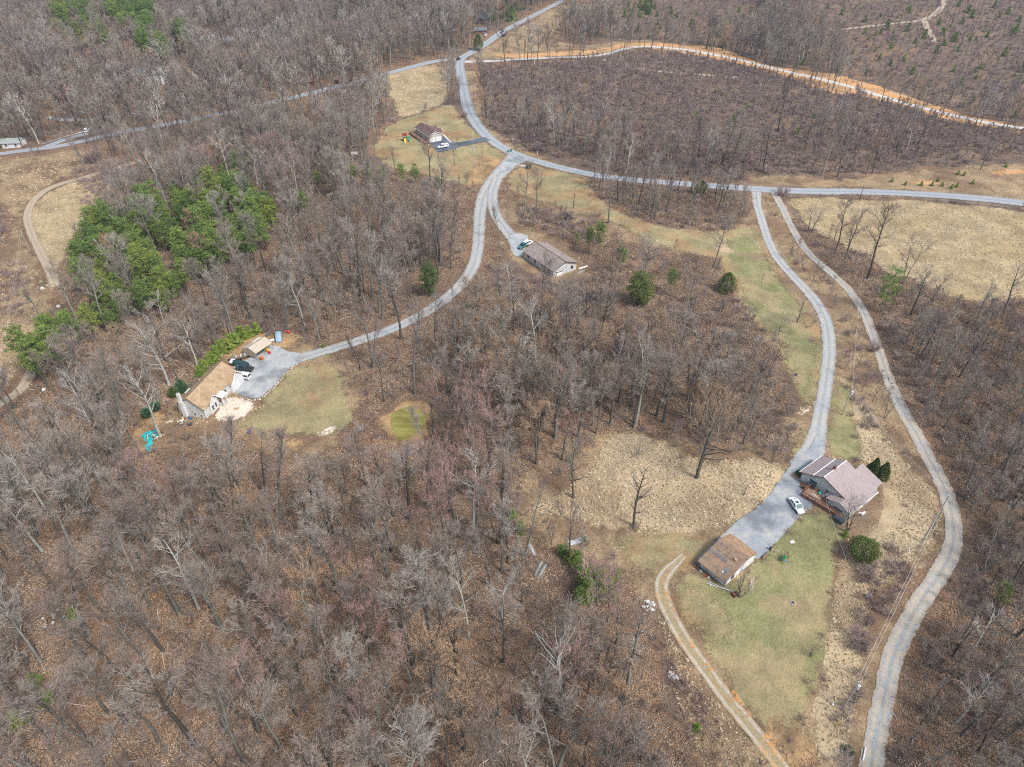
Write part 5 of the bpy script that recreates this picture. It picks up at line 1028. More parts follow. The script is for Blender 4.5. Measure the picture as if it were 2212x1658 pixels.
ROOF_RED = stripe_mat('dark reddish shingles', (.135, .085, .08), .14, 'Z', .85, .02, .95, .15, (.17, .115, .105))
ROOF_OLD = stripe_mat('old weathered shingles', (.235, .165, .115), .16, 'Z', .8, .03, .95, .3, (.30, .20, .13))
DECK = stripe_mat('reddish stained deck wood', (.235, .11, .075), .14, 'Y', .7, .02, .85, .2)
DECKT = stripe_mat('faded deck boards', (.27, .17, .12), .14, 'X', .75, .02, .9, .2)
BLOCK = plain('concrete block', (.42, .41, .39), .9, .1)
def obj_box(name, parent, m, *b): return MB().box(*b).build(name, m, parent)
def frame_at(px_o, ax):
    return (px_o[0], px_o[1], float(ground_z(*px_o))), math.atan2(ax[1], ax[0])
def window(parent, x, y, z, w_, h, n, name='window', fm=None, pm_=None, muntin=True):
    """window on the wall whose outward normal is n ('+x','-x','+y','-y'), centred at x,y,z"""
    s = 1 if n[0] == '+' else -1; ax = n[1]; F, G = MB(), MB()
    def bx(mb, a0, a1, z0, z1, d0, d1):
        if ax == 'x': mb.box(x + min(s * d0, s * d1), x + max(s * d0, s * d1), y + a0, y + a1, z + z0, z + z1)
        else: mb.box(x + a0, x + a1, y + min(s * d0, s * d1), y + max(s * d0, s * d1), z + z0, z + z1)
    t = .07
    bx(F, -w_ / 2 - t, -w_ / 2, -h / 2 - t, h / 2 + t, .0, .07); bx(F, w_ / 2, w_ / 2 + t, -h / 2 - t, h / 2 + t, .0, .07)
    bx(F, -w_ / 2, w_ / 2, h / 2, h / 2 + t, .0, .07); bx(F, -w_ / 2, w_ / 2, -h / 2 - t, -h / 2, .0, .09)
    if muntin: bx(F, -w_ / 2, w_ / 2, -.025, .025, .03, .06)
    bx(G, -w_ / 2, w_ / 2, -h / 2, h / 2, .003, .03)
    f = F.build(name, fm or WHITE, parent); G.build('pane' if 'door' not in name else 'panel', pm_ or GLASS, f); return f
def railing(parent, pts, z0, h, mat, post=1.6, rails=(1.0, .55, .15), bal=.0):
    Rl = MB()
    for a, b in zip(pts[:-1], pts[1:]):
        for k in rails: Rl.bar((*a, z0 + h * k), (*b, z0 + h * k), .09, .07)
        L = math.hypot(b[0] - a[0], b[1] - a[1])
        if bal:
            q = int(L / bal)
            for i in range(1, q): Rl.bar((a[0] + (b[0] - a[0]) * i / q, a[1] + (b[1] - a[1]) * i / q, z0 + .08), (a[0] + (b[0] - a[0]) * i / q, a[1] + (b[1] - a[1]) * i / q, z0 + h * .95), .045)
        n = max(1, int(L / post))
        for i in range(n + 1):
            x, y = a[0] + (b[0] - a[0]) * i / n, a[1] + (b[1] - a[1]) * i / n
            MB().box(x - .06, x + .06, y - .06, y + .06, z0 - .05, z0 + h + .06).build('rail_post', mat, parent)
    return Rl.build('railing', mat, parent)

# ---- house A: brown metal roof, deck, lower right
loc, rz = frame_at((68, 114), (.6, -.8)); H = thing('brown_roof_house', 'sage house with a mauve metal roof and red deck beside the asphalt yard', 'house', loc, rz)
MB().prism([(-.2, -1), (-.2, 2.7), (2.4, 3.85), (4.8, 5.25), (13.3, 2.55), (13.3, -1.5)], 0, 8.2, 'y').build('wall', SID_SAGE, H)
MB().prism([(7.6, -1), (7.6, 4.15), (12.5, 2.6), (12.5, -1)], 8.2, 11.2, 'y').build('back_wall', SID_SAGE, H)
MB().slab([(-.7, -.4, 2.72), (2.4, -.4, 4.05), (2.4, 8.5, 4.05), (-.7, 8.5, 2.72)], .12).build('roof_panel', ROOF_METAL, H)
MB().slab([(2.4, -.4, 4.05), (4.8, -.4, 5.45), (4.8, 8.5, 5.45), (2.4, 8.5, 4.05)], .12).build('roof_panel', ROOF_METAL, H)
MB().slab([(4.8, -.4, 5.45), (13.8, -.4, 2.6), (13.8, 8.6, 2.6), (4.8, 8.6, 5.45)], .12).build('roof_panel', ROOF_METAL, H)
MB().slab([(7.3, 8.6, 4.66), (12.9, 8.6, 2.885), (12.9, 11.6, 2.885), (7.3, 11.6, 4.66)], .12).build('roof_panel', ROOF_METAL, H)
MB().bar((2.4, -.42, 4.1), (2.4, 8.52, 4.1), .18, .06).build('ridge_cap', WHITE, H); MB().bar((4.8, -.42, 5.5), (4.8, 8.62, 5.5), .2, .06).build('ridge_cap', WHITE, H)
MB().bar((-.76, -.42, 2.66), (-.76, 8.5, 2.66), .12, .14).build('gutter', WHITE, H); MB().bar((13.86, -.42, 2.55), (13.86, 8.6, 2.55), .12, .14).build('gutter', WHITE, H)
TRD = plain('dark brown trim', (.09, .05, .045), .6)
MB().bar((4.8, -.44, 5.36), (13.8, -.44, 2.5), .06, .18).build('rake_trim', TRD, H); MB().bar((-.7, -.44, 2.62), (2.4, -.44, 3.95), .06, .18).build('rake_trim', TRD, H); MB().bar((2.4, -.44, 3.95), (4.8, -.44, 5.36), .06, .18).build('rake_trim', TRD, H)
ch = MB().box(4.4, 4.95, 3.6, 4.15, 4.9, 6.1).build('chimney', plain('red brick', (.28, .07, .05), .9, .2), H); MB().box(4.34, 5.01, 3.54, 4.21, 6.1, 6.2).build('chimney_cap', TRD, ch)
# front bump-out room with its own small gable
MB().prism([(8.3, -1.5), (8.3, 2.3), (10.8, 3.2), (13.3, 2.3), (13.3, -1.5)], -2.1, 0, 'y').build('front_room_wall', SID_SAGE, H)
MB().slab([(7.6, -2.5, 2.42), (10.8, -2.5, 3.55), (10.8, .2, 3.55), (7.6, .2, 2.42)], .1).build('front_roof_panel', ROOF_METAL, H)
MB().slab([(10.8, -2.5, 3.55), (13.8, -2.5, 2.45), (13.8, -.42, 2.45), (10.8, -.42, 3.55)], .1).build('front_roof_panel', ROOF_METAL, H)
window(H, 2.9, 0, 1.75, 1.9, 1.7, '-y', 'patio_door', pm_=plain('blue tinted door glass', (.03, .14, .17), .15)); window(H, 6.6, 0, 1.85, .9, 1.1, '-y'); window(H, 10.8, -2.1, 1.2, 2.0, .9, '-y'); window(H, 13.3, 3.5, 1.2, 1.0, 1.1, '+x'); window(H, 13.3, 6, 1.2, 1.0, 1.1, '+x'); window(H, -.2, 4, 1.5, 1.0, 1.1, '-x')
dk = [(3.0, -4.2), (2.9, -.1), (8.25, -.1), (8.25, -2.2), (12.6, -2.2), (12.8, -3.2)]
D = thing('wooden_deck', 'raised reddish wooden deck along the front of the brown roofed house', 'deck', loc, rz)
MB().prism(dk, .9, 1.05).build('deck_floor', DECKT, D); MB().prism([(3.0, -4.2), (12.8, -3.2), (12.8, -3.12), (3.0, -4.12)], -.3, 1.0).build('skirt', DECK, D); MB().prism([(3.0, -4.1), (3.0, -.1), (3.08, -.1), (3.08, -4.1)], -.3, 1.0).build('skirt', DECK, D)
railing(D, [(2.95, -.3), (3.0, -4.2), (12.8, -3.2)], 1.05, 1.0, DECK, 1.6, (1.0, .6), .28)
BR_ = thing('footbridge', 'small arched reddish wooden ramp from the asphalt to the deck', 'ramp', loc, rz)
MB().prism([(1.0, 0), (1.9, .75), (3.0, .95), (3.0, 1.05), (1.9, .87), (.9, .1)], -1.9, -.7, 'y').build('ramp_floor', DECKT, BR_)
for yy in (-1.9, -.7):
    R_ = MB()
    for a, b in (((1.0, .9), (1.9, 1.65)), ((1.9, 1.65), (2.9, 1.85)), ((1.0, .5), (1.9, 1.2)), ((1.9, 1.2), (2.9, 1.4))): R_.bar((a[0], yy, a[1]), (b[0], yy, b[1]), .07)
    for xx, zz in ((1.0, 0), (1.9, .8), (2.85, 1.0)): R_.bar((xx, yy, zz), (xx, yy, zz + .9), .08)
    R_.build('railing', DECK, BR_)
def local(loc_, rz_, x, y, z=0):
    c, s = math.cos(rz_), math.sin(rz_); return (loc_[0] + x * c - y * s, loc_[1] + x * s + y * c, loc_[2] + z)
def simple(name, label, cat, mb, mat, loc_=(0, 0, 0), rz_=0, group=None, smooth=False):
    o = mb.build(name, mat, None, smooth); o.location = loc_; o.rotation_euler = (0, 0, rz_); return link_props(o, label, cat, group)
# things on the deck
BLK = plain('black plastic', (.03, .03, .035), .5); GRN = plain('dark green paint', (.02, .16, .08), .5); TEAL = plain('teal plastic', (.05, .42, .38), .5, .1); STEEL = plain('dull grey steel', (.30, .31, .32), .4, .1, metal=.6)
RUST = plain('rusty iron', (.20, .075, .04), .9, .3, 6); PLASTW = plain('white plastic', (.72, .72, .72), .5); BLUE = plain('blue plastic', (.03, .12, .42), .45)
g = thing('barbecue_grill', 'black barbecue grill near the ramp end of the deck', 'grill', local(loc, rz, 3.7, -1.0, 1.05), rz)
MB().box(-.35, .35, -.28, .28, .55, .85).build('firebox', BLK, g); MB().prism([(-.28, .85), (.28, .85), (.2, 1.1), (-.2, 1.1)], -.35, .35, 'x').build('lid', BLK, g)
for a, b in ((-.3, -.22), (.3, -.22), (-.3, .22), (.3, .22)): MB().box(a - .03, a + .03, b - .03, b + .03, 0, .55).build('leg', STEEL, g)
MB().box(.35, .65, -.25, .25, .78, .82).build('side_shelf', STEEL, g)
def chair(name, label, x, y, a, m, z=1.05):
    c = thing(name, label, 'chair', local(loc, rz, x, y, z), rz + a)
    MB().box(-.28, .28, -.28, .28, .38, .45).build('seat', m, c); MB().slab([(-.28, .25, .98), (.28, .25, .98), (.28, .33, .98), (-.28, .33, .98)], .55).build('backrest', m, c)
    for a_, b_ in ((-.25, -.25), (.25, -.25), (-.25, .27), (.25, .27)): MB().box(a_ - .03, a_ + .03, b_ - .03, b_ + .03, 0, .38).build('leg', m, c)
    return c
chair('patio_chair', 'teal plastic patio chair in the middle of the deck', 5.6, -1.2, 0, TEAL); chair('patio_chair', 'grey patio chair right of the teal chair on the deck', 6.6, -1.4, .4, STEEL); chair('patio_chair', 'white patio chair against the wall on the deck', 6.9, -.5, 0, PLASTW)
hf = thing('hammock_frame', 'white curved frame seat lying by the deck railing', 'frame seat', local(loc, rz, 5.0, -2.9, 1.07), rz)
arc = [(-.9 + 1.8 * i / 8, 0, .5 * math.sin(math.pi * i / 8)) for i in range(9)]
for yy in (-.3, .3): MB().tube([(a, yy, c) for a, b, c in arc], .04, 5).build('hoop', PLASTW, hf)
CB = MB()
for i in range(0, 9, 2): CB.bar((arc[i][0], -.3, arc[i][2]), (arc[i][0], .3, arc[i][2]), .04)
CB.build('crossbar', PLASTW, hf)
gs = simple('yellow_stool', 'ochre wicker stand beside the glass door on the deck', 'stand', MB().tube([(0, 0, 0), (0, 0, .4), (0, 0, .7)], [.28, .18, .25], 8), plain('ochre wicker', (.45, .27, .08), .9, .2), local(loc, rz, 4.3, -.55, 1.05))
gb = thing('potted_bush', 'dark green rounded bush in a bed at the left corner of the house', 'bush', local(loc, rz, -1.3, .9, 0)); tt = dense_ever(5, 1.6, .8, 'ball', 1500, .08); place_mesh('crown', tt[1].mesh('crown', plain('deep green leaves', (.02, .13, .08), .8)), gb)
sheet('flower_bed', [local(loc, rz, a, b)[:2] for a, b in ((-2.6, -.4), (-.4, -1.2), (-.25, 4), (-1.6, 3.6), (-2.9, 1.8))], M['claydull'], 0.17, 1, 1.5, wob=.1, world=True, edge_w=.6, label='brown planting bed beside the brown roofed house')
sd2 = thing('satellite_dish', 'white satellite dish right corner of the brown roofed house', 'satellite dish', local(loc, rz, 14.4, .6, 0)); MB().tube([(0, 0, 0), (0, 0, 1.4)], .04, 6).build('pole', STEEL, sd2); MB().blob((0, -.1, 1.6), .4, .08, .36, amp=0, nu=10, nv=7).build('dish', PLASTW, sd2)
simple('propane_tank', 'white propane tank beside the right wall of the brown roofed house', 'tank', MB().tube([(-.7, 0, .45), (-.6, 0, .45), (.6, 0, .45), (.7, 0, .45)], [.15, .32, .32, .15], 10), PLASTW, local(loc, rz, 14.6, 2.2, 0), rz + 1.57)
simple('dark_shed', 'dark low shed under the front corner of the brown roofed house', 'shed', MB().box(-1, 1, -.6, .6, 0, 1.1).prism([(-.7, 1.1), (.7, 1.1), (0, 1.5)], -1.1, 1.1, 'x'), plain('dark slate', (.07, .08, .09), .7, .2), local(loc, rz, 12.6, -3.9, 0), rz)
st = thing('stepping_stones', 'pale stacked paving stones at the edge of the asphalt by the car', 'stones', (*P(1746, 1105), 0)); st['kind'] = 'thing'
for i in range(5): o = MB().box(-.2, .2, -.13, .13, 0, .12).build('stone', plain('pale stone', (.55, .48, .38), .9, .15) if i == 0 else bpy.data.materials['pale stone'], st); o.location = (i * .42 - .8, i * .25, .03); o.rotation_euler = (0, 0, .5 + i)

# ---- garage
loc, rz = frame_at((43.1, 84.8), (.775, .632)); G = thing('garage', 'old garage with weathered brown roof and white side wall beyond the asphalt yard', 'garage', loc, rz)
MB().prism([(0, -.5), (0, 2.35), (6.6, 3.75), (9.5, 2.7), (9.5, -.5)], 0, 6.3, 'y').build('wall', SID_WHITE, G)
MB().slab([(-.9, -.3, 2.3), (6.65, -.3, 3.98), (6.65, 6.6, 3.98), (-.9, 6.6, 2.3)], .1).build('roof_panel', ROOF_OLD, G); MB().slab([(6.65, -.3, 3.98), (9.9, -.3, 2.75), (9.9, 6.6, 2.75), (6.65, 6.6, 3.98)], .1).build('roof_panel', stripe_mat('lit slope orange brown shingles', (.33, .215, .13), .16, 'Z', .8, .03, .95, .2), G)  # short right slope: orange brown shingles, lighter because its light is painted in
PT = plain('grey roofing felt', (.16, .15, .145), .9, .25)
for q, zz in (((2.6, 2.4, 3.3, 6.5), 0), ((2.55, .9, 2.95, 1.3), 0), ((5.4, 4.2, 5.7, 5.2), 0), ((.6, .7, 1.9, 1.9), 0)):
    x0, y0, x1, y1 = q; f = lambda x: 2.3 + (x + .9) * 1.68 / 7.55 + .012
    MB().slab([(x0, y0, f(x0)), (x1, y0, f(x1)), (x1, y1, f(x1)), (x0, y1, f(x0))], .02).build('roof_patch', PT, G)
f = lambda x: 2.3 + (x + .9) * 1.68 / 7.55 + .02
MB().slab([(.5, 1.4, f(.5)), (.9, 1.5, f(.9)), (.8, 1.75, f(.8)), (.4, 1.6, f(.4))], .02).build('roof_patch', WHITE, G)
MB().box(4.0, 4.5, 1.1, 1.6, f(4.0) - .1, f(4.5) + .35).build('roof_vent', plain('weathered board', (.40, .30, .2), .9, .2), G)
MB().box(-.82, -.74, 0, 6.3, 0, .02)
for yy in (0.1, 2.1, 4.2, 6.2): MB().box(-.8, -.68, yy - .06, yy + .06, -.3, 2.32).build('post', plain('grey post', (.2, .16, .13), .9), G)
window(G, 2.3, 0, 1.2, .8, 1.0, '-y', fm=plain('dark maroon trim', (.12, .03, .04), .6)); MB().box(-.03, .12, -.06, 0.0, -.3, 2.35).build('corner_trim', bpy.data.materials['dark maroon trim'], G); MB().box(9.4, 9.55, -.06, 0, -.3, 2.7).build('corner_trim', WHITE, G)
window(G, 9.5, 1.8, 1.1, 2.6, 2.1, '+x', 'garage_door', pm_=WHITE); window(G, 9.5, 4.7, 1.1, 2.6, 2.1, '+x', 'garage_door', pm_=WHITE)
for i, (nm, lb, m, y, s) in enumerate([('toolbox', 'pale blue box under the eave of the garage', plain('pale blue box', (.35, .45, .5), .5), 5.3, .3), ('gas_can', 'red fuel can under the eave of the garage', plain('red plastic', (.55, .05, .02), .5), 3.7, .2), ('bucket', 'white bucket under the eave of the garage', PLASTW, 3.3, .18), ('lumber_bundle', 'orange brown lumber under the eave of the garage', plain('fresh lumber', (.5, .28, .12), .8), 4.6, .2)]):
    mb = MB().box(-.25, .25, -s, s, 0, .35).box(-.2, .2, -s * .7, s * .7, .35, .45) if nm != 'lumber_bundle' else MB().box(-.15, .15, -.8, .8, 0, .12).box(-.1, .12, -.7, .75, .12, .24).box(-.12, .08, -.75, .7, .24, .33)
    simple(nm, lb, nm.replace('_', ' '), mb, m, local(loc, rz, -.95, y, .02), rz)
# firewood beside the garage
fw = thing('firewood_stack', 'firewood stack on the asphalt corner beside the garage', 'firewood', (*P(1654, 1203), .15), math.atan2(P(1660, 1195)[1] - P(1642, 1211)[1], P(1660, 1195)[0] - P(1642, 1211)[0]))
LOG = plain('split firewood', (.30, .22, .16), .9, .35, 8)
lm = MB().tube([(0, -.22, 0), (0, .22, 0)], .08, 6).mesh('log', LOG)
for r_ in range(4):
    for i in range(14 - r_): o = place_mesh('log', lm, fw, ((i - 7 + r_ * .5) * .17, random.uniform(-.05, .05), .08 + r_ * .145)); o.scale = (random.uniform(.8, 1.1),) * 3
simple('black_bin', 'small black bin at the end of the firewood stack', 'bin', MB().tube([(0, 0, 0), (0, 0, .7)], [.2, .26], 8).box(-.28, .28, -.28, .28, .7, .76), BLK, (*P(1663, 1189), .16))
# glider swing on the lawn
X, Y = P(1692, 1210); sw = thing('glider_swing', 'green glider bench with brown posts standing on the lawn beyond the garage', 'swing bench', (X, Y, 0.05), .75)
MB().box(-.8, .8, -.3, .25, .45, .52).build('seat', GRN, sw); MB().slab([(-.8, .25, 1.05), (.8, .25, 1.05), (.8, .32, 1.05), (-.8, .32, 1.05)], .5).build('backrest', GRN, sw)
BRP = plain('brown post', (.14, .06, .035), .8)
for x in (-1.05, 1.05): MB().bar((x, -.5, 0), (x, 0, 1.9), .1).bar((x, .5, 0), (x, 0, 1.9), .1).build('frame', BRP, sw)
MB().bar((-1.1, 0, 1.9), (1.1, 0, 1.9), .1).build('top_bar', BRP, sw); simple('blue_tool', 'short blue plank lying beside the glider bench', 'plank', MB().box(-.6, .6, -.08, .08, 0, .06), plain('blue paint', (.06, .2, .45), .6), (*P(1698, 1214), .06), -.6)
simple('white_board', 'white board lying on the lawn near the asphalt yard', 'board', MB().prism([(-.5, -.3), (.45, -.35), (.55, .3), (-.4, .35)], 0, .08), PLASTW, (*P(1711, 1172), .08), .3)
# fire pit
def fire_pit(px, py, lb, r=.45):
    X, Y = P(px, py); z = float(ground_z(X, Y)) + .05; f_ = thing('fire_pit', lb, 'fire pit', (X, Y, z)); MB().tube([(0, 0, 0), (0, 0, .06)], r * .8, 12).build('ash_bed', plain('ash', (.07, .07, .08), 1) if 'ash' not in bpy.data.materials else bpy.data.materials['ash'], f_)
    sm = MB().blob((0, 0, .1), .16, .13, .13, 3, .2, 6, 4).mesh('stone', bpy.data.materials['pale stone'])
    for i in range(9): o = place_mesh('stone', sm, f_, (math.cos(i * .7) * r, math.sin(i * .7) * r, 0)); o.rotation_euler = (0, 0, i)
fire_pit(1712, 1303, 'fire pit ringed with pale stones on the big lawn')
X, Y = P(1719, 812); z = float(ground_z(X, Y)); t_ = thing('fire_bowl', 'small black fire bowl on the green lawn strip', 'fire bowl', (X, Y, z + .05)); MB().tube([(0, 0, .1), (0, 0, .3), (0, 0, .45)], [.2, .4, .45], 10).build('bowl', BLK, t_)
for i in range(3): MB().bar((math.cos(i * 2.1) * .3, math.sin(i * 2.1) * .3, 0), (math.cos(i * 2.1) * .2, math.sin(i * 2.1) * .2, .2), .05).build('leg', BLK, t_)
# fallen aerial mast
a, b, c = P3(1527, 1262, .25), P3(1586, 1283, .5), P3(1530, 1264, .25); mt_ = thing('fallen_mast', 'long pale aerial mast with a cross bar lying on the lawn behind the garage', 'mast', a); ALU = plain('bleached aluminium', (.6, .6, .6), .4, .1)
B_ = MB().tube([(0, 0, 0), b - a], .06, 6).tube([(0.2, .45, 0), b - a], .05, 6).tube([(.6, -.35, 0), (b - a) * .8], .04, 5).build('mast', ALU, mt_); MB().tube([(.4, -1.0, .05), (.8, 1.3, .15)], .05, 6).build('cross_bar', ALU, mt_)
X, Y = P(1588, 1286); mo = thing('old_mower', 'rusty red machine at the foot of the bare stems behind the garage', 'mower', (X, Y, .05), .5); MB().box(-.7, .6, -.35, .35, .3, .6).prism([(.0, .6), (.55, .6), (.45, .95), (.05, .95)], -.28, .28, 'y').build('body', RUST, mo)
for q in ((-.5, -.4), (.5, -.4), (-.5, .4), (.5, .4)): MB().tube([(q[0], q[1] - .06, .28), (q[0], q[1] + .06, .28)], .27, 10).build('wheel', BLK, mo)
X, Y = P(1623, 1266); ld = thing('ladder', 'pale ladder lying in the bare stems behind the garage', 'ladder', (X, Y, .2), 1.2); MB().bar((-1.2, -.2, 0), (1.2, -.2, .9), .06).bar((-1.2, .2, 0), (1.2, .2, .9), .06).build('rails', ALU, ld); RG = MB()
for i in range(8): RG.bar((-1.1 + i * .31, -.2, .04 + i * .115), (-1.1 + i * .31, .2, .04 + i * .115), .04)
RG.build('rungs', ALU, ld)
simple('tarp_pile', 'heap of grey tarp lying on the tan slope beside the big lawn', 'tarp', MB().blob((0, 0, .1), .8, .4, .25, 4, .4), plain('grey tarp', (.2, .2, .22), .7, .2), (*P(1873, 1290), 0.05), .4)

# ---- house B: tan roof, white garage wing, left
loc, rz = frame_at((-83.2, 137), (.97, -.24)); H = thing('tan_roof_house', 'long house with tan shingle roof, white chimney and white garage gable on the left', 'house', loc, rz)
MB().prism([(-4, -1.2), (-4, 3.3), (0, 6.1), (3.8, 3.3), (3.8, -1.2)], 0, 15.6, 'y').build('wall', SID_GREY, H)
MB().prism([(11, -.5), (16.4, -.5), (16.4, 3.0), (13.7, 5.1), (11, 3.0)], 3.0, 4.9, 'x').build('wing_wall', SID_WHITE, H)
MB().prism([(2.0, -.5), (5.2, -.5), (5.2, 3.2), (3.6, 4.9), (2.0, 3.2)], 3.0, 4.2, 'x').build('dormer_wall', SID_WHITE, H)
k = 2.8 / 3.9
MB().slab([(0, -.4, 6.45), (0, 16, 6.45), (-4.9, 16, 6.45 - 4.9 * .71), (-4.9, -.4, 6.45 - 4.9 * .71)], .14).build('roof_panel', ROOF_TAN, H); MB().slab([(0, 16, 6.45), (0, -.4, 6.45), (4.2, -.4, 6.45 - 4.2 * .75), (4.2, 16, 6.45 - 4.2 * .75)], .14).build('roof_panel', ROOF_TAN, H)
def cross_gable(par, y0, yc, y1, xf, zt, ze, xr):
    """small gable roof running out to +x and dying into the main slope"""
    xe = (6.45 - ze) / .75; MB().slab([(xr, yc, zt), (xf, yc, zt), (xf, y0, ze), (xe, y0, ze)][::-1], .12).build('gable_roof_panel', ROOF_TAN, par)
    MB().slab([(xr, yc, zt), (xf, yc, zt), (xf, y1, ze), (xe, y1, ze)], .12).build('gable_roof_panel', ROOF_TAN, par)
cross_gable(H, 10.6, 13.7, 16.8, 5.3, 5.6, 2.95, 1.15); cross_gable(H, 1.7, 3.6, 5.5, 4.6, 5.25, 3.3, 1.6)
for (y0, yc, y1, xf, zt, ze) in ((10.6, 13.7, 16.8, 5.33, 5.55, 2.9), (1.7, 3.6, 5.5, 4.63, 5.2, 3.25)): MB().bar((xf, y0, ze), (xf, yc, zt), .06, .2).bar((xf, yc, zt), (xf, y1, ze), .06, .2).build('fascia', WHITE, H)
chm = MB().box(-2.6, -1.5, -.75, 0, -1, 5.2).box(-2.4, -1.7, -.7, 0, 5.2, 7.6).build('chimney', SID_WHITE, H); MB().box(-2.2, -1.9, -.5, -.2, 7.6, 8.0).build('flue', STEEL, chm)
window(H, .8, 0, 1.1, .6, .9, '-y'); window(H, 2.5, 0, .6, .6, .9, '-y'); window(H, 4.2, 2.9, 1.5, .8, 1.5, '+x'); window(H, 4.2, 4.2, 1.5, .8, 1.5, '+x'); window(H, 3.8, 8.3, 1.7, .8, 1.4, '+x'); window(H, 3.8, 9.4, 1.7, .8, 1.4, '+x'); window(H, 3.4, 11, 1.6, .7, .7, '-y'); window(H, -4, 4, 1.8, 1.0, 1.2, '-x'); window(H, -4, 9, 1.8, 1.0, 1.2, '-x')
PR = MB().box(3.8, 5.6, 5.5, 7.4, .2, .35).build('porch_floor', BLOCK, H)
MB().slab([(3.6, 5.3, 3.5), (5.9, 5.3, 3.2), (5.9, 7.7, 3.2), (3.6, 7.7, 3.5)], .16).build('porch_roof', WHITE, H)
for yy in (5.6, 7.3): MB().box(5.45, 5.65, yy - .1, yy + .1, .35, 3.05).build('porch_column', WHITE, H)
window(H, 3.8, 6.45, 1.4, .9, 2.0, '+x', 'door', pm_=plain('brown door', (.2, .1, .05), .6))
for i in range(5): MB().box(5.7 + i * .3, 6.0 + i * .3, 5.0 - i * .5, 5.9 - i * .5, -.1, .12 - i * .03).build('step', bpy.data.materials['pale stone'], H)
VNT = MB().tube([(-3.4, 9.6, 3.8), (-3.4, 9.6, 4.5)], .08, 6).build('vent_pipe', WHITE, H); MB().box(-5.6, -5.2, 5.4, 7.4, 1.8, 2.6).build('awning', WHITE, H)
simple('kayak', 'blue bin lying against the gable wall of the tan roofed house', 'bin', MB().blob((0, 0, .3), .55, .3, .3, 2, .05), BLUE, local(loc, rz, -.3, -1.0, 0), .2).name = 'blue_bin'
tb = thing('patio_table', 'whitish table with chairs in front of the gable wall', 'table', local(loc, rz, -1.4, -2.9, .1)); CRM = plain('cream plastic', (.62, .55, .42), .6); MB().tube([(0, 0, .68), (0, 0, .74)], .55, 12).build('tabletop', CRM, tb); MB().tube([(0, 0, 0), (0, 0, .68)], [.25, .06], 8).build('pedestal', CRM, tb)
for i in range(4):
    a_ = i * 1.57 + .4; c_ = thing('garden_chair', 'cream garden chair round the whitish patio table', 'chair', local(loc, rz, -1.4 + math.cos(a_) * .95, -2.9 + math.sin(a_) * .95, .1), rz + a_ - 1.57, 'chairs round the patio table'); MB().box(-.22, .22, -.22, .22, .38, .44).build('seat', CRM, c_); MB().box(-.22, .22, .2, .26, .44, .9).build('backrest', CRM, c_)
    for q in ((-.2, -.2), (.2, -.2), (-.2, .2), (.2, .2)): MB().box(q[0] - .02, q[0] + .02, q[1] - .02, q[1] + .02, 0, .38).build('leg', CRM, c_)
X, Y = local(loc, rz, 1.0, -3.2)[:2]; fp = thing('fire_ring', 'dark round fire ring near the gable wall', 'fire ring', (X, Y, .12)); MB().tube([(0, 0, 0), (0, 0, .35)], .55, 14).build('ring', plain('dark iron', (.05, .05, .05), .8), fp)
MB().tube([(0, 0, .34), (0, 0, .37)], .45, 12).build('ash_bed', bpy.data.materials['ash'], fp)
simple('plank_pile', 'pale scattered planks left of the patio table', 'planks', MB().box(-.9, .9, -.1, .1, 0, .1).bar((-.7, -.5, .1), (.8, .5, .12), .14).bar((.5, -.6, .1), (-.3, .6, .2), .14), CRM, (*P(367, 912), .1), .2)
X, Y = P(552, 885); bd = thing('boulder_cluster', 'brown shrub and ochre boulders at the lower corner of the gravel yard', 'boulders', (X, Y, .05)); OB = plain('ochre boulder', (.42, .29, .16), .95, .25)
for i, q in enumerate([(0, 0, .5), (1.0, .5, .4), (-.8, -.6, .45), (1.8, 1.2, .35), (-.3, .9, .3)]): MB().blob((q[0], q[1], q[2] * .4), q[2], q[2] * .8, q[2] * .6, i, .2, 7, 5).build('boulder', OB, bd)
rk = thing('yard_rocks', 'pair of ochre rocks in the middle of the washed stone yard', 'rocks', (*P(512, 884), .1))
for i, q in enumerate([(-.4, 0, .4), (.35, .15, .35), (0, -.3, .25)]): MB().blob((q[0], q[1], .15), q[2], q[2] * .8, q[2] * .6, i + 7, .2, 7, 5).build('rock', OB, rk)
# stone edging along the gravel
eg = thing('stone_edging', 'line of pale stones edging the gravel yard above the lawn', 'stone edging', (*P(600, 830), 0)); ex0, ey0, _ = eg.location
eq, _s = resample([P(*q) for q in [(640, 789), (625, 801), (612, 813), (603, 826), (595, 836), (583, 847), (570, 858), (562, 864), (544, 866), (519, 859)]], .75, False)
em = [MB().blob((0, 0, .1), .3, .22, .2, s, .25, 6, 4).mesh('stone', bpy.data.materials['pale stone']) for s in (1, 2, 3)]
for i, q in enumerate(eq): o = place_mesh('stone', em[i % 3], eg, (q[0] - ex0 + random.uniform(-.15, .15), q[1] - ey0 + random.uniform(-.15, .15), float(ground_z(*q)) + .05)); s_ = random.uniform(.6, 1.3); o.scale = (s_,) * 3; o.rotation_euler = (0, 0, i)
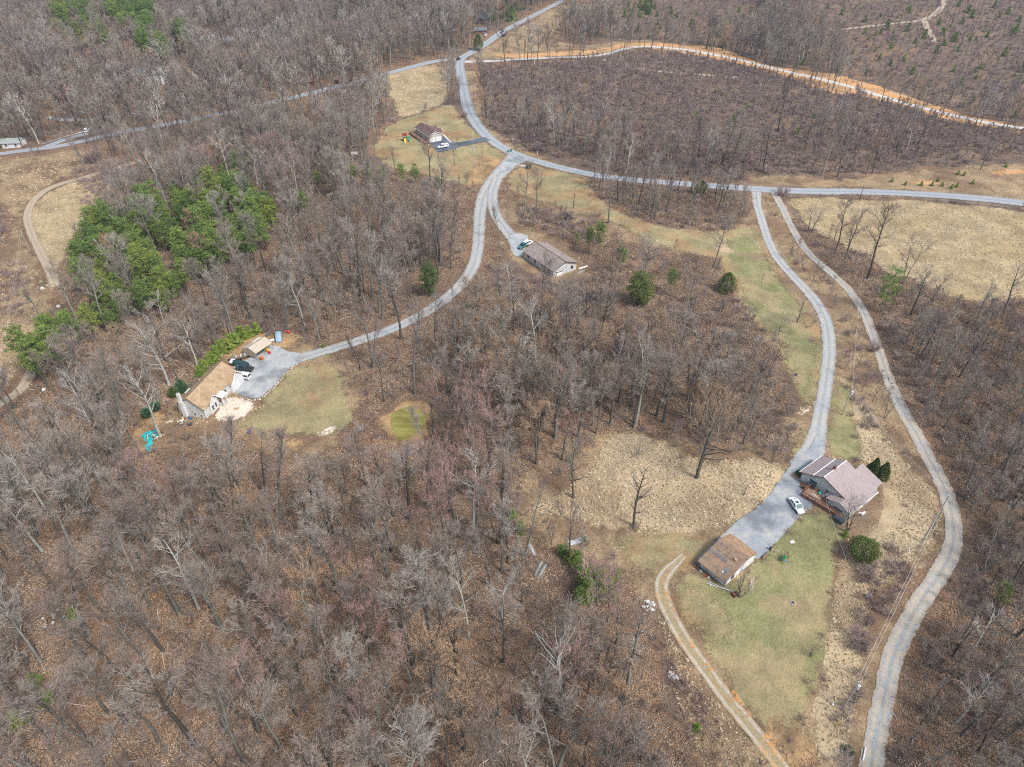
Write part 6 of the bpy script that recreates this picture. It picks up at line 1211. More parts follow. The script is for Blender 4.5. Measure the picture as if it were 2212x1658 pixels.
# ---- carport
loc, rz = frame_at((-78.3, 164.2), (5.35, -3.11)); CPT = thing('carport', 'open beige metal carport beside the gravel yard', 'carport', loc, rz); BEI = stripe_mat('beige metal sheet', (.50, .42, .33), .25, 'X', .85, .03, .5, .08, spec=.4); BEIY = stripe_mat('beige metal siding', (.46, .38, .29), .25, 'Z', .85, .03, .5, .08)
MB().slab([(0, 0, 2.6), (0, 6.4, 2.6), (2.8, 6.4, 3.6), (2.8, 0, 3.6)][::-1], .06).build('roof_panel', BEI, CPT); MB().slab([(2.8, 0, 3.6), (2.8, 6.4, 3.6), (5.6, 6.4, 2.6), (5.6, 0, 2.6)][::-1], .06).build('roof_panel', BEI, CPT)
MB().prism([(0, .9), (0, 2.55), (2.8, 3.55), (5.6, 2.55), (5.6, .9)], 0, .05, 'y').build('end_panel', BEIY, CPT); MB().box(0, .05, 0, 6.4, .3, 2.55).build('side_panel', BEIY, CPT)
for yy in (.05, 3.2, 6.35):
    for xx in (.06, 5.5): MB().box(xx - .04, xx + .04, yy - .04, yy + .04, -.2, 2.55).build('post', STEEL, CPT)
MB().box(1.0, 1.2, 3, 6.2, 3.05, 3.15).build('pole_on_roof', PLASTW, CPT)
simple('orange_barrow', 'orange cart under the near end of the carport', 'cart', MB().prism([(-.5, .3), (.5, .3), (.65, .75), (-.6, .75)], -.35, .35, 'y').tube([(.3, -.05, .2), (.3, .05, .2)], .2, 8), plain('orange paint', (.65, .13, .02), .5), local(loc, rz, 6.2, .9, .15), rz)
simple('red_mower', 'red mower at the open side of the carport', 'mower', MB().box(-.4, .4, -.3, .3, .15, .5).prism([(-.1, .5), (.3, .5), (.25, .75), (0, .75)], -.2, .2, 'y').bar((-.4, 0, .4), (-.9, 0, 1.0), .05), plain('red paint', (.55, .02, .04), .4), local(loc, rz, 6.0, 4.2, .15), rz)
simple('yellow_loader', 'yellow machine inside the carport', 'machine', MB().box(-.6, .6, -.4, .4, .3, .8).box(-.2, .5, -.3, .3, .8, 1.3).tube([(-.4, -.5, .3), (-.4, .5, .3)], .3, 8), plain('yellow paint', (.6, .38, .03), .4), local(loc, rz, 4.6, 4.6, .15), rz)
simple('white_sheet', 'white square sheet lying behind the carport', 'sheet', MB().prism([(-.7, -.5), (.6, -.6), (.7, .5), (-.6, .6)], 0, .06), PLASTW, (*P(588, 736), .15), .5)
simple('red_kayak', 'red plastic sled at the foot of a tree beyond the covered car', 'sled', MB().blob((0, 0, .2), .9, .35, .25, 1, .1), plain('bright red plastic', (.7, .05, .02), .4), (*P(623.5, 720), .1), -.5)
ut = thing('utility_trailer', 'grey equipment rack standing behind the carport', 'rack', (*P(580, 726), .1), 1.1); MB().box(-.8, .8, -.25, .25, .7, .8).build('top', STEEL, ut); MB().box(-.8, .8, -.25, .25, .3, .36).build('shelf', STEEL, ut)
for q in ((-.75, -.2), (.75, -.2), (-.75, .2), (.75, .2)): MB().box(q[0] - .03, q[0] + .03, q[1] - .03, q[1] + .03, 0, .7).build('leg', STEEL, ut)
# ---- teal tarp heap
X, Y = P(333, 944); tp = thing('woodpile', 'pile of reddish scrap wood half covered by the torn teal tarp', 'wood pile', (X, Y, .0)); rn = random.Random(5)
for i in range(34):
    a_ = rn.random() * 3; x_, y_ = rn.uniform(-1.4, 2.0), rn.uniform(-1.3, 1.6); MB().bar((x_ - math.cos(a_) * .8, y_ - math.sin(a_) * .8, .1 + rn.random() * .7), (x_ + math.cos(a_) * .8, y_ + math.sin(a_) * .8, .15 + rn.random() * .8), .14).build('board', RUST if i % 3 else CRM, tp)
def tarp(name, label, cx_, cy_, L, W_, mat, hz, seed, rot_=0, ragged=.25, n=16, thick=.03, cat='tarp'):
    rn = random.Random(seed); V = []; F_ = []
    hh = [[hz * (.45 + .55 * math.sin(3.1 * i / n + seed) * math.cos(2.7 * j / n + seed * 2)) + rn.uniform(-.1, .1) * hz for j in range(n + 1)] for i in range(n + 1)]
    for i in range(n + 1):
        for j in range(n + 1):
            e = 1 if 0 < i < n and 0 < j < n else 0; u, v = (i / n - .5) * L, (j / n - .5) * W_
            k = min(1, 2.2 * min(i, n - i, j, n - j) / n + .12); V.append((u + rn.gauss(0, ragged * (1 - e) * .8), v + rn.gauss(0, ragged * (1 - e)), .12 + max(0, hh[i][j]) * k))
    for i in range(n):
        for j in range(n): q = i * (n + 1) + j; F_.append((q, q + n + 1, q + n + 2, q + 1))
    mb = MB(); mb.add(V, F_); mb.add([(a, b, c - thick) for a, b, c in V], [f[::-1] for f in F_]); X_, Y_ = P(cx_, cy_)
    return simple(name, label, cat, mb, mat, (X_, Y_, float(ground_z(X_, Y_)) + .03), rot_)
TT = plain('teal tarp', (.02, .40, .42), .55, .25, 3)
tarp('teal_tarp', 'torn bright teal tarp spread over the scrap wood at the left', 327, 941, 3.6, 2.6, TT, 1.0, 3, .6, .4); tarp('teal_tarp', 'narrow tail of teal tarp trailing down from the heap', 323, 958, 1.0, 2.8, TT, .3, 5, .1, .3, 10); tarp('teal_tarp', 'small lowest scrap of teal tarp on the leaves', 322, 971, .9, 1.3, TT, .25, 7, .3, .2, 6)
# boats, tarps and rocks in the lower woods
GT = plain('pale grey tarp', (.42, .43, .44), .7, .25, 3)
tarp('grey_tarp', 'pale grey curved tarp lying at the wood edge above the conifer clump', 1248, 1170, 4.2, 1.2, GT, .6, 9, .35, .2)
def skiff(px, py, a_, lb, L=4.2, m=None):
    X_, Y_ = P(px, py); V = []; n = 8; mb = MB()
    for i in range(n + 1):
        u = i / n * 2 - 1; w_ = .42 * math.sqrt(max(.02, 1 - abs(u) ** 2.4))
        for k in range(5): an = math.pi * k / 4; V.append((u * L / 2, math.cos(an) * w_, math.sin(an) * .38 * (1 - .3 * u * u)))
    mb.add(V, [(i * 5 + k, i * 5 + k + 1, i * 5 + k + 6, i * 5 + k + 5) for i in range(n) for k in range(4)]); t = thing('rowing_boat', lb, 'boat', (X_, Y_, float(ground_z(X_, Y_))), a_); mb.build('hull', m or GT, t, True); MB().bar((-L / 2, 0, .3), (L / 2, 0, .3), .06, .1).build('keel', STEEL, t)
skiff(1162, 1229, 1.15, 'left of two overturned grey boats in the woods', m=plain('dull green grey hull', (.25, .29, .28), .6, .2)); skiff(1171, 1234, 1.1, 'right of two overturned grey boats in the woods', m=bpy.data.materials['dull green grey hull']); skiff(1148, 1186, 1.9, 'overturned pale canoe alone in the woods above the two boats', 4.6)
def rockpile(px, py, lb, n, r, seed, m):
    rn = random.Random(seed); X_, Y_ = P(px, py); t = thing('rock_pile', lb, 'rock pile', (X_, Y_, float(ground_z(X_, Y_))))
    ms = [MB().blob((0, 0, 0), .32, .26, .22, s, .28, 6, 4).mesh('rock', m) for s in range(3)]
    for i in range(n): a_ = rn.random() * 6.28; q = rn.random() ** .6 * r; o = place_mesh('rock', ms[i % 3], t, (math.cos(a_) * q, math.sin(a_) * q, .12 + .45 * (1 - q / r))); s_ = rn.uniform(.6, 1.3); o.scale = (s_,) * 3; o.rotation_euler = (rn.random(), rn.random(), rn.random() * 6)
WR = plain('whitish rock', (.58, .57, .55), .9, .15); rockpile(1402, 1311, 'pile of whitish rocks beside the dirt track bend', 34, 1.3, 1, WR); rockpile(1455, 1462, 'smaller pile of grey rocks in brush left of the dirt track', 14, .9, 2, WR); rockpile(115, 1335, 'few scattered pale boulders in the left foreground woods', 7, 2.2, 3, WR); rockpile(1128, 361, 'bed of whitish stones at the drive fork', 26, 2.2, 4, WR)
# fallen logs
PL = plain('bleached dead wood', (.48, .40, .31), .9, .2, 4)
for (x0, y0, x1, y1, r_), lb in [((340, 1317, 345, 1345, .12), 'upper piece of the broken pale log in the left woods'), ((348, 1395, 358, 1450, .13), 'long pale log lying below the broken log in the left woods'), ((120, 1512, 195, 1528, .13), 'pale log beside the hemlock at the bottom left'), ((888, 1297, 912, 1276, .12), 'straight pale log lying in the woods below the pond'), ((1035, 1655, 1120, 1605, .14), 'long greenish fallen trunk at the bottom centre'), ((1040, 1590, 1110, 1565, .13), 'dark fallen trunk above the long greenish one'), ((80, 1475, 96, 1500, .09), 'thin tan log low in the bottom left woods'),
                                 ((1073, 844, 1083, 857, .1), 'short pale log above the left of the hollow'), ((1807, 366, 1822, 352, .3), 'leaning dead trunk on the brushy clearing'), ((735, 692, 775, 680, .1), 'pale branch lying above the curving driveway'), ((862, 836, 872, 842, .12), 'curved row of pale logs above the pond'), ((1300, 530, 1330, 515, .12), 'thin pole lying behind the long grey house'), ((1140, 480, 1165, 490, .15), 'grey dead branch by the brush above the grey house'), ((1170, 486, 1200, 492, .12), 'second grey dead branch by the brush above the grey house'), ((490, 1540, 502, 1500, .1), 'thin orange brown log at the bottom left centre')]:
    a, b = P3(x0, y0, r_), P3(x1, y1, r_ + .15); m_ = (a + b) / 2; mid = Vector((random.uniform(-.3, .3), random.uniform(-.3, .3), .1)); simple('fallen_log', lb, 'log', MB().tube([a - m_, mid, b - m_], [r_, r_ * .8, r_ * .4], 6).bar(mid, mid + Vector((.5, .7, .4)), r_ * .5), PL, m_)
rn = random.Random(9); X, Y = P(1284, 648); BP = MB()
for i in range(420):
    a_ = rn.gauss(.3, .5); L = rn.uniform(1, 3.4); p = Vector((rn.gauss(0, 3.0), rn.gauss(0, 1.2), rn.uniform(.1, 1.3))); BP.bar(p, p + Vector((math.cos(a_) * L, math.sin(a_) * L, rn.gauss(.1, .4))), .05)
o = BP.build('brush_pile', plain('dark dead branches', (.075, .065, .06), 1, .2)); o.location = (X, Y, float(ground_z(X, Y))); link_props(o, 'long dark pile of cut branches right below the long grey house', 'brush pile')

# ---- house C: long grey house
loc, rz = frame_at((4.1, 223.1), (9.1, -13.2)); H = thing('long_grey_house', 'long low grey house with brown grey gable roof in the middle of the picture', 'house', loc, rz)
MB().prism([(.3, -1), (.3, 2.75), (5.0, 4.6), (10.2, 2.75), (10.2, -1)], .2, 17.3, 'x').build('wall', SID_GREY, H)
MB().slab([(-.1, -.3, 2.75), (17.8, -.3, 2.75), (17.8, 5.1, 4.9), (-.1, 5.1, 4.9)], .14).build('roof_panel', ROOF_BR, H); MB().slab([(-.1, 5.1, 4.9), (17.8, 5.1, 4.9), (17.8, 10.8, 2.75), (-.1, 10.8, 2.75)], .14).build('roof_panel', ROOF_BR, H)
MB().bar((-.1, 5.1, 4.93), (17.8, 5.1, 4.93), .22, .05).build('ridge_cap', TRD, H); MB().bar((17.84, -.3, 2.68), (17.84, 5.1, 4.83), .06, .2).bar((17.84, 5.1, 4.83), (17.84, 10.8, 2.68), .06, .2).build('rake_trim', TRD, H); MB().box(.15, 17.35, .1, .3, -1, .5).build('foundation', BLOCK, H)
for xx in (2.6, 6.6, 11.0): window(H, xx, .3, 1.6, .85, 1.2, '-y', fm=TRD)
window(H, 14.6, .3, 1.1, .9, 2.0, '-y', 'door', TRD, plain('reddish door', (.25, .09, .05), .6)); window(H, 17.3, 3.0, 1.1, 2.7, 2.2, '+x', 'garage_door', TRD, WHITE, False); MB().box(17.33, 17.36, 1.75, 4.25, 1.3, 1.65).build('door_light', GLASS, H); window(H, 17.3, 8.3, 1.6, .9, 1.0, '+x', fm=TRD)
MB().tube([(11.7, 8.4, 3.6), (11.7, 8.4, 4.7)], .1, 8).build('flue', STEEL, H)
jk = [((1260, 579), 1.9, .5, .5, PLASTW, 'scrap_boat', 'white upper hull of scrap beside the long grey house', 'scrap'), ((1256, 588), 1.7, .4, .35, GT, 'scrap_sheet', 'grey sheet metal scrap below the white hull', 'scrap'), ((1262, 590), 1.2, .3, .3, RUST, 'rusty_scrap', 'rusty frame scrap next to the long grey house', 'scrap'), ((1243, 580), .5, .4, .9, plain('ochre tarp', (.5, .3, .06), .8, .2), 'ochre_cover', 'ochre covered bale at the corner of the long grey house', 'bale')]
for (pp, l_, w_, h_, m_, nm, lb, ct) in jk: simple(nm, lb, ct, MB().prism([(-l_, -w_ * .6), (-l_ * .8, w_), (l_ * .9, w_ * .8), (l_, -w_ * .4)], 0, h_ * .7).prism([(-l_ * .7, -w_ * .4), (-l_ * .5, w_ * .6), (l_ * .6, w_ * .5), (l_ * .7, -w_ * .2)], h_ * .7, h_).bar((-l_, 0, h_ * .6), (l_, .3, h_ * 1.3), .12), m_, (*P(*pp), .05), .45)
simple('junk_heap', 'pale metal junk with a white triangle in the brush behind the long grey house', 'junk', MB().bar((-1.5, 0, .1), (1.5, -.3, 1.2), .12).bar((-1.2, .6, .1), (1.3, -.3, .2), .12).slab([(-.8, -.3, .9), (.8, -.5, .7), (1, .4, .5)], .05), GT, (*P(1243, 524), .1), .3)

# ---- house D: two garage doors, upper middle
loc, rz = frame_at((-48.6, 353.4), (7.8, -12.6)); H = thing('two_garage_house', 'beige house with dark reddish roof and two white garage doors', 'house', loc, rz)
MB().prism([(0, -2.5), (0, 3.3), (3.3, 4.9), (6.8, 3.3), (6.8, -2.5)], 0, 15.6, 'x').build('wall', SID_BEIGE, H)
MB().slab([(-.3, -.4, 3.25), (15.9, -.4, 3.25), (15.9, 3.3, 5.15), (-.3, 3.3, 5.15)], .14).build('roof_panel', ROOF_RED, H); MB().slab([(-.3, 3.3, 5.15), (15.9, 3.3, 5.15), (15.9, 7.2, 3.25), (-.3, 7.2, 3.25)], .14).build('roof_panel', ROOF_RED, H)
MB().bar((15.94, -.4, 3.2), (15.94, 3.3, 5.1), .08, .22).bar((15.94, 3.3, 5.1), (15.94, 7.2, 3.2), .08, .22).build('rake_trim', WHITE, H); MB().bar((-.3, -.44, 3.15), (15.9, -.44, 3.15), .1, .14).build('gutter', WHITE, H)
for x0, x1, xc in ((5.2, 8.6, 6.9), (9.6, 13, 11.3)):
    MB().prism([(x0, -1), (x0, 3.2), (xc, 4.5), (x1, 3.2), (x1, -1)], 6.8, 8.3, 'y').build('bay_wall', SID_BEIGE, H); MB().slab([(xc, 3.6, 4.98), (xc, 8.8, 4.8), (x0 - .2, 8.8, 3.2), (x0 - .2, 6.8, 3.25)], .1).build('bay_roof', ROOF_RED, H); MB().slab([(xc, 3.6, 4.98), (xc, 8.8, 4.8), (x1 + .2, 8.8, 3.2), (x1 + .2, 6.8, 3.25)][::-1], .1).build('bay_roof', ROOF_RED, H)
    MB().bar((x0 - .2, 8.82, 3.2), (xc, 8.82, 4.8), .08, .2).bar((xc, 8.82, 4.8), (x1 + .2, 8.82, 3.2), .08, .2).build('fascia', WHITE, H)
window(H, 15.6, 1.75, 1.2, 2.6, 2.2, '+x', 'garage_door', WHITE, WHITE, False); window(H, 15.6, 5.0, 1.2, 2.6, 2.2, '+x', 'garage_door', WHITE, WHITE, False)
for xx in (1.5, 4.0): window(H, xx, 0, 2.0, .8, 1.2, '-y')
window(H, 7.0, 0, 1.5, 1.6, 2.0, '-y', 'patio_door'); window(H, 11.5, 0, 1.9, .8, 1.2, '-y')
D = thing('wooden_deck', 'long reddish deck on posts behind the house with two garage doors', 'deck', loc, rz); MB().box(-1.4, 16.4, -3.0, -.05, .35, .55).build('deck_floor', DECKT, D); MB().box(-1.45, 16.45, -3.08, -3.0, .15, .6).build('edge_board', DECK, D)
railing(D, [(-1.4, -.1), (-1.4, -3.0), (16.4, -3.0), (16.4, -.1)], .55, 1.0, DECK, 2.2, (1.0, .5, .15), .5)
for xx in range(-1, 17, 3): MB().box(xx - .1, xx + .1, -2.9, -2.7, -2.6, .35).build('post', DECK, D)
X, Y = P(875, 305); ps = thing('playset', 'wooden playset with yellow slide and green tube slide on the lawn', 'playset', (X, Y, float(ground_z(X, Y))), .2); BRN = plain('brown timber', (.22, .09, .05), .8, .2); YEL = plain('yellow plastic', (.75, .55, .06), .4); GRP = plain('green plastic', (.02, .30, .18), .4)
for q in ((-1, -1), (1, -1), (-1, 1), (1, 1)): MB().box(q[0] * .8 - .07, q[0] * .8 + .07, q[1] * .8 - .07, q[1] * .8 + .07, 0, 3.0).build('post', BRN, ps)
MB().box(-.9, .9, -.9, .9, 1.4, 1.5).build('platform', BRN, ps); MB().prism([(-1.1, 2.8), (1.1, 2.8), (0, 3.9)], -1.1, 1.1, 'x').build('roof', plain('maroon canopy', (.2, .03, .02), .7), ps)
MB().slab([(-.4, -.9, 1.5), (-.4, -3.4, .2), (.4, -3.4, .2), (.4, -.9, 1.5)], .08).bar((-.42, -.9, 1.6), (-.42, -3.4, .3), .08, .2).bar((.42, -.9, 1.6), (.42, -3.4, .3), .08, .2).build('slide', YEL, ps); MB().tube([(.8, 0, 1.8), (1.8, .2, 1.6), (2.3, -.6, 1.2), (1.9, -1.4, .8), (1.6, -2.0, .5)], .4, 8).build('tube_slide', GRP, ps)
MB().bar((-1, 0, 2.3), (-3.6, 0, 2.3), .12).bar((-3.6, -.9, 0), (-3.6, 0, 2.3), .1).bar((-3.6, .9, 0), (-3.6, 0, 2.3), .1).build('swing_beam', BRN, ps)
for i, (x, y) in enumerate([(1098, 330), (1104, 328)]): simple('wheelie_bin', ('left', 'right')[i] + ' of the two green bins at the roadside by the drive fork', 'bin', MB().box(-.3, .3, -.3, .3, .1, 1.0).prism([(-.34, 1.0), (.34, 1.0), (.3, 1.12), (-.34, 1.15)], -.32, .32, 'y').tube([(-.28, -.3, .12), (-.28, .3, .12)], .12, 8), GRN, (*P(x, y), float(ground_z(*P(x, y))) + .1), .3)
for i, (x, y) in enumerate([(1108, 308), (1161, 335)]):
    o = thing('marker_post', ('left', 'right')[i] + ' of two white marker posts on the verge above the drive fork', 'marker post', (*P(x, y), float(ground_z(*P(x, y))))); MB().box(-.08, .08, -.05, .05, 0, 1.5).build('post', PLASTW, o); MB().box(-.2, .2, -.06, .06, 1.3, 1.7).build('plate', PLASTW, o)
sh = thing('white_shed', 'small pale shed among trees left of the playset', 'shed', (*P(765, 332), 0), .2); MB().box(-1.3, 1.3, -1, 1, -.3, 1.9).build('wall', SID_GREY, sh); MB().slab([(-1.5, -1.2, 1.9), (1.5, -1.2, 1.9), (1.5, 1.2, 2.3), (-1.5, 1.2, 2.3)], .08).build('roof', WHITE, sh)

# ---- far houses among the trees
def far_house(name, label, px, py, L, W_, hz, rh, rz_, wm, rm, windows=3, chim=None):
    X_, Y_ = P(px, py); t = thing(name, label, 'house', (X_, Y_, float(ground_z(X_, Y_))), rz_)
    MB().prism([(-W_ / 2, -1), (-W_ / 2, hz), (0, hz + rh), (W_ / 2, hz), (W_ / 2, -1)], -L / 2, L / 2, 'x').build('wall', wm, t)
    MB().slab([(-L / 2 - .4, -W_ / 2 - .5, hz - .1), (L / 2 + .4, -W_ / 2 - .5, hz - .1), (L / 2 + .4, 0, hz + rh + .25), (-L / 2 - .4, 0, hz + rh + .25)], .2).build('roof_panel', rm, t); MB().slab([(-L / 2 - .4, 0, hz + rh + .25), (L / 2 + .4, 0, hz + rh + .25), (L / 2 + .4, W_ / 2 + .5, hz - .1), (-L / 2 - .4, W_ / 2 + .5, hz - .1)], .2).build('roof_panel', rm, t)
    for i in range(windows): window(t, -L / 2 + L * (i + .5) / windows, -W_ / 2, hz * .55, 1.0, 1.3, '-y')
    window(t, -L / 2, 0, hz * .55, 1.0, 1.2, '-x')
    if chim: MB().box(-L / 2 - .9, -L / 2, -.6, .6, -1, hz + rh + 1.2).build('chimney', chim, t)
GREYR = plain('grey green shingles', (.28, .31, .29), .9, .15); BRICK = plain('reddish brick wall', (.16, .075, .055), .9, .2)
far_house('white_house', 'white two storey house with grey roof and brick chimney in the far left woods', 325, 178, 17, 9, 5.4, 2.6, .25, SID_WHITE, GREYR, 5, BRICK)
far_house('brown_house', 'long low dark brown house in the trees above the left road', 645, 184, 18, 8, 2.8, 1.5, .12, BRICK, plain('brown shingles', (.16, .10, .085), .9, .2), 4); far_house('brown_cottage', 'small dark brown cottage right of the long low brown house', 745, 178, 9, 7, 2.6, 1.4, .2, BRICK, bpy.data.materials['brown shingles'], 2)
far_house('slate_house', 'dark slate roofed house among conifers beside the upper road', 1042, 50, 12, 9, 4.0, 3.0, 1.0, BRICK, plain('dark slate shingles', (.13, .15, .17), .8, .1), 3); far_house('dark_garage', 'low dark outbuilding by the parked car beside the upper road', 1038, 72, 9, 6, 2.6, 1.2, .1, BRICK, bpy.data.materials['dark slate shingles'], 2)
far_house('small_white_house', 'small white house at the left edge beyond the left road', 32, 316, 9, 6, 2.6, 1.2, .1, SID_WHITE, GREYR, 2); far_house('pale_cottage', 'pale cottage half hidden in the far left woods', 82, 183, 12, 7, 3, 1.6, .2, SID_WHITE, plain('tan shingles far', (.35, .28, .22), .9, .1), 3)

# ------------------------------------------------------------------ vehicles
TYRE = plain('black tyre rubber', (.02, .02, .02), .8); RIM = plain('alloy rim', (.45, .45, .46), .3, metal=.7); RED = plain('red tail light', (.45, .01, .01), .3); LAMP = plain('clear headlight', (.7, .7, .68), .15)
def car(name, label, cat, x, y, rz_, paint, L=4.6, W_=1.8, style='sedan', glass=GLASS, group=None):
    """front of the car towards +x"""
    z = float(ground_z(x, y)) + .16; t = thing(name, label, cat, (x, y, z), rz_, group); w_ = W_ / 2; truck = style in ('pickup', 'pickup_cap'); hb = 1.0 if truck else (1.05 if style == 'suv' else .82); rf = 1.8 if truck else (1.75 if style == 'suv' else 1.42); g0 = .3 if not truck else .42
    st_ = [(-L / 2, .82, g0 + .12, hb - .08), (-L / 2 + .15, .95, g0, hb), (-L * .25, 1, g0, hb + .02), (0, 1, g0, hb + .02), (L * .22, 1, g0, hb), (L * .42, .97, g0, hb - .12), (L / 2 - .08, .88, g0 + .05, hb - .22), (L / 2, .74, g0 + .12, hb - .32)]
    B = MB(); V = []
    for xx, k, z0, z1 in st_:
        for yy, zz in ((-.92, z0), (-1, (z0 + z1) / 2), (-.97, z1 - .1), (-.86, z1), (.86, z1), (.97, z1 - .1), (1, (z0 + z1) / 2), (.92, z0)): V.append((xx, yy * w_ * k, zz))
    n = len(st_); B.add(V, [(i * 8 + k, i * 8 + (k + 1) % 8, i * 8 + 8 + (k + 1) % 8, i * 8 + 8 + k) for i in range(n - 1) for k in range(8)] + [tuple(range(8))[::-1], tuple(range((n - 1) * 8, n * 8))]); B.build('body', paint, t)
    if style == 'sedan': cab = (-L * .40, -L * .24, L * .07, L * .25)
    elif style == 'suv': cab = (-L * .47, -L * .42, L * .08, L * .24)
    else: cab = (-L * .10, -L * .06, L * .14, L * .25)
    x0, x1, x2, x3 = cab; zb = hb - .01
    gb_ = [(x0, w_ * .88, zb), (x3, w_ * .88, zb), (x2, w_ * .74, rf - .06), (x1, w_ * .74, rf - .06)]
    Gm = MB(); V = [(a, -b, c) for a, b, c in gb_] + [(a, b, c) for a, b, c in gb_]; Gm.add(V, [(0, 1, 2, 3), (7, 6, 5, 4), (1, 5, 6, 2), (4, 0, 3, 7), (3, 2, 6, 7)]); Gm.build('windows', glass, t)
    MB().slab([(x1 - .08, -w_ * .76, rf), (x2 + .06, -w_ * .76, rf), (x2 + .06, w_ * .76, rf), (x1 - .08, w_ * .76, rf)], .07).build('roof', paint, t)
    PP = MB()
    for s in (-1, 1):
        PP.bar((x0, s * w_ * .885, zb), (x1, s * w_ * .75, rf - .03), .09); PP.bar((x3, s * w_ * .885, zb), (x2, s * w_ * .75, rf - .03), .07); PP.bar(((x0 + x3) / 2, s * w_ * .885, zb), ((x1 + x2) / 2, s * w_ * .755, rf - .03), .08)
    PP.build('pillars', paint, t)
    if style == 'pickup': MB().box(-L / 2 + .12, x0 - .1, -w_ * .8, w_ * .8, hb - .0, hb + .035).build('bed_cover', BLK, t)
    if style == 'pickup_cap': MB().prism([(-w_ * .9, hb), (w_ * .9, hb), (w_ * .78, rf - .05), (-w_ * .78, rf - .05)], -L / 2 + .1, x0 - .06, 'x').build('bed_cap', paint, t); MB().box(-L / 2 + .5, x0 - .5, -w_ * .9 - .01, w_ * .9 + .01, hb + .2, hb + .5).build('cap_windows', glass, t)
    if style == 'sedan': MB().box(x1 + .5, x1 + 1.3, -.4, .4, rf, rf + .015).build('sunroof', glass, t)
    for sx in (-1, 1):
        for sy in (-1, 1):
            r_ = .38 if (truck or style == 'suv') else .33; cx_ = sx * L * .31; w0 = MB().tube([(cx_, sy * (w_ - .2), r_ - .02), (cx_, sy * (w_ + .02), r_ - .02)], r_, 12).build('wheel', TYRE, t); MB().tube([(cx_, sy * (w_ + .0), r_ - .02), (cx_, sy * (w_ + .035), r_ - .02)], r_ * .6, 8).build('rim', RIM, w0)
    for sy in (-1, 1):
        MB().box(L / 2 - .16, L / 2 - .02, sy * w_ * .6 - .16, sy * w_ * .6 + .16, hb - .36, hb - .2).build('headlight', LAMP, t); MB().box(-L / 2 - .02, -L / 2 + .1, sy * w_ * .72 - .1, sy * w_ * .72 + .1, hb - .4, hb - .12).build('tail_light', RED, t)
        MB().box(x3 - .25, x3 - .1, sy * (w_ + .08) - .08, sy * (w_ + .08) + .08, hb, hb + .14).build('mirror', paint, t)
    return t
def ang(a, b): p, q = P(*a), P(*b); return math.atan2(q[1] - p[1], q[0] - p[0])
def carpx(name, label, cat, rear, front, paint, **k): a, b = P(*rear), P(*front); return car(name, label, cat, (a[0] + b[0]) / 2, (a[1] + b[1]) / 2, math.atan2(b[1] - a[1], b[0] - a[0]), paint, **k)
WP = plain('white car paint', (.78, .78, .80), .25); DG = plain('dark green blue car paint', (.03, .055, .065), .25); BLKP = plain('black car paint', (.02, .02, .025), .25); TG_ = plain('teal green car paint', (.04, .16, .16), .25); SILV = plain('silver car paint', (.5, .52, .55), .3, metal=.3)
carpx('white_sedan', 'white sedan with sunroof parked on the asphalt yard beside the deck', 'car', (1709.5, 1083), (1729, 1111), WP, L=4.7, glass=plain('greenish glass', (.06, .13, .13), .15))
carpx('white_pickup', 'white pickup with a cap parked on the dark asphalt drive', 'pickup truck', (969, 318), (945, 322), WP, L=5.5, style='pickup_cap')
carpx('dark_pickup', 'dark pickup parked on the gravel beside the white garage gable', 'pickup truck', (545, 803), (514, 798), DG, L=5.4, W_=1.95, style='pickup')
_l, _r = frame_at((-83.2, 137), (.97, -.24)); _p = P(528, 818); car('white_van', 'white car half hidden behind the white garage gable', 'car', _p[0], _p[1], _r + math.pi, WP, L=4.1, style='suv')
carpx('teal_pickup', 'dark teal pickup parked at the end of the long grey house', 'pickup truck', (1138, 531), (1124, 539), TG_, L=5.2, style='pickup'); carpx('white_suv', 'white car beside the teal pickup at the long grey house', 'car', (1134, 533), (1146, 526.5), WP, L=4.4, style='suv')
carpx('white_car', 'small white car parked by the dark outbuilding near the upper road', 'car', (1049, 82), (1050, 77), WP, L=4.5, style='suv'); carpx('black_car', 'black car standing on the clearing beside the upper road', 'car', (1084, 81), (1094, 78), BLKP, L=4.6)
carpx('black_car', 'dark car at the top road junction', 'car', (988, 132), (993, 128), BLKP, L=4.4); carpx('white_car', 'white car on the side lane beside the left road', 'car', (186, 288), (190, 283), WP, L=4.6, style='suv')
carpx('old_truck', 'rusty dark small truck in the grass left of the utility pole behind the grey house', 'truck', (1222, 476), (1235, 473), plain('rusty dark paint', (.09, .05, .05), .6, .4, 5), L=3.8, style='pickup'); carpx('dark_quad', 'small dark vehicle in the clearing right of the long grey house', 'vehicle', (1335, 549), (1345, 546), BLKP, L=2.8, W_=1.3, style='suv')
def covered(name, label, cat, rear, front, mat, L, W_, hz, prof):
    a, b = P(*rear), P(*front); x, y = (a[0] + b[0]) / 2, (a[1] + b[1]) / 2; t = thing(name, label, cat, (x, y, float(ground_z(x, y)) + .16), math.atan2(b[1] - a[1], b[0] - a[0])); V = []; n = len(prof); rn = random.Random(4)
    for i, (k, h_, w_) in enumerate(prof):
        for yy, zz in ((-1, 0), (-.97, .45), (-.8, .85), (-.3, 1), (.3, 1), (.8, .85), (.97, .45), (1, 0)): V.append(((k - .5) * L, yy * w_ * W_ / 2 * rn.uniform(.95, 1.03), .12 + zz * h_ * hz))
    mb = MB(); mb.add(V, [(i * 8 + k, i * 8 + k + 1, i * 8 + k + 9, i * 8 + k + 8) for i in range(n - 1) for k in range(7)] + [tuple(range(8))[::-1], tuple(range((n - 1) * 8, n * 8))]); mb.build('cover', mat, t)
    for sx in (-.28, .3):
        for sy in (-1, 1): MB().tube([(sx * L, sy * (W_ / 2 - .22), .28), (sx * L, sy * (W_ / 2 - .02), .28)], .3, 10).build('wheel', TYRE, t)
    return t
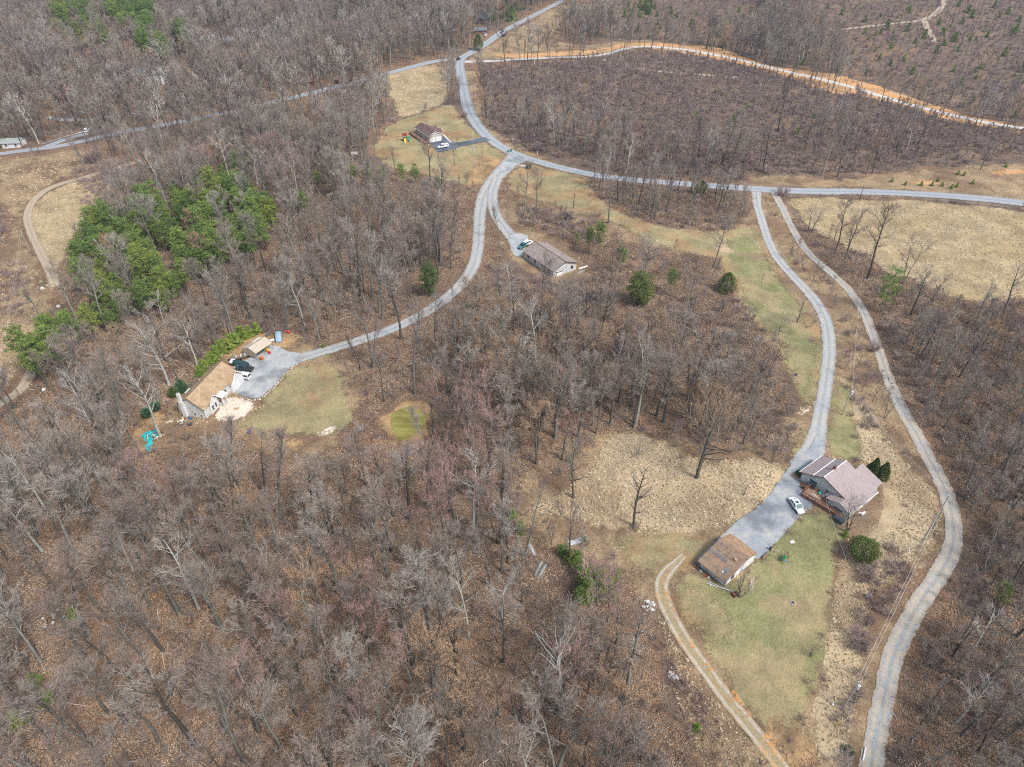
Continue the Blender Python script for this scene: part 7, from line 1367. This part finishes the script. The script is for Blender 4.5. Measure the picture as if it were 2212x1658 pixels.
covered('covered_car', 'car under a pale blue cover standing beyond the carport', 'covered car', (602.5, 723), (603, 742), plain('pale blue cloth cover', (.27, .37, .44), .7, .12), 5.0, 2.0, 1.5, [(0, .62, .8), (.05, .7, .95), (.25, .95, 1), (.5, 1, 1), (.65, .85, 1), (.75, .62, 1), (.95, .5, .9), (1, .35, .75)])
bt = covered('covered_boat', 'motor boat under a dark green cover on a trailer beside the dark pickup', 'boat', (503, 787), (536, 791), plain('dark green boat cover', (.02, .06, .06), .6, .2), 5.6, 1.9, 1.1, [(0, .75, .8), (.05, .85, .95), (.3, 1, 1), (.55, .95, .98), (.75, .9, .8), (.92, .85, .4), (1, .8, .12)])
MB().box(-3.4, -2.85, -.25, .25, .5, 1.5).build('motor', BLK, bt); MB().bar((2.6, 0, .35), (3.7, 0, .35), .12).build('trailer_tongue', STEEL, bt); MB().box(-2.9, -1.9, -.9, .9, .8, 1.1).build('stern', PLASTW, bt)
X, Y = P(522, 775); sk = thing('open_boat', 'small open flat boat with gear on a trailer left of the carport', 'boat', (X, Y, .2), ang((510, 778), (536, 772))); V = []; n = 7
for i in range(n):
    u = i / (n - 1); w_ = .8 if u < .7 else .8 * (1 - (u - .7) / .3 * .5)
    for yy, zz in ((-1, .95), (-.85, .4), (.85, .4), (1, .95)): V.append(((u - .5) * 4.6, yy * w_, zz + .15 * u * u))
mb = MB(); mb.add(V, [(i * 4 + k, i * 4 + k + 1, i * 4 + k + 5, i * 4 + k + 4) for i in range(n - 1) for k in range(3)] + [(0, 1, 2, 3)]); mb.build('hull', plain('olive hull', (.2, .2, .17), .6, .2), sk)
for xx in (-1.3, 0, 1.2): MB().box(xx - .15, xx + .15, -.7, .7, .85, .92).build('thwart', CRM, sk)
MB().box(-.9, -.3, -.4, .3, .6, 1.0).build('gear', plain('orange gear', (.5, .22, .12), .7), sk); MB().tube([(-2.1, -.7, .9), (-2.1, -.6, 1.8), (-2.1, .6, 1.8), (-2.1, .7, .9)], .04, 5).build('hoop', STEEL, sk)
for sy in (-1, 1): MB().tube([(-.2, sy * .75, .25), (-.2, sy * .93, .25)], .27, 10).build('wheel', TYRE, sk)
ft = thing('flat_trailer', 'dark flat trailer parked against the end of the carport', 'trailer', (*P(540, 770), .18), ang((528, 765), (553, 773))); MB().box(-1.8, 1.8, -.6, .6, .45, .55).build('bed', plain('blue grey boards', (.10, .13, .17), .7, .2), ft); MB().box(-1.8, 1.8, -.64, -.6, .45, .85).build('side_rail', STEEL, ft)
for sy in (-1, 1): MB().tube([(0, sy * .65, .3), (0, sy * .8, .3)], .28, 10).build('wheel', TYRE, ft)
wb = covered('white_boat', 'white boat on a trailer beside the white house in the far left woods', 'boat', (243, 163), (262, 160), PLASTW, 8, 2.4, 1.7, [(0, .8, .85), (.1, .9, 1), (.5, 1, 1), (.75, .85, .85), (1, .75, .15)])
simple('trampoline_drum', 'dark round drum at the lower edge of the left lawn', 'drum', MB().tube([(0, 0, 0), (0, 0, .75)], .55, 12).tube([(0, 0, .75), (0, 0, .8)], .5, 12), plain('violet grey plastic', (.13, .13, .2), .5), (*P(539, 935), .08))
ln = thing('lawn_lounger', 'white lounger frame on the clearing right of the grey house with a red cushion', 'lounger', (*P(1348, 502), 0.05), .5); MB().box(-1, 1, -.35, .35, .3, .38).build('frame', PLASTW, ln); MB().box(-.9, .0, -.3, .3, .38, .5).build('cushion', RED, ln)
for q in ((-.9, -.3), (.9, -.3), (-.9, .3), (.9, .3)): MB().box(q[0] - .03, q[0] + .03, q[1] - .03, q[1] + .03, 0, .3).build('leg', PLASTW, ln)
# litter on the left slope
for i, (x, y, m_, c_) in enumerate([(92, 625, PLASTW, 'white'), (127, 664, PLASTW, 'small white'), (90, 701, BLUE, 'bright blue'), (117, 727, plain('pale blue plastic', (.3, .5, .6), .5), 'pale blue'), (134, 691, bpy.data.materials['pale blue plastic'], 'light blue'), (96, 844, PLASTW, 'lone white')]):
    simple('dumped_item', f'{c_} piece of dumped rubbish on the brown slope at the left edge', 'rubbish', MB().box(-.5, .5, -.35, .35, 0, .5).prism([(-.4, .5), (.4, .5), (.2, .75), (-.3, .7)], -.3, .3, 'y'), m_, (*P(x, y), float(ground_z(*P(x, y)))), i)
# standing dark figure of scrap beside the gravel road, posts, pipe
simple('white_pipe', 'long white drain pipe lying at the left edge of the gravel road at the bottom', 'pipe', MB().tube([P3(1863, 1645, .25) - P3(1866, 1630, .2), P3(1868.5, 1616, .3) - P3(1866, 1630, .2)], .13, 8), PLASTW, P3(1866, 1630, .2))
simple('yellow_guy_guard', 'yellow guard on the wire below the nearest utility pole', 'wire guard', MB().tube([(0, 0, 0), (.4, .5, 1.9)], .05, 6), YEL, P3(1805, 1570, 0))
simple('white_jug', 'white jug in the scrub left of the nearest utility pole', 'jug', MB().blob((0, 0, .25), .28, .22, .28, 1, .05).box(-.08, .08, -.08, .08, .5, .62), PLASTW, P3(1798, 1523, 0))
sgn = thing('road_sign', 'orange diamond warning sign at the top road junction', 'sign', P3(1011, 117, 0)); MB().box(-.05, .05, -.05, .05, 0, 2.6).build('post', STEEL, sgn); MB().prism([(0, -.65), (.65, 0), (0, .65), (-.65, 0)], -.09, -.06, 'y').build('plate', plain('orange sign sheeting', (.85, .33, .02), .5), sgn); bpy.data.objects[sgn.children[-1].name].location = (0, 0, 2.5)
gd = thing('guard_rail', 'steel guard rail along the side lane at the left', 'guard rail', (0, 0, 0)); gp = [P3(x, y, .7) for x, y in ((192, 286), (170, 291), (140, 299), (110, 309), (92, 315))]; MB().tube(gp, .18, 4).build('rail', STEEL, gd)
for p_ in gp: MB().box(p_.x - .08, p_.x + .08, p_.y - .08, p_.y + .08, p_.z - .8, p_.z + .05).build('post', STEEL, gd)

# ------------------------------------------------------------------ utility poles and wires
POLEM = plain('weathered grey pole wood', (.36, .34, .31), .9, .15, 3); POLED = plain('dark pole wood', (.10, .08, .07), .9, .15, 3); WIREM = plain('grey aluminium wire', (.45, .44, .42), .5)
def pole(label, px, py, top, arm=False, trafo=False, m=None, name='utility_pole', hmax=None):
    b = P3(px, py); h = hmax or height_to(px, py, top); t = thing(name, label, 'utility pole', b); MB().tube([(0, 0, -.5), (0, 0, h)], [.17, .11], 8).build('pole', m or POLEM, t)
    for i, dx in enumerate((-.12, .12)): MB().tube([(dx, 0, h - .15), (dx, 0, h + .15)], .06, 6).build('insulator', PLASTW, t)
    if arm: MB().box(-1.1, 1.1, -.06, .06, h - .7, h - .56).build('cross_arm', m or POLEM, t)
    if trafo: MB().tube([(.38, 0, h - 2.2), (.38, 0, h - 1.2)], .27, 10).tube([(.38, 0, h - 1.2), (.38, 0, h - 1.0)], .06, 6).build('transformer', plain('pale grey transformer', (.55, .57, .6), .4) if 'pale grey transformer' not in bpy.data.materials else bpy.data.materials['pale grey transformer'], t)
    return b + Vector((0, 0, h))
def wire(label, a, b, sag=.8, n=2, gap=.35, r=.022):
    d = (b - a); s = Vector((-d.y, d.x, 0)).normalized() * gap; mb = MB()
    for k in range(n):
        o = s * (k - (n - 1) / 2); mb.tube([a.lerp(b, i / 10) + o - Vector((0, 0, sag * 4 * (i / 10) * (1 - i / 10))) - a for i in range(11)], r, 3, cap=False)
    w_ = mb.build('power_line', WIREM); w_.location = a; link_props(w_, label, 'power line')
p1 = pole('utility pole with transformer on the lawn north of the brown roofed house', 1818.6, 897, 838, False, True); p3_ = pole('utility pole between the wires right of the brown roofed house', 1992, 1172, 1071)
p2 = pole('utility pole with white transformer on the tan slope at the bottom right', 1818.6, 1535, 1473, False, True)
p4 = pole('utility pole with transformer on the lawn below the dark asphalt drive', 1024, 374, 316, True, True); p5 = pole('dark pole standing in the field behind the long grey house', 1239, 450, 416, m=POLED); p6 = pole('utility pole on the verge beside the upper road', 1023, 224, 186, m=POLED)
p7 = pole('utility pole beside the upper road clearing', 1112, 62, 38, True); p8 = pole('utility pole by the dark outbuilding', 1014, 78, 50); p9 = pole('leaning utility pole beside the right hand road', 1855, 437, 399, m=POLED); p10 = pole('utility pole in the brown grass at the left edge', 64, 541, 501); p11 = pole('utility pole left of the pine stand at the left edge', 18, 832, 788, trafo=True)
pole('slim pole in the trees at the top of the far hillside', 1489, 95, 50, m=POLED)
pe = P3(1770, -40) + Vector((0, 0, 11))
wire('pair of wires from the bottom right pole up to the middle right pole', p2, p3_, 1.2, 2, .5); wire('pair of wires from the middle right pole to the pole north of the house', p3_, p1, 1.4, 2, .5); wire('wire from the pole on the lawn up the driveways', p1, P3(1845, 640) + Vector((0, 0, 9)), 1.0, 1); wire('wires from the bottom right pole out of the picture', p2, P3(1700, 1990) + Vector((0, 0, 9)), 1, 2, .5)
wire('service wire from the lawn pole to the brown roofed house', P3(1812, 1240, 5), Vector(local((68, 114, 0), math.atan2(-.8, .6), 8, -3, 2.6)), .4, 1); wire('wires along the upper road between two poles', p4, p6, 1.2, 2, .8); wire('wires from the roadside pole up to the outbuilding pole', p6, p8, 1.5, 2, .8); wire('wires from the outbuilding pole to the clearing pole', p8, p7, 1.2, 2, .8); wire('wires at the left edge between two poles', p11, p10, 1.5, 2, .6)
# old field fence below the right hand road
fc = thing('field_fence', 'old post and wire fence between the right hand road and the wide dry field', 'fence', (0, 0, 0)); fq, _s = resample([P(x, y) for x, y in ((1700, 428), (1760, 423), (1850, 424), (1950, 430), (2100, 443), (2230, 455))], 5.0, False); fpm = MB().box(-.07, .07, -.07, .07, -.2, 1.3).mesh('post', POLED)
for q in fq: place_mesh('post', fpm, fc, (q[0], q[1], float(ground_z(*q))))
FW = MB()
for k in (.5, .85, 1.15): FW.tube([(q[0], q[1], float(ground_z(*q)) + k) for q in fq], .012, 3, cap=False)
FW.build('wire', WIREM, fc)
#HAZE
HZ = MB().box(-1400, 1400, -700, 2600, -25, CAM_H + 15); hm = bpy.data.materials.new('haze'); hm.use_nodes = True; ht = hm.node_tree; ht.nodes.clear()
pv = ht.nodes.new('ShaderNodeVolumePrincipled'); pv.inputs['Color'].default_value = (.76, .86, 1.0, 1); pv.inputs['Density'].default_value = .00013; pv.inputs['Anisotropy'].default_value = .2; ho = ht.nodes.new('ShaderNodeOutputMaterial'); ht.links.new(pv.outputs[0], ho.inputs['Volume'])
hz_ = HZ.build('haze', hm); link_props(hz_, 'faint pale blue air over the whole valley', None, None, 'stuff')
